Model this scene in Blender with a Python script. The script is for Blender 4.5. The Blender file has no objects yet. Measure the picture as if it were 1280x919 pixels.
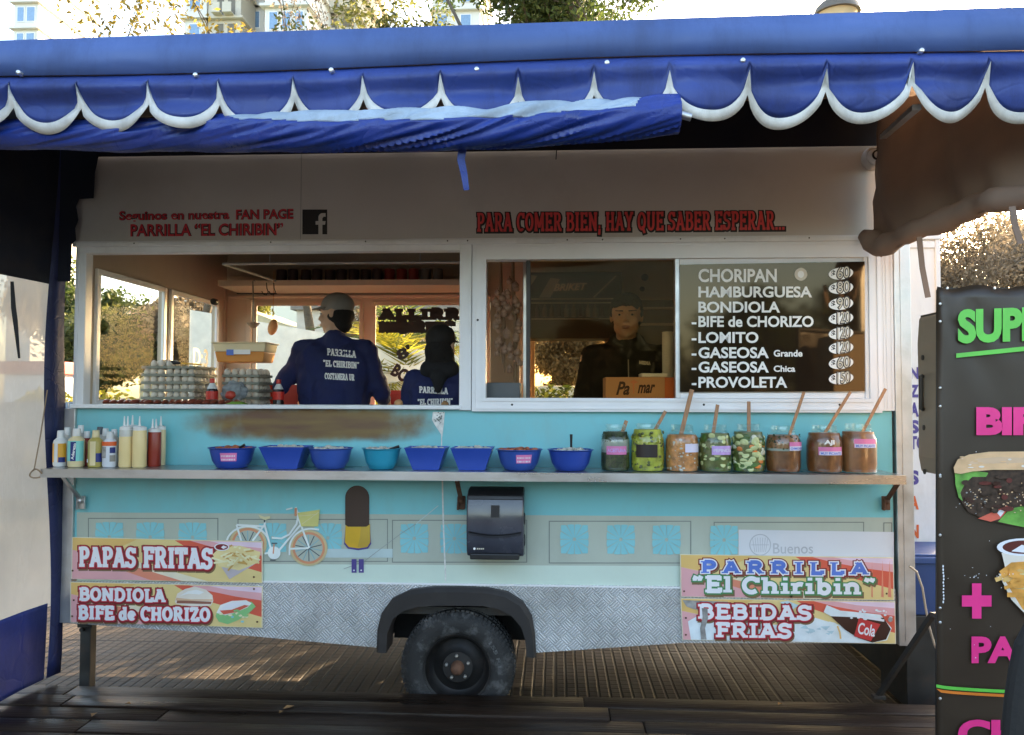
import bpy, bmesh, math, random
import numpy as np
from mathutils import Vector, Matrix, noise as mnoise
from mathutils.bvhtree import BVHTree
random.seed(7); rng=np.random.default_rng(7)
sc=bpy.context.scene
COL=sc.collection
R=math.radians
# ------------------------------------------------------------ camera model
F=995.0; CAM=Vector((0.0,-4.2,1.71)); YAW=R(3.1); PITCH=math.atan((497-459.5)/F); ROLL=R(0.15)
fw=Vector((-math.sin(YAW)*math.cos(PITCH),math.cos(YAW)*math.cos(PITCH),math.sin(PITCH)))
r0=Vector((math.cos(YAW),math.sin(YAW),0)); u0=r0.cross(fw)
rt=r0*math.cos(ROLL)+u0*math.sin(ROLL); up=u0*math.cos(ROLL)-r0*math.sin(ROLL)
def P(px,py,Y):
    """photo position -> point on the vertical plane y=Y"""
    d=fw+rt*((px-640)/F)+up*((459.5-py)/F)
    return CAM+d*((Y-CAM.y)/d.y)
def PX(px,X,py=500):
    d=fw+rt*((px-640)/F)+up*((459.5-py)/F)
    return CAM+d*((X-CAM.x)/d.x)
def BX(x0,y0,x1,y1,Y):
    a,b,c,d=P(x0,y0,Y),P(x1,y0,Y),P(x0,y1,Y),P(x1,y1,Y)
    return ((a.x+c.x)/2,(c.z+d.z)/2,(b.x+d.x)/2,(a.z+b.z)/2)   # x0,z0,x1,z1
# ------------------------------------------------------------ materials
def _n(t,k,**kw):
    n=t.nodes.new(k)
    for a,b in kw.items(): setattr(n,a,b)
    return n
MATS={}
def M(name,col,rough=.5,metal=0,spec=.5,var=.12,vs=6,bump=0,bs=80,rv=.1,alpha=1,trans=0,coat=0,emit=None,dirt=0,dirtcol=(.05,.04,.03),ds=3,sheen=0,sub=0,stretch=None):
    m=bpy.data.materials.new(name); m.use_nodes=True; t=m.node_tree; t.nodes.clear()
    o=_n(t,'ShaderNodeOutputMaterial'); b=_n(t,'ShaderNodeBsdfPrincipled'); t.links.new(b.outputs[0],o.inputs[0])
    tc=_n(t,'ShaderNodeTexCoord'); co=tc.outputs['Object']
    if stretch:
        mp=_n(t,'ShaderNodeMapping'); mp.inputs['Scale'].default_value=stretch; t.links.new(co,mp.inputs[0]); co=mp.outputs[0]
    nz=_n(t,'ShaderNodeTexNoise'); nz.inputs['Scale'].default_value=vs; nz.inputs['Detail'].default_value=5; t.links.new(co,nz.inputs[0])
    mr=_n(t,'ShaderNodeMapRange'); mr.inputs[1].default_value=.3; mr.inputs[2].default_value=.7; mr.inputs[3].default_value=1-var; mr.inputs[4].default_value=1+var
    t.links.new(nz.outputs[0],mr.inputs[0])
    mx=_n(t,'ShaderNodeVectorMath',operation='SCALE'); mx.inputs[0].default_value=col[:3]; t.links.new(mr.outputs[0],mx.inputs['Scale'])
    c=mx.outputs[0]
    if dirt:
        n2=_n(t,'ShaderNodeTexNoise'); n2.inputs['Scale'].default_value=ds; n2.inputs['Detail'].default_value=9; n2.inputs['Roughness'].default_value=.7; t.links.new(co,n2.inputs[0])
        m2=_n(t,'ShaderNodeMapRange'); m2.inputs[1].default_value=.5; m2.inputs[2].default_value=.72; m2.inputs[4].default_value=dirt; t.links.new(n2.outputs[0],m2.inputs[0])
        mm=_n(t,'ShaderNodeMix',data_type='RGBA'); t.links.new(m2.outputs[0],mm.inputs[0]); t.links.new(c,mm.inputs[6]); mm.inputs[7].default_value=(*dirtcol,1); c=mm.outputs[2]
    t.links.new(c,b.inputs['Base Color'])
    b.inputs['Metallic'].default_value=metal; b.inputs['Specular IOR Level'].default_value=spec
    if rv:
        m3=_n(t,'ShaderNodeMapRange'); m3.inputs[1].default_value=.3; m3.inputs[2].default_value=.7; m3.inputs[3].default_value=max(.02,rough-rv); m3.inputs[4].default_value=min(1,rough+rv); t.links.new(nz.outputs[0],m3.inputs[0]); t.links.new(m3.outputs[0],b.inputs['Roughness'])
    else: b.inputs['Roughness'].default_value=rough
    if bump:
        n4=_n(t,'ShaderNodeTexNoise'); n4.inputs['Scale'].default_value=bs; n4.inputs['Detail'].default_value=4; t.links.new(co,n4.inputs[0])
        bp=_n(t,'ShaderNodeBump'); bp.inputs['Strength'].default_value=min(1,bump); bp.inputs['Distance'].default_value=.01; t.links.new(n4.outputs[0],bp.inputs['Height']); t.links.new(bp.outputs[0],b.inputs['Normal'])
    b.inputs['Alpha'].default_value=alpha; b.inputs['Transmission Weight'].default_value=trans; b.inputs['Coat Weight'].default_value=coat
    if sub:
        b.inputs['Subsurface Weight'].default_value=sub; b.inputs['Subsurface Radius'].default_value=(.02,.008,.004)
    if emit: b.inputs['Emission Color'].default_value=(*emit[:3],1); b.inputs['Emission Strength'].default_value=emit[3]
    MATS[name]=m; return m
def glass(name,tint=(1,1,1),refl=1.0,rough=0.0,ior=1.5,gcol=(1,1,1)):
    m=bpy.data.materials.new(name); m.use_nodes=True; t=m.node_tree; t.nodes.clear()
    o=_n(t,'ShaderNodeOutputMaterial'); tr=_n(t,'ShaderNodeBsdfTransparent'); tr.inputs[0].default_value=(*tint,1)
    g=_n(t,'ShaderNodeBsdfGlossy'); g.inputs['Roughness'].default_value=rough; g.inputs['Color'].default_value=(*gcol,1)
    fr=_n(t,'ShaderNodeFresnel'); ge=_n(t,'ShaderNodeNewGeometry'); ir=_n(t,'ShaderNodeMapRange'); ir.inputs[3].default_value=ior; ir.inputs[4].default_value=1/ior; t.links.new(ge.outputs['Backfacing'],ir.inputs[0]); t.links.new(ir.outputs[0],fr.inputs[0])
    mu=_n(t,'ShaderNodeMath',operation='MULTIPLY'); mu.use_clamp=True; mu.inputs[1].default_value=refl; t.links.new(fr.outputs[0],mu.inputs[0])
    x=_n(t,'ShaderNodeMixShader'); t.links.new(mu.outputs[0],x.inputs[0]); t.links.new(tr.outputs[0],x.inputs[1]); t.links.new(g.outputs[0],x.inputs[2]); t.links.new(x.outputs[0],o.inputs[0])
    MATS[name]=m; return m
def leafmat(name,c1,c2,trans=.5,vs=1.2):
    m=bpy.data.materials.new(name); m.use_nodes=True; t=m.node_tree; t.nodes.clear()
    o=_n(t,'ShaderNodeOutputMaterial'); tc=_n(t,'ShaderNodeTexCoord')
    nz=_n(t,'ShaderNodeTexNoise'); nz.inputs['Scale'].default_value=vs; nz.inputs['Detail'].default_value=6; t.links.new(tc.outputs['Object'],nz.inputs[0])
    gi=_n(t,'ShaderNodeNewGeometry'); ad=_n(t,'ShaderNodeMath',operation='ADD'); t.links.new(nz.outputs[0],ad.inputs[0])
    mr=_n(t,'ShaderNodeMapRange'); mr.inputs[3].default_value=-.25; mr.inputs[4].default_value=.25; t.links.new(gi.outputs['Random Per Island'],mr.inputs[0]); t.links.new(mr.outputs[0],ad.inputs[1])
    cr=_n(t,'ShaderNodeValToRGB'); cr.color_ramp.elements[0].position=.3; cr.color_ramp.elements[0].color=(*c1,1); cr.color_ramp.elements[1].position=.7; cr.color_ramp.elements[1].color=(*c2,1); t.links.new(ad.outputs[0],cr.inputs[0])
    d=_n(t,'ShaderNodeBsdfPrincipled'); d.inputs['Roughness'].default_value=.6; t.links.new(cr.outputs[0],d.inputs['Base Color'])
    tl=_n(t,'ShaderNodeBsdfTranslucent'); t.links.new(cr.outputs[0],tl.inputs[0])
    x=_n(t,'ShaderNodeMixShader'); x.inputs[0].default_value=trans; t.links.new(d.outputs[0],x.inputs[1]); t.links.new(tl.outputs[0],x.inputs[2]); t.links.new(x.outputs[0],o.inputs[0])
    MATS[name]=m; return m
def vinyl(name,col,trans=.4,rough=.35,bump=.2,clear=0,bs=3,dirt=.0,dirtcol=(.03,.03,.04),crease=.35):
    """coated fabric / plastic film that lets some light through"""
    m=bpy.data.materials.new(name); m.use_nodes=True; t=m.node_tree; t.nodes.clear()
    o=_n(t,'ShaderNodeOutputMaterial'); tc=_n(t,'ShaderNodeTexCoord'); co=tc.outputs['Object']
    nz=_n(t,'ShaderNodeTexNoise'); nz.inputs['Scale'].default_value=bs; nz.inputs['Detail'].default_value=6; t.links.new(co,nz.inputs[0])
    mr=_n(t,'ShaderNodeMapRange'); mr.inputs[1].default_value=.3; mr.inputs[2].default_value=.7; mr.inputs[3].default_value=.8; mr.inputs[4].default_value=1.18; t.links.new(nz.outputs[0],mr.inputs[0])
    mx=_n(t,'ShaderNodeVectorMath',operation='SCALE'); mx.inputs[0].default_value=col[:3]; t.links.new(mr.outputs[0],mx.inputs['Scale']); c=mx.outputs[0]
    d=_n(t,'ShaderNodeBsdfPrincipled')
    if dirt:
        mp=_n(t,'ShaderNodeMapping'); mp.inputs['Scale'].default_value=(1,1,.3); t.links.new(co,mp.inputs[0])
        n2=_n(t,'ShaderNodeTexNoise'); n2.inputs['Scale'].default_value=5; n2.inputs['Detail'].default_value=10; n2.inputs['Roughness'].default_value=.75; t.links.new(mp.outputs[0],n2.inputs[0])
        m2=_n(t,'ShaderNodeMapRange'); m2.inputs[1].default_value=.48; m2.inputs[2].default_value=.74; m2.inputs[4].default_value=dirt; t.links.new(n2.outputs[0],m2.inputs[0])
        mm=_n(t,'ShaderNodeMix',data_type='RGBA'); t.links.new(m2.outputs[0],mm.inputs[0]); t.links.new(c,mm.inputs[6]); mm.inputs[7].default_value=(*dirtcol,1); c=mm.outputs[2]
        rr=_n(t,'ShaderNodeMapRange'); rr.inputs[1].default_value=.35; rr.inputs[2].default_value=.65; rr.inputs[3].default_value=rough-.08; rr.inputs[4].default_value=rough+.25; t.links.new(n2.outputs[0],rr.inputs[0]); t.links.new(rr.outputs[0],d.inputs['Roughness'])
    else: d.inputs['Roughness'].default_value=rough
    t.links.new(c,d.inputs['Base Color'])
    # soft folds + sharp creases + fine weave
    vo=_n(t,'ShaderNodeTexVoronoi',feature='DISTANCE_TO_EDGE'); vo.inputs['Scale'].default_value=bs*1.6; vo.inputs['Randomness'].default_value=1
    ds=_n(t,'ShaderNodeVectorMath',operation='MULTIPLY_ADD'); nw=_n(t,'ShaderNodeTexNoise'); nw.inputs['Scale'].default_value=bs*1.2; t.links.new(co,nw.inputs[0]); t.links.new(nw.outputs['Color'],ds.inputs[0]); ds.inputs[1].default_value=(.25,.25,.25); t.links.new(co,ds.inputs[2]); t.links.new(ds.outputs[0],vo.inputs['Vector'])
    cr=_n(t,'ShaderNodeMapRange'); cr.inputs[1].default_value=0; cr.inputs[2].default_value=.06; cr.inputs[3].default_value=-crease*.5; cr.inputs[4].default_value=0; t.links.new(vo.outputs[0],cr.inputs[0])
    fn=_n(t,'ShaderNodeTexNoise'); fn.inputs['Scale'].default_value=160; t.links.new(co,fn.inputs[0])
    a1=_n(t,'ShaderNodeMath',operation='ADD'); t.links.new(nz.outputs[0],a1.inputs[0]); t.links.new(cr.outputs[0],a1.inputs[1])
    a2=_n(t,'ShaderNodeMath',operation='MULTIPLY_ADD'); t.links.new(fn.outputs[0],a2.inputs[0]); a2.inputs[1].default_value=.05; t.links.new(a1.outputs[0],a2.inputs[2])
    bp=_n(t,'ShaderNodeBump'); bp.inputs['Strength'].default_value=bump; bp.inputs['Distance'].default_value=.03; t.links.new(a2.outputs[0],bp.inputs['Height']); t.links.new(bp.outputs[0],d.inputs['Normal'])
    tl=_n(t,'ShaderNodeBsdfTranslucent'); t.links.new(c,tl.inputs[0])
    x=_n(t,'ShaderNodeMixShader'); x.inputs[0].default_value=trans; t.links.new(d.outputs[0],x.inputs[1]); t.links.new(tl.outputs[0],x.inputs[2]); last=x.outputs[0]
    if clear:
        tp=_n(t,'ShaderNodeBsdfTransparent'); y=_n(t,'ShaderNodeMixShader'); y.inputs[0].default_value=clear; t.links.new(last,y.inputs[1]); t.links.new(tp.outputs[0],y.inputs[2]); last=y.outputs[0]
    t.links.new(last,o.inputs[0]); MATS[name]=m; return m
# ------------------------------------------------------------ mesh builder
WL={}   # world location of each parent
class MB:
    def __init__(s): s.v=[]; s.f=[]; s.m=[]; s.mats=[]; s.cur=0
    def mat(s,m):
        if m not in s.mats: s.mats.append(m)
        s.cur=s.mats.index(m); return s
    def add(s,vs,fs):
        n=len(s.v); s.v+= [tuple(p) for p in vs]; s.f+=[tuple(i+n for i in f) for f in fs]; s.m+=[s.cur]*len(fs); return s
    def box(s,x0,x1,y0,y1,z0,z1,bev=0):
        if bev and min(abs(x1-x0),abs(y1-y0),abs(z1-z0))>2.2*bev:
            bm=bmesh.new(); bmesh.ops.create_cube(bm,size=1)
            bmesh.ops.scale(bm,vec=(x1-x0,y1-y0,z1-z0),verts=bm.verts); bmesh.ops.translate(bm,vec=((x0+x1)/2,(y0+y1)/2,(z0+z1)/2),verts=bm.verts)
            bmesh.ops.bevel(bm,geom=bm.edges[:],offset=bev,segments=2,affect='EDGES',profile=.5)
            s.bm(bm); return s
        v=[(x0,y0,z0),(x1,y0,z0),(x1,y1,z0),(x0,y1,z0),(x0,y0,z1),(x1,y0,z1),(x1,y1,z1),(x0,y1,z1)]
        return s.add(v,[(0,3,2,1),(4,5,6,7),(0,1,5,4),(1,2,6,5),(2,3,7,6),(3,0,4,7)])
    def bm(s,bm,mtx=None):
        bm.verts.index_update()
        vs=[(mtx@v.co if mtx else v.co.copy()) for v in bm.verts]; fs=[[v.index for v in f.verts] for f in bm.faces]; bm.free(); return s.add(vs,fs)
    def prism(s,pts,y0,y1):
        """pts (x,z) outline extruded in y"""
        n=len(pts); v=[(p[0],y0,p[1]) for p in pts]+[(p[0],y1,p[1]) for p in pts]
        return s.add(v,[tuple(range(n)),tuple(range(2*n-1,n-1,-1))]+[(i,i+n,(i+1)%n+n,(i+1)%n) for i in range(n)])
    def bar(s,a,b,w,h,upv=(0,0,1)):
        a=Vector(a); b=Vector(b); d=(b-a).normalized(); U=Vector(upv)
        if abs(d.dot(U))>.99: U=Vector((0,1,0))
        sd=d.cross(U).normalized()*w/2; uu=sd.cross(d).normalized()*h/2
        v=[p+q for p in (a,b) for q in (-sd-uu,sd-uu,sd+uu,-sd+uu)]
        return s.add(v,[(0,1,2,3),(7,6,5,4),(0,4,5,1),(1,5,6,2),(2,6,7,3),(3,7,4,0)])
    def tube(s,pts,r,n=10,caps=True):
        pts=[Vector(p) for p in pts]; k=len(pts)
        rr=r if isinstance(r,(list,tuple)) else [r]*k
        rings=[]; prev=None
        for i,p in enumerate(pts):
            d=(pts[min(i+1,k-1)]-pts[max(i-1,0)]).normalized()
            if prev is None:
                a=d.orthogonal().normalized()
            else: a=(prev-d*prev.dot(d)).normalized()
            prev=a; b=d.cross(a)
            rings.append([p+(a*math.cos(2*math.pi*j/n)+b*math.sin(2*math.pi*j/n))*rr[i] for j in range(n)])
        v=[q for g in rings for q in g]
        f=[(i*n+j,i*n+(j+1)%n,(i+1)*n+(j+1)%n,(i+1)*n+j) for i in range(k-1) for j in range(n)]
        if caps: f+=[tuple(range(n-1,-1,-1)),tuple(range((k-1)*n,k*n))]
        return s.add(v,f)
    def lathe(s,prof,c,n=28,axis='z',capb=True,capt=False,sq=0):
        """prof [(r,h)], c centre; sq squares the section"""
        c=Vector(c); v=[]
        for r,h in prof:
            for j in range(n):
                a=2*math.pi*j/n; k=1
                if sq: k=1/max(abs(math.cos(a)),abs(math.sin(a)))**sq
                x,y=math.cos(a)*r*k,math.sin(a)*r*k
                v.append(c+(Vector((x,y,h)) if axis=='z' else Vector((x,h,y)) if axis=='y' else Vector((h,x,y))))
        k=len(prof); f=[(i*n+j,i*n+(j+1)%n,(i+1)*n+(j+1)%n,(i+1)*n+j) for i in range(k-1) for j in range(n)]
        if capb: f.append(tuple(range(n-1,-1,-1)))
        if capt: f.append(tuple(range((k-1)*n,k*n)))
        return s.add(v,f)
    def ell(s,c,r,seg=14,rings=9,mtx=None):
        bm=bmesh.new(); bmesh.ops.create_uvsphere(bm,u_segments=seg,v_segments=rings,radius=1)
        m=Matrix.Translation(Vector(c))@(mtx if mtx else Matrix())@Matrix.Diagonal((*r,1)) if hasattr(r,'__len__') else Matrix.Translation(Vector(c))@Matrix.Scale(r,4)
        return s.bm(bm,m)
    def build(s,name,mat=None,parent=None,smooth=None,bevel=0,solid=0,loc=None,weld=0):
        me=bpy.data.meshes.new(name)
        off=Vector((0,0,0))
        if parent is not None: off=WL[parent.name]
        elif loc is not None: off=Vector(loc)
        me.from_pydata([(p[0]-off.x,p[1]-off.y,p[2]-off.z) for p in s.v],[],s.f)
        ms=s.mats if s.mats else [mat]
        for m in ms: me.materials.append(m if not isinstance(m,str) else MATS[m])
        if s.mats: me.polygons.foreach_set('material_index',s.m)
        me.update()
        if weld:
            bm=bmesh.new(); bm.from_mesh(me); bmesh.ops.remove_doubles(bm,verts=bm.verts,dist=.0008); bm.to_mesh(me); bm.free()
        if smooth is not None:
            me.polygons.foreach_set('use_smooth',[True]*len(me.polygons))
            me.set_sharp_from_angle(angle=R(smooth))
        o=bpy.data.objects.new(name,me); COL.objects.link(o)
        if bevel:
            md=o.modifiers.new('bevel','BEVEL'); md.width=bevel; md.segments=2; md.limit_method='ANGLE'; md.angle_limit=R(40)
        if solid:
            md=o.modifiers.new('solid','SOLIDIFY'); md.thickness=solid; md.offset=0
        if parent is not None: o.parent=parent; WL[o.name]=WL[parent.name]
        else:
            o.location=off; WL[o.name]=off
        return o
def thing(name,label,cat,loc,group=None):
    o=bpy.data.objects.new(name,None); COL.objects.link(o); o.location=loc; o.empty_display_size=.1
    o['label']=label; o['category']=cat
    if group: o['group']=group
    WL[o.name]=Vector(loc); return o
def tag(o,label,cat,group=None):
    o['label']=label; o['category']=cat
    if group: o['group']=group
    return o
def struct(o): o['kind']='structure'; return o
def dup(o,loc,label=None,rotz=None,scale=None):
    c=o.copy(); COL.objects.link(c); c.location=loc
    if label: c['label']=label
    if rotz is not None: c.rotation_euler=(0,0,rotz)
    if scale is not None: c.scale=scale
    def rec(a,b):
        for ch in list(a.children):
            d=ch.copy(); COL.objects.link(d); d.parent=b; rec(ch,d)
    rec(o,c); WL[c.name]=Vector(loc); return c
# ------------------------------------------------------------ text (built-in font)
def text_geo(body,bold=0.0,shear=0,spacing=1.0):
    cu=bpy.data.curves.new('t','FONT'); cu.body=body; cu.size=1; cu.offset=bold; cu.shear=shear; cu.space_character=spacing; cu.resolution_u=4; cu.fill_mode='FRONT'
    ob=bpy.data.objects.new('t',cu); COL.objects.link(ob); bpy.context.view_layer.update()
    me=bpy.data.meshes.new_from_object(ob.evaluated_get(bpy.context.evaluated_depsgraph_get()))
    v=np.array([tuple(q.co)[:2] for q in me.vertices]); f=[tuple(p.vertices) for p in me.polygons]
    bpy.data.objects.remove(ob); bpy.data.curves.remove(cu); bpy.data.meshes.remove(me)
    return v,f
def put_text(mb,body,quad,Y,bold=.02,shear=0,mirror=False,spacing=1.0,ref=None,proj=None):
    """quad=(x0,y0,x1,y1) photo px box of the glyphs; ref: text whose bounds set the box"""
    v,f=text_geo(body,bold,shear,spacing)
    b=v if ref is None else text_geo(ref,bold,shear,spacing)[0]
    mn=b.min(0); mxx=b.max(0)
    x0,y0,x1,y1=quad[:4]; sl=quad[4] if len(quad)>4 else 0
    out=[]
    for a in v:
        u=(a[0]-mn[0])/(mxx[0]-mn[0]); w=(a[1]-mn[1])/(mxx[1]-mn[1])
        if mirror: u=1-u
        px=x0+u*(x1-x0); py=y1+w*(y0-y1)+sl*u
        out.append(P(px,py,Y) if proj is None else proj(px,py))
    if mirror: f=[tuple(reversed(q)) for q in f]
    mb.add(out,f)
# ------------------------------------------------------------ slab-serif stroke letters
def _arc(cx,cy,rx,ry,a0,a1,n=12): return [(cx+rx*math.cos(R(a0+(a1-a0)*i/n)),cy+ry*math.sin(R(a0+(a1-a0)*i/n))) for i in range(n+1)]
# glyph: (width, strokes, serifs[(x,y,halfwidth)])
G={}
G['A']=(.92,[[(.16,.06),(.46,.97)],[(.46,.97),(.76,.06)],[(.24,.34),(.68,.34)]],[(.15,0,.17),(.77,0,.17),(.40,1,.16)])
G['B']=(.84,[[(.2,0),(.2,1)],[(.2,.93)]+_arc(.46,.73,.2,.2,90,-90)+[(.2,.53)],[(.2,.53)]+_arc(.48,.3,.24,.23,90,-90)+[(.2,.07)]],[(.14,0,.12),(.14,1,.12)])
G['C']=(.84,[_arc(.46,.5,.32,.43,50,310,20),[(.72,.98),(.72,.68)]],[])
G['D']=(.9,[[(.2,0),(.2,1)],[(.2,.93)]+_arc(.42,.5,.34,.43,90,-90,18)+[(.2,.07)]],[(.14,0,.12),(.14,1,.12)])
G['E']=(.8,[[(.2,0),(.2,1)],[(.1,.92),(.7,.92)],[(.2,.5),(.55,.5)],[(.1,.08),(.72,.08)],[(.66,1),(.66,.74)],[(.69,0),(.69,.28)],[(.55,.62),(.55,.38)]],[(.14,0,.12),(.14,1,.12)])
G['F']=(.76,[[(.22,0),(.22,1)],[(.1,.92),(.68,.92)],[(.2,.5),(.55,.5)],[(.65,1),(.65,.7)],[(.55,.62),(.55,.38)]],[(.22,0,.2),(.14,1,.12)])
G['G']=(.9,[_arc(.46,.5,.32,.43,50,340,20),[(.72,.98),(.72,.7)],[(.5,.42),(.84,.42)]],[])
G['H']=(.96,[[(.22,0),(.22,1)],[(.74,0),(.74,1)],[(.22,.5),(.74,.5)]],[(.22,0,.19),(.22,1,.19),(.74,0,.19),(.74,1,.19)])
G['I']=(.5,[[(.25,0),(.25,1)]],[(.25,0,.21),(.25,1,.21)])
G['L']=(.74,[[(.22,0),(.22,1)],[(.1,.08),(.66,.08)],[(.64,0),(.64,.34)]],[(.22,1,.2)])
G['M']=(1.1,[[(.2,0),(.2,1)],[(.9,0),(.9,1)],[(.2,.96),(.55,.2)],[(.55,.2),(.9,.96)]],[(.2,0,.18),(.18,1,.14),(.9,0,.18),(.92,1,.14)])
G['N']=(.96,[[(.2,0),(.2,1)],[(.76,0),(.76,1)],[(.2,.95),(.76,.05)]],[(.2,0,.18),(.16,1,.14),(.76,1,.18)])
G['O']=(.88,[_arc(.44,.5,.32,.42,0,360,26)],[])
G['P']=(.8,[[(.22,0),(.22,1)],[(.2,.93)]+_arc(.46,.7,.22,.23,90,-90)+[(.2,.47)]],[(.24,0,.21),(.14,1,.12)])
G['Q']=(.88,[_arc(.44,.5,.32,.42,0,360,26),[(.5,.25),(.74,-.12)]],[])
G['R']=(.9,[[(.22,0),(.22,1)],[(.2,.93)]+_arc(.46,.71,.21,.22,90,-90)+[(.2,.49)],[(.46,.49),(.72,.05)]],[(.22,0,.18),(.14,1,.12),(.77,0,.12)])
G['S']=(.78,[_arc(.38,.72,.23,.21,20,270,14)+_arc(.38,.29,.26,.22,90,-160,14)[1:],[(.64,.98),(.64,.72)],[(.1,.02),(.1,.3)]],[])
G['T']=(.84,[[(.42,0),(.42,1)],[(.08,.92),(.76,.92)],[(.11,1),(.11,.68)],[(.73,1),(.73,.68)]],[(.42,0,.2)])
G['U']=(.94,[[(.22,1),(.22,.36)]+_arc(.47,.34,.25,.27,180,360,12)+[(.72,.36),(.72,1)]],[(.22,1,.19),(.74,1,.17)])
G['V']=(.92,[[(.16,.97),(.46,.03)],[(.46,.03),(.76,.97)]],[(.15,1,.17),(.77,1,.17)])
G['Y']=(.9,[[(.16,.95),(.45,.45)],[(.45,.45),(.74,.95)],[(.45,.5),(.45,0)]],[(.15,1,.16),(.75,1,.16),(.45,0,.2)])
G['Z']=(.8,[[(.1,.92),(.68,.92)],[(.64,.92),(.14,.08)],[(.1,.08),(.7,.08)],[(.12,1),(.12,.7)],[(.68,0),(.68,.3)]],[])
G['d']=(.74,[[(.52,0),(.52,1)],_arc(.32,.32,.2,.27,0,360,20)],[(.45,1,.12),(.58,0,.12)])
G['e']=(.68,[_arc(.33,.33,.22,.27,0,320,20),[(.12,.33),(.56,.33)]],[])
G['l']=(.42,[[(.22,0),(.22,1)]],[(.21,0,.19),(.14,1,.1)])
G['h']=(.82,[[(.2,0),(.2,1)],_arc(.4,.42,.2,.2,170,0,10)+[(.6,0)]],[(.2,0,.16),(.12,1,.1),(.62,0,.16)])
G['n']=(.82,[[(.2,0),(.2,.66)],_arc(.4,.42,.2,.2,170,0,10)+[(.6,0)]],[(.2,0,.16),(.12,.66,.1),(.62,0,.16)])
G['i']=(.42,[[(.22,0),(.22,.66)],[(.22,.84),(.22,1.0)]],[(.21,0,.19),(.14,.66,.1)])
G['r']=(.6,[[(.2,0),(.2,.66)],_arc(.42,.36,.22,.24,170,60,8)],[(.22,0,.2),(.12,.66,.1)])
G['b']=(.74,[[(.2,0),(.2,1)],_arc(.4,.32,.2,.27,0,360,20)],[(.12,1,.1)])
G['“']=(.6,[[(.15,.78),(.22,1)],[(.38,.78),(.45,1)]],[(.15,.86,.08),(.38,.86,.08)])
G['”']=(.6,[[(.15,.78),(.22,1)],[(.38,.78),(.45,1)]],[(.22,1,.08),(.45,1,.08)])
G[',']=(.34,[[(.17,.12),(.12,-.2)]],[(.16,.15,.09)])
G['.']=(.3,[[(.15,0),(.15,.16)]],[])
G[' ']=(.34,[],[])
def ribbon(pts,hw,ext):
    pts=[Vector(p) for p in pts]
    closed=(pts[0]-pts[-1]).length<1e-4
    if not closed:
        pts[0]=pts[0]-(pts[1]-pts[0]).normalized()*ext; pts[-1]=pts[-1]+(pts[-1]-pts[-2]).normalized()*ext
    L=[];Rr=[];k=len(pts)
    for i,p in enumerate(pts):
        a=(p-pts[i-1]) if i>0 else (p-pts[-2] if closed else None)
        b=(pts[i+1]-p) if i<k-1 else (pts[1]-p if closed else None)
        if a is None: a=b
        if b is None: b=a
        a=a.normalized(); b=b.normalized(); n=Vector((-a.y-b.y,a.x+b.x)); 
        if n.length<1e-6: n=Vector((-a.y,a.x))
        n=n.normalized(); c=max(.5,n.dot(Vector((-a.y,a.x)))); n*=hw/c
        L.append(p+n); Rr.append(p-n)
    return L+Rr,[(i,i+1,k+i+1,k+i) for i in range(k-1)]
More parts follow.
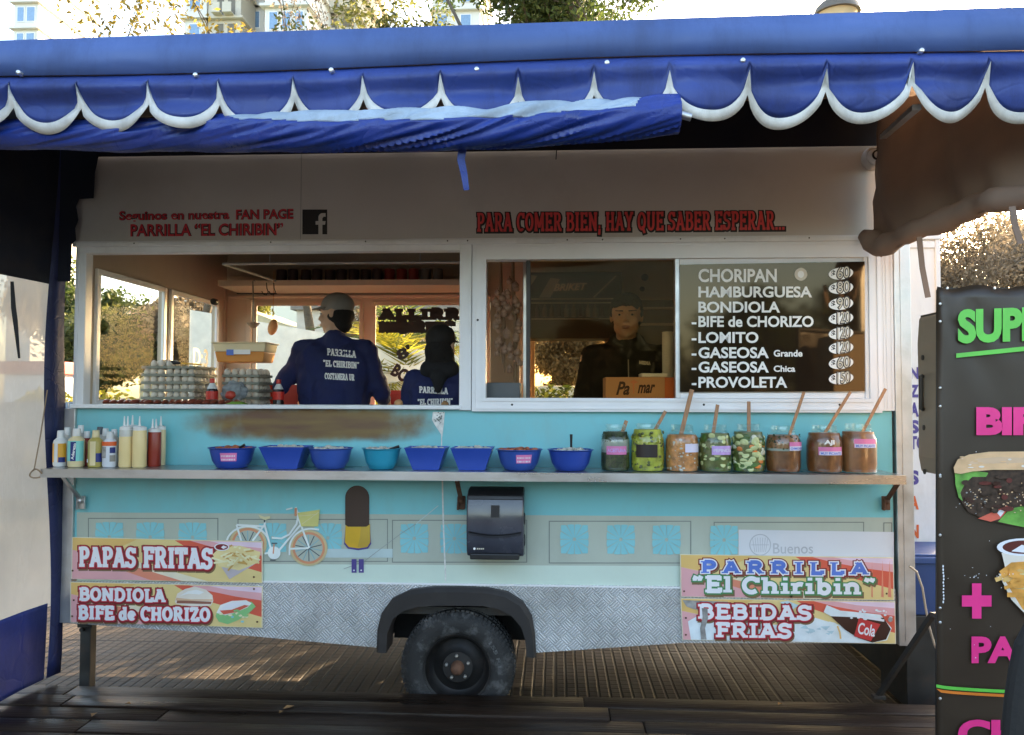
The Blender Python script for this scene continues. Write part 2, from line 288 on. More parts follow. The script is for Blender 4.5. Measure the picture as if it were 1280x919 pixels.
class Decal:
    """flat printed artwork, drawn in photo pixels and laid on the plane y=Y, later pieces in front"""
    def __init__(s,Y,step=.00009,proj=None): s.Y=Y; s.k=0; s.step=step; s.mb=MB(); s.proj=proj
    def nxt(s): s.k+=1
    def pt(s,x,y):
        return s.proj(x,y,s.k*s.step) if s.proj else P(x,y,s.Y)+Vector((0,-s.k*s.step,0))
    def poly(s,pts,m,layer=True):
        if layer: s.nxt()
        s.mb.mat(m).add([s.pt(*p) for p in pts],[tuple(range(len(pts)))]); return s
    def rect(s,x0,y0,x1,y1,m,sl=0): return s.poly([(x0,y0),(x0,y1),(x1,y1+sl),(x1,y0+sl)],m)
    def ell(s,cx,cy,rx,ry,m,rot=0,n=24):
        c,q=math.cos(R(rot)),math.sin(R(rot))
        return s.poly([(cx+rx*math.cos(-t)*c-ry*math.sin(-t)*q,cy+rx*math.cos(-t)*q+ry*math.sin(-t)*c) for t in [2*math.pi*i/n for i in range(n)]],m)
    def line(s,pts,w,m,ext=0):
        s.nxt(); v,f=ribbon([(p[0],p[1]) for p in pts],w/2,ext); s.mb.mat(m).add([s.pt(*p) for p in v],f); return s
    def text(s,body,quad,m,bold=.02,shear=0,ref=None,spacing=1.0,mirror=False):
        s.nxt(); s.mb.mat(m); k=s.k
        put_text(s.mb,body,quad,s.Y,bold,shear,ref=ref,spacing=spacing,mirror=mirror,proj=lambda x,y:s.pt(x,y)); return s
    def slab(s,body,x0,x1,yb,h,layers,t=.2,sl=0,gap=.06):
        """layers [(grow, material, dx, dy)] back to front, in px"""
        tot=sum(G[c][0]+gap for c in body)-gap; kx=(x1-x0)/tot
        for grow,m,dx,dy in layers:
            s.nxt(); s.mb.mat(m); x=0; base=s.k
            for c in body:
                w,st,se=G[c]
                q=0
                for p in st:
                    # thickness in px, glyph units scaled
                    pp=[(x0+(x+a)*kx,yb-b*h+sl*((x+a)/tot)) for a,b in p]
                    hw=t*min(h,kx*1.1)/2+grow
                    v,f=ribbon(pp,hw,grow)
                    s.k=base+q*.12; q+=1
                    s.mb.add([s.pt(a+dx,b+dy) for a,b in v],f)
                for sx,sy,shw in se:
                    hh=.15*h
                    cy=sy*h-(hh/2 if sy>.5 else -hh/2)
                    if 0.4<sy<.8 : cy=sy*h-hh/2
                    X=x0+(x+sx)*kx; Yc=yb-cy+sl*((x+sx)/tot); a=shw*kx+grow; b=hh/2+grow
                    s.k=base+q*.12; q+=1
                    s.mb.add([s.pt(X-a+dx,Yc-b+dy),s.pt(X-a+dx,Yc+b+dy),s.pt(X+a+dx,Yc+b+dy),s.pt(X+a+dx,Yc-b+dy)],[(0,1,2,3)])
                x+=w+gap
            s.k=base+1.2
        s.k=math.ceil(s.k); return s
    def build(s,name,parent): return s.mb.build(name,None,parent)

# ------------------------------------------------------------ simple materials
M('white paint',(.80,.80,.80),.4,var=.05,dirt=.35,dirtcol=(.35,.31,.26),ds=2.2,stretch=(1,1,.35))
M('clean white',(.84,.84,.85),.4,var=.03)
M('fascia paint',(.55,.525,.49),.5,var=.06,vs=2,dirt=.25,dirtcol=(.3,.27,.22),ds=1.5)
M('aluminium',(.56,.56,.56),.38,metal=.85,var=.1,vs=10,dirt=.3,dirtcol=(.3,.28,.25),ds=6,bump=.05)
M('steel shelf',(.50,.50,.51),.3,metal=.9,var=.12,vs=5,dirt=.45,dirtcol=(.30,.27,.25),ds=9,stretch=(.4,1,1))
M('black plastic',(.012,.012,.013),.45,var=.2)
M('black rubber',(.022,.021,.020),.75,var=.3,dirt=.75,dirtcol=(.17,.165,.16),ds=11,bump=.3,bs=90)
M('fender plastic',(.022,.018,.017),.6,var=.2,dirt=.35,dirtcol=(.06,.05,.045),ds=5)
M('rim steel',(.03,.028,.027),.5,metal=.5,var=.3,dirt=.4,dirtcol=(.07,.05,.04),ds=12)
M('rust',(.12,.055,.03),.8,var=.4,vs=30,bump=.3)
M('dark metal',(.05,.048,.045),.5,metal=.6,var=.2,dirt=.4,dirtcol=(.11,.06,.04),ds=10)
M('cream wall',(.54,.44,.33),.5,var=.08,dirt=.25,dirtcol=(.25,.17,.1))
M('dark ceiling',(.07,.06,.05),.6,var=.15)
M('stainless',(.55,.54,.52),.25,metal=1,var=.1,dirt=.2)
M('lining',(.24,.165,.125),.85,var=.12,bump=.3,bs=5)  # brown imitates flare haze over darker cloth, painted into the colour
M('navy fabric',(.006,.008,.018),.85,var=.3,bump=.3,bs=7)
M('strap black',(.012,.012,.014),.8)
vinyl('awning blue',(.026,.058,.26),trans=.12,rough=.42,bump=.22,bs=3,dirt=.55,dirtcol=(.02,.022,.04))
vinyl('awning band blue',(.064,.122,.32),trans=.12,rough=.5,bump=.14,bs=1.5,dirt=.45,dirtcol=(.05,.06,.10))
vinyl('tarp blue',(.012,.042,.27),trans=.1,rough=.30,bump=.45,bs=5,dirt=.35,dirtcol=(.03,.04,.09),crease=.12)
vinyl('hem blue',(.008,.016,.085),trans=.1,rough=.4,bump=.4,bs=5,dirt=.4)
vinyl('lower blue',(.014,.035,.21),trans=.1,rough=.42,bump=.3,bs=3,dirt=.6,dirtcol=(.05,.05,.07))
vinyl('tarp lining',(.40,.49,.58),trans=.15,rough=.4,bump=.5,bs=6,dirt=.5,dirtcol=(.16,.19,.22),crease=.15)
vinyl('trim white',(.72,.70,.65),trans=.1,rough=.6,bump=.12,bs=12,dirt=.55,dirtcol=(.34,.31,.27))
vinyl('clear vinyl',(.72,.57,.45),trans=.45,rough=.12,bump=.16,clear=.12,bs=1.6,dirt=.35,dirtcol=(.50,.40,.33),crease=.5)
glass('window glass',(.93,.92,.88),.03)
glass('tinted glass',(.88,.78,.62),.07,gcol=(1,.86,.62))
glass('jar glass',(.96,.98,.97),1.2)
M('grill black',(.02,.018,.016),.6,metal=.4,var=.3)
# ============================================================ SETTING
def tile_ground():
    m=bpy.data.materials.new('small tiles'); m.use_nodes=True; t=m.node_tree; b=t.nodes['Principled BSDF']
    tc=_n(t,'ShaderNodeTexCoord'); sep=_n(t,'ShaderNodeSeparateXYZ'); t.links.new(tc.outputs['Object'],sep.inputs[0])
    def groove(sock,per,w):
        a=_n(t,'ShaderNodeMath',operation='DIVIDE'); t.links.new(sock,a.inputs[0]); a.inputs[1].default_value=per
        f=_n(t,'ShaderNodeMath',operation='FRACT'); t.links.new(a.outputs[0],f.inputs[0])
        s=_n(t,'ShaderNodeMath',operation='SUBTRACT'); t.links.new(f.outputs[0],s.inputs[0]); s.inputs[1].default_value=.5
        ab=_n(t,'ShaderNodeMath',operation='ABSOLUTE'); t.links.new(s.outputs[0],ab.inputs[0])
        r=_n(t,'ShaderNodeMapRange'); r.inputs[1].default_value=.5-w; r.inputs[2].default_value=.5-w*.3; t.links.new(ab.outputs[0],r.inputs[0]); return r.outputs[0]
    gx=groove(sep.outputs[0],.064,.16); gy=groove(sep.outputs[1],.064,.10); gX=groove(sep.outputs[0],1.28,.012); gY=groove(sep.outputs[1],1.28,.012)
    def mx(a,b_,op='MAXIMUM'):
        q=_n(t,'ShaderNodeMath',operation=op); t.links.new(a,q.inputs[0]); 
        if hasattr(b_,'default_value') or not isinstance(b_,float): t.links.new(b_,q.inputs[1])
        else: q.inputs[1].default_value=b_
        return q.outputs[0]
    gy2=mx(gy,.6,'MULTIPLY'); g=mx(mx(gx,gy2),mx(gX,gY))
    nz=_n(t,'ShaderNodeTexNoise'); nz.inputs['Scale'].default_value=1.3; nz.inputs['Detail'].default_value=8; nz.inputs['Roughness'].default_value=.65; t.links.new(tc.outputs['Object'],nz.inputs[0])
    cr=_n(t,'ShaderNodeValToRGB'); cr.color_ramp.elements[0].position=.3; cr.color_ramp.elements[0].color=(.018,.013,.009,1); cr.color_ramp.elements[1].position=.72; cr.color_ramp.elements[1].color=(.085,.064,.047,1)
    ax=_n(t,'ShaderNodeMath',operation='MULTIPLY_ADD'); t.links.new(sep.outputs[0],ax.inputs[0]); ax.inputs[1].default_value=-.11; t.links.new(nz.outputs[0],ax.inputs[2]); t.links.new(ax.outputs[0],cr.inputs[0])  # tiles darken towards the right: occlusion shade and wetness put into the colour
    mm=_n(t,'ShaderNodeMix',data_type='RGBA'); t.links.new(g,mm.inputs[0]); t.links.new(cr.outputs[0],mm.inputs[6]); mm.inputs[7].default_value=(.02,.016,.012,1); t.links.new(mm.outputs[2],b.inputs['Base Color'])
    rr=_n(t,'ShaderNodeMapRange'); rr.inputs[1].default_value=.35; rr.inputs[2].default_value=.7; rr.inputs[3].default_value=.55; rr.inputs[4].default_value=.85; b.inputs['Specular IOR Level'].default_value=.22; t.links.new(nz.outputs[0],rr.inputs[0]); t.links.new(rr.outputs[0],b.inputs['Roughness'])
    iv=_n(t,'ShaderNodeMath',operation='SUBTRACT'); iv.inputs[0].default_value=1; t.links.new(g,iv.inputs[1])
    bp=_n(t,'ShaderNodeBump'); bp.inputs['Strength'].default_value=.9; bp.inputs['Distance'].default_value=.006; t.links.new(iv.outputs[0],bp.inputs['Height']); t.links.new(bp.outputs[0],b.inputs['Normal'])
    MATS['tiles']=m
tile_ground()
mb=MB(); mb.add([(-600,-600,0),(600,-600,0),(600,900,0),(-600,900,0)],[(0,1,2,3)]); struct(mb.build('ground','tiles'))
# road beyond, kerb
M('asphalt',(.055,.053,.05),.7,var=.2,vs=2); M('kerb stone',(.30,.28,.25),.8,var=.15)
mb=MB(); mb.add([(-200,9,.004),(200,9,.004),(200,17,.004),(-200,17,.004)],[(0,1,2,3)]); struct(mb.build('road','asphalt'))
mb=MB(); mb.box(-200,200,8.8,9.0,0,.13,.01); mb.box(-200,200,17,17.2,0,.13,.01); struct(mb.build('kerb','kerb stone'))
M('grass turf',(.10,.13,.035),.9,var=.35,vs=3,bump=.5,bs=20)
mb=MB(); mb.add([(-200,17.2,.1),(200,17.2,.1),(200,70,.1),(-200,70,.1)],[(0,1,2,3)]); o=struct(mb.build('lawn','grass turf'))
# wooden deck
M('wet board',(.020,.0115,.0075),.40,var=.5,vs=3,dirt=.6,dirtcol=(.055,.038,.027),ds=5,stretch=(.25,3,1),bump=.35,bs=25,rv=.16,spec=.22)
mb=MB(); y=-.10; i=0
while y>-7.5:
    w=.135+random.uniform(-.006,.006); x=-4.2+random.uniform(-1.5,0)
    while x<4.5:
        L=random.uniform(2.2,3.4); dz=random.uniform(-.004,.004); tilt=random.uniform(-.003,.003)
        n=len(mb.v); mb.box(x,x+L-.005,y-w,y,.15+dz,.20+dz,.006)
        x+=L
    y-=w+.011; i+=1
struct(mb.build('deck','wet board',smooth=30))
M('deck joist',(.02,.014,.01),.9)
mb=MB()
for yy in (-.2,-1.5,-3,-4.5,-6): mb.box(-5.2,5.5,yy-.05,yy+.05,0.001,.145)
struct(mb.build('deck_frame','deck joist'))
# litter on the deck (small dead leaves)
M('dead leaf',(.30,.16,.06),.8,var=.3)
mb=MB()
for px,py in [(118,893),(160,880),(352,890),(360,885),(975,880)]:
    d=fw+rt*((px-640)/F)+up*((459.5-py)/F); k=(.207-CAM.z)/d.z; c=CAM+d*k; a=random.uniform(0,6); s=random.uniform(.015,.035)
    mb.add([c+Vector((math.cos(a)*s,math.sin(a)*s*.5,0)),c+Vector((-math.sin(a)*s*.5,math.cos(a)*s*.5,.006)),c+Vector((-math.cos(a)*s,-math.sin(a)*s,.002)),c+Vector((math.sin(a)*s*.4,-math.cos(a)*s*.6,.008))],[(0,1,2,3)])
o=mb.build('leaf_litter','dead leaf'); o['kind']='stuff'; 
o['label']='dry brown leaf scraps scattered on the wet deck boards'; o['category']='leaf litter'

# ============================================================ TRAILER
T=thing('food_trailer','aqua and white food trailer with open serving hatches and one visible wheel','food trailer',(-.36,1.0,0))
XL=P(81,600,0).x; XR=P(1136,600,0).x
FZ0,FZ1=P(600,304,0).z,3.03   # header band
SILL=P(600,512,0).z
# ---- front wall below the sill, painted aqua with a scorched stain
def aqua_mat():
    m=M('aqua paint',(.19,.57,.62),.4,var=.05,vs=1.5,dirt=.34,dirtcol=(.26,.36,.33),ds=2.6,stretch=(1,1,.45))
    t=m.node_tree; b=[n for n in t.nodes if n.type=='BSDF_PRINCIPLED'][0]
    src=b.inputs['Base Color'].links[0].from_socket
    tc=_n(t,'ShaderNodeTexCoord'); sep=_n(t,'ShaderNodeSeparateXYZ'); t.links.new(tc.outputs['Object'],sep.inputs[0])
    nz=_n(t,'ShaderNodeTexNoise'); nz.inputs['Scale'].default_value=7; nz.inputs['Detail'].default_value=7; t.links.new(tc.outputs['Object'],nz.inputs[0])
    c=P(390,530,0)-WL[T.name]
    def math1(op,a,b_):
        q=_n(t,'ShaderNodeMath',operation=op)
        for i,x in enumerate((a,b_)):
            if isinstance(x,(int,float)): q.inputs[i].default_value=x
            else: t.links.new(x,q.inputs[i])
        return q.outputs[0]
    ex=math1('POWER',math1('ABSOLUTE',math1('DIVIDE',math1('SUBTRACT',sep.outputs[0],c.x),.68),0),3.0)
    ez=math1('POWER',math1('ABSOLUTE',math1('DIVIDE',math1('SUBTRACT',sep.outputs[2],c.z),.098),0),2.6)
    d=math1('ADD',math1('ADD',ex,ez),math1('MULTIPLY',math1('SUBTRACT',nz.outputs[0],.5),1.5))
    r=_n(t,'ShaderNodeMapRange'); r.interpolation_type='SMOOTHSTEP'; r.inputs[1].default_value=1.3; r.inputs[2].default_value=.25; r.inputs[3].default_value=0; r.inputs[4].default_value=1; t.links.new(d,r.inputs[0])
    cr=_n(t,'ShaderNodeValToRGB'); e=cr.color_ramp.elements; e[0].position=.35; e[0].color=(.24,.16,.045,1); e[1].position=.62; e[1].color=(.14,.07,.04,1)
    nx=_n(t,'ShaderNodeTexNoise'); nx.inputs['Scale'].default_value=3; nx.inputs['Detail'].default_value=5; mp=_n(t,'ShaderNodeMapping'); mp.inputs['Scale'].default_value=(.6,1,4); t.links.new(tc.outputs['Object'],mp.inputs[0]); t.links.new(mp.outputs[0],nx.inputs[0]); t.links.new(nx.outputs[0],cr.inputs[0])
    mm=_n(t,'ShaderNodeMix',data_type='RGBA'); t.links.new(r.outputs[0],mm.inputs[0]); t.links.new(src,mm.inputs[6]); t.links.new(cr.outputs[0],mm.inputs[7]); t.links.new(mm.outputs[2],b.inputs['Base Color'])
aqua_mat()
zb=P(600,730,0).z
mb=MB(); mb.box(XL+.06,XR-.08,0,.03,zb,SILL-.001)
mb.build('front_wall','aqua paint',T)
M('panel grey',(.47,.52,.44),.45,var=.05,dirt=.3,dirtcol=(.33,.34,.28),ds=4,stretch=(1,1,.5)); M('panel line',(.22,.25,.23),.5); M('mint strip',(.62,.74,.64),.45,var=.04,dirt=.2,dirtcol=(.4,.42,.36)); M('rosette teal',(.24,.60,.65),.45,var=.05)
M('sticker white',(.70,.72,.76),.4,var=.04,dirt=.15,dirtcol=(.5,.5,.5)); M('sticker faint',(.48,.50,.54),.4)
M('ghost sticker',(.50,.62,.62),.4,var=.08)
D=Decal(-.001)
def yb(px,l,r): return l+(r-l)*(px-100)/1000
D.poly([(96,yb(96,640.5,647)),(96,yb(96,704,709)),(1116,yb(1116,704,709)),(1116,yb(1116,640.5,647))],'panel grey')
D.poly([(96,yb(96,704,709)),(96,727),(1116,737),(1116,yb(1116,704,709))],'mint strip')
for a,b in [(110,273),(297,485),(490,659),(686,864),(892,1080),(1104,1115)]:
    t_,bt=yb((a+b)/2,647,653),yb((a+b)/2,701,706)
    for x0,y0,x1,y1 in [(a,t_,b,t_+1.2),(a,bt-1.2,b,bt),(a,t_+1.2,a+1.2,bt-1.2),(b-1.2,t_+1.2,b,bt-1.2)]: D.rect(x0,y0,x1,y1,'panel line')
for cx in (137,188,241,341,410,518,568,631,718,776,833,905):
    cy=yb(cx,671,676); a=18
    D.nxt()
    for k in range(12):
        t0,t1=2*math.pi*(k+.05)/12,2*math.pi*(k+.95)/12
        def sq(t,rr):
            q=1/max(abs(math.cos(t)),abs(math.sin(t)))**.8; return (cx+rr*q*math.cos(t),cy+rr*q*math.sin(t)*1.05)
        tm=(t0+t1)/2
        D.poly([sq(t1,a*.97),sq(tm,a),sq(t0,a*.97),sq(t0,2),sq(t1,2)],'rosette teal',False)
D.poly([(923,662),(923,694),(1117,697),(1117,665)],'sticker white')
D.line([(950+13*math.cos(t),681+13*math.sin(t)) for t in np.linspace(0,6.283,28)],1.2,'sticker faint')
for k in range(-3,4): D.line([(950+k*3.2,672),(950+k*2.2,690)],.7,'sticker faint')
D.line([(939,681),(961,681)],.8,'sticker faint')
D.text('Buenos',(966,679,1016,692),'sticker faint',.005)
D.rect(385,686,491,697,'ghost sticker')
D.build('side_graphic',T)
# crack line and chipped paint
M('bare filler',(.72,.72,.68),.6,var=.2,vs=40); M('chip grey',(.18,.20,.18),.7,var=.5,vs=60)
D=Decal(-.004)
D.line([(552,540),(552,580)],1.3,'bare filler'); D.line([(553,600),(554,650),(556,700),(557,727)],1.8,'bare filler')
D.poly([(541,515),(540,525),(544,532),(550,541),(553,546),(555,528),(556,515)],'bare filler')
for i in range(26): 
    D.ell(548+random.gauss(0,3),522+random.gauss(0,3),random.uniform(.5,1.4),random.uniform(.5,1.2),'chip grey',n=7)
M('scratch',(.30,.33,.33),.6)
D.line([(430,711),(455,702),(480,683),(500,668),(520,655)],.7,'scratch'); D.line([(520,655),(548,632)],1,'ghost sticker')
D.build('paint_scrape',T)
# ---- bicycle graphic
M('bike white',(.80,.86,.84),.4); M('bike orange',(.70,.30,.16),.4); M('bike yellow',(.66,.62,.22),.4); M('bike teal',(.25,.45,.5),.4); M('bike dark',(.08,.1,.12),.4); M('bike saddle',(.72,.66,.4),.4); M('bike tan',(.62,.50,.28),.4)
D=Decal(-.0075)
for cx,cy in ((310,680),(386,685)):
    D.ell(cx,cy,23.5,22.5,'bike tan'); D.ell(cx,cy,20.5,20,'bike orange'); D.ell(cx,cy,17.5,17,'panel grey')
    for k in range(14):
        t=k*math.pi/7+.2; D.line([(cx,cy),(cx+17*math.cos(t),cy+16.5*math.sin(t))],1.2,'bike dark' if k%2 else 'bike teal')
    D.ell(cx,cy,2.2,2.2,'bike dark')
D.line([(285,676)]+[(310+27*math.cos(t),681+23*math.sin(t)) for t in np.linspace(-2.9,-.2,14)],2.4,'bike white')
D.line([(362,694)]+[(388+26*math.cos(t),686+25*math.sin(t)) for t in np.linspace(-3.0,-1.5,10)]+[(399,662)],2.2,'bike white')
for l in ([(296,656),(330,658)],[(296,656),(303,680)],[(331,656),(316,676)],[(331,656),(340,690)],[(331,656),(331.5,652)],[(340,672),(352,673),(362,668),(371,655),(374,640)],[(349,688),(376,656)],[(349,688),(331,692)],[(372,644),(387,685)],[(362,686),(386,685)],[(370,634),(374,646)]):
    D.line(l,2.4,'bike white')
D.line([(331,648),(331,653)],1.8,'bike dark'); D.poly([(323,643),(326,648),(332,650),(338,648),(338,645),(331,646)],'bike saddle')
D.line([(358,637),(366,635)],1.8,'bike white'); D.line([(370,635),(370,645)],3,'bike orange')
D.poly([(372,641),(377,658),(398,658),(400,637)],'bike yellow'); D.line([(378,655),(399,640)],.6,'bike saddle'); D.line([(374,645),(396,643)],.6,'bike saddle')
D.ell(343,691,8,8,'bike white'); D.line([(343,680),(342,692)],1.6,'bike orange'); D.line([(340,679),(347,679)],1.4,'bike dark'); D.line([(338,700),(345,700)],1.4,'bike dark')
D.build('bicycle_graphic',T)
# ---- ice lolly graphic
M('lolly brown',(.055,.028,.018),.45,var=.1); M('lolly yellow',(.72,.43,.03),.45); M('lolly shade',(.58,.37,.05),.45); M('lolly violet',(.08,.06,.25),.45)
D=Decal(-.0075)
D.poly([(432,657),(430,680),(435,686),(448,688),(460,686),(464,680),(462,657)],'lolly violet')
D.poly([(432,655),(431,678),(436,684),(448,685.5),(459,684),(463,678),(462.5,655)],'lolly yellow')
D.poly([(451,658),(450,672),(447,684),(459,684),(463,678),(462.5,655)],'lolly shade')
D.poly([(431.5,656),(431.5,622)]+[(446.5+15*math.cos(t),622+15*-math.sin(t)) for t in np.linspace(3.14,0,16)]+[(461.5,622),(461.5,656),(458,658.5),(435,658.5)],'lolly brown')
for x in (439.5,448.5): D.rect(x,699,x+6.2,716,'lolly violet'); D.ell(x+3,713,1,1,'bike white',n=6)
D.build('lolly_graphic',T)
# ---- diamond plate skirt
def tread():
    m=bpy.data.materials.new('tread plate'); m.use_nodes=True; t=m.node_tree; b=t.nodes['Principled BSDF']
    tc=_n(t,'ShaderNodeTexCoord'); mp=_n(t,'ShaderNodeMapping'); mp.inputs['Rotation'].default_value=(0,R(45),0); mp.inputs['Scale'].default_value=(1,1,1); t.links.new(tc.outputs['Object'],mp.inputs[0])
    sp=_n(t,'ShaderNodeSeparateXYZ'); t.links.new(mp.outputs[0],sp.inputs[0])
    def m1(op,a,b_=0):
        q=_n(t,'ShaderNodeMath',operation=op)
        for i,x in enumerate((a,b_)):
            if isinstance(x,(int,float)): q.inputs[i].default_value=x
            else: t.links.new(x,q.inputs[i])
        return q.outputs[0]
    cell=.050
    u=m1('DIVIDE',sp.outputs[0],cell); v=m1('DIVIDE',sp.outputs[2],cell)
    fu,fv=m1('FRACT',u),m1('FRACT',v); par=m1('FLOORED_MODULO',m1('ADD',m1('FLOOR',u),m1('FLOOR',v)),2)
    def bars(along,across):
        s=m1('ABSOLUTE',m1('SUBTRACT',m1('FRACT',m1('MULTIPLY',across,4)),.5))
        a=_n(t,'ShaderNodeMapRange'); a.inputs[1].default_value=.34; a.inputs[2].default_value=.12; t.links.new(s,a.inputs[0])
        e=m1('ABSOLUTE',m1('SUBTRACT',along,.5)); c=_n(t,'ShaderNodeMapRange'); c.inputs[1].default_value=.46; c.inputs[2].default_value=.34; t.links.new(e,c.inputs[0])
        return m1('MULTIPLY',a.outputs[0],c.outputs[0])
    A,B=bars(fu,fv),bars(fv,fu)
    h=m1('ADD',m1('MULTIPLY',A,par),m1('MULTIPLY',B,m1('SUBTRACT',1,par)))
    bp=_n(t,'ShaderNodeBump'); bp.inputs['Strength'].default_value=1; bp.inputs['Distance'].default_value=.004; t.links.new(h,bp.inputs['Height']); t.links.new(bp.outputs[0],b.inputs['Normal'])
    nz=_n(t,'ShaderNodeTexNoise'); nz.inputs['Scale'].default_value=4; nz.inputs['Detail'].default_value=8; t.links.new(tc.outputs['Object'],nz.inputs[0])
    cr=_n(t,'ShaderNodeValToRGB'); cr.color_ramp.elements[0].position=.3; cr.color_ramp.elements[0].color=(.55,.55,.54,1); cr.color_ramp.elements[1].position=.65; cr.color_ramp.elements[1].color=(.82,.83,.84,1); t.links.new(nz.outputs[0],cr.inputs[0])
    hm=_n(t,'ShaderNodeMapRange'); hm.inputs[3].default_value=.74; hm.inputs[4].default_value=1.12; t.links.new(h,hm.inputs[0]); vm=_n(t,'ShaderNodeVectorMath',operation='SCALE'); t.links.new(cr.outputs[0],vm.inputs[0]); t.links.new(hm.outputs[0],vm.inputs['Scale']); t.links.new(vm.outputs[0],b.inputs['Base Color'])
    b.inputs['Metallic'].default_value=.35; b.inputs['Roughness'].default_value=.38
    MATS['tread']=m
tread()
def xz(px,py,Y=0): p=P(px,py,Y); return (p.x,p.z)
sk=-.012
mb=MB()
mb.prism([xz(*q) for q in [(83,726),(83,778),(300,793),(474,809),(474,785),(488,758),(515,745),(545,742),(556,742),(556,729)]],sk,sk+.012)
mb.prism([xz(*q) for q in [(556,729),(556,742),(615,742),(642,752),(660,775),(669,815),(672,815),(850,803),(1118,803),(1118,736)]],sk,sk+.012)
mb.build('skirt','tread',T)
D=Decal(sk-.001)
D.poly([(328,725.8),(328,728.3),(850,736),(1117,738),(1117,736),(850,733.6)],'clean white')
D.build('trim_strip',T)
# ---- fender, well, wheel
out=[(473,812),(474,785),(479,764),(492,746),(515,735),(545,731.5),(575,731.5),(610,733),(635,738),(654,750),(665,768),(669,790),(670.5,818)]
inn=[(486,812),(487,788),(494,770),(507,760),(525,755),(548,753.5),(575,753.5),(605,754),(625,758),(640,766),(652,780),(657,795),(659,817)]
mb=MB()
vo=[xz(*q) for q in out]; vi=[xz(*q) for q in inn]; n=len(vo)
V=[]; 
for (a,b) in zip(vo,vi):
    V+=[(a[0],sk,a[1]),(a[0],-.045,a[1]-.0),((a[0]*.75+b[0]*.25),-.062,(a[1]*.75+b[1]*.25)),(b[0],-.062,b[1]),(b[0],.10,b[1])]
Fc=[(i*5+j,i*5+j+1,(i+1)*5+j+1,(i+1)*5+j) for i in range(n-1) for j in range(4)]
mb.add(V,Fc); mb.build('fender','fender plastic',T,smooth=35)
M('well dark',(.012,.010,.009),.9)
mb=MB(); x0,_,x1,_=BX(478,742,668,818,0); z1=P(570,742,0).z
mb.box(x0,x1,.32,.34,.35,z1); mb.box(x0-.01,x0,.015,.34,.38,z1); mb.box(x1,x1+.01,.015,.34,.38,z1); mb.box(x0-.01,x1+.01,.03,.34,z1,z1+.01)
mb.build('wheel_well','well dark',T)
wc=P(571.5,832,-.02); wr=.298; wc=Vector((wc.x,.07,wr+.001))
wheel=bpy.data.objects.new('wheel',None); COL.objects.link(wheel); wheel.parent=T; wheel.location=wc-WL[T.name]; WL[wheel.name]=wc
mb=MB(); hw=.095
prof=[(.172,-hw+.012),(.178,-hw-.002),(.20,-hw-.010),(.235,-hw-.012),(.262,-hw-.006),(.283,-hw+.010),(.292,-hw+.028),(.298,0),(.292,hw-.028),(.28,hw),(.23,hw+.01),(.178,hw),(.172,hw-.012)]
mb.lathe(prof,wc,64,'y',capb=False)
for k in range(72):   # tread blocks
    a=2*math.pi*k/72
    for yy,s in ((-.062,1),(-.02,1),(.02,1),(.062,1)):
        c,s_=math.cos(a),math.sin(a); r=.293 if abs(yy)>.05 else .297
        mb.bar(wc+Vector((c*r-s_*-.009,yy,s_*r+c*-.009)),wc+Vector((c*r-s_*.009,yy,s_*r+c*.009)),.030,.010,upv=(c,0,s_))
for k in range(60):
    a=2*math.pi*k/60; mb.bar(wc+Vector((math.cos(a)*.262,-hw-.0065,math.sin(a)*.262)),wc+Vector((math.cos(a)*.286,-hw+.010,math.sin(a)*.286)),.012,.007,upv=(0,-1,0))
mb.build('tyre','black rubber',wheel,smooth=50)
M('sidewall letters',(.10,.10,.098),.8,var=.5,vs=60)
mb=MB()
def ringtext(s,a0,a1,r,h):
    v,f=text_geo(s,.03); mn,mxx=v.min(0),v.max(0); o=[]
    for q in v:
        u=(q[0]-mn[0])/(mxx[0]-mn[0]); w=(q[1]-mn[1])/(mxx[1]-mn[1]); a=R(a0+(a1-a0)*u); rr=r+w*h; o.append(wc+Vector((math.cos(a)*rr,-hw-.0145,math.sin(a)*rr)))
    mb.add(o,f)
ringtext('155 R13',40,-5,.213,.02)
mb.build('sidewall_marking','sidewall letters',wheel)
mb=MB(); mb.lathe([(.180,-hw+.004),(.176,-hw-.004),(.168,-hw-.001),(.160,-.06),(.150,-.03),(.135,-.02),(.125,-.028),(.10,-.040),(.085,-.055),(.078,-.068),(.035,-.070)],wc,48,'y',capb=False); mb.build('rim','rim steel',wheel,smooth=40)
mb=MB(); mb.lathe([(.036,-.068),(.034,-.10),(.026,-.118),(.012,-.126),(.001,-.127)],wc,20,'y',capb=False); mb.build('hub','rust',wheel,smooth=50)
M('bolt',(.45,.42,.38),.4,metal=.7)
for k in range(5):
    a=R(95+72*k); c=wc+Vector((math.cos(a)*.06,0,math.sin(a)*.06)); mb=MB(); mb.lathe([(.009,-.069),(.009,-.082),(.005,-.086),(.0005,-.087)],c,6,'y',capb=False); mb.build('bolt','bolt',wheel)
# axle and chassis underneath
mb=MB(); mb.tube([(wc.x,.17,wr),(wc.x,1.9,wr)],.03,12); mb.box(XL+.12,XR-.1,.35,.43,.50,.56); mb.box(XL+.12,XR-.1,1.55,1.63,.50,.56)
for x in (-2.1,-1.1,0.1,1.2): mb.box(x,x+.05,.05,1.9,.505,.555)
mb.build('chassis','dark metal',T)
# rear side wheel
mb=MB(); c2=Vector((wc.x,1.85,wr)); mb.lathe([(q[0],q[1]) for q in prof],c2,40,'y',capb=False); mb.lathe([(.18,0),(.02,.0)],c2,24,'y',capb=False); mb.build('rear_wheel','black rubber',T,smooth=50)
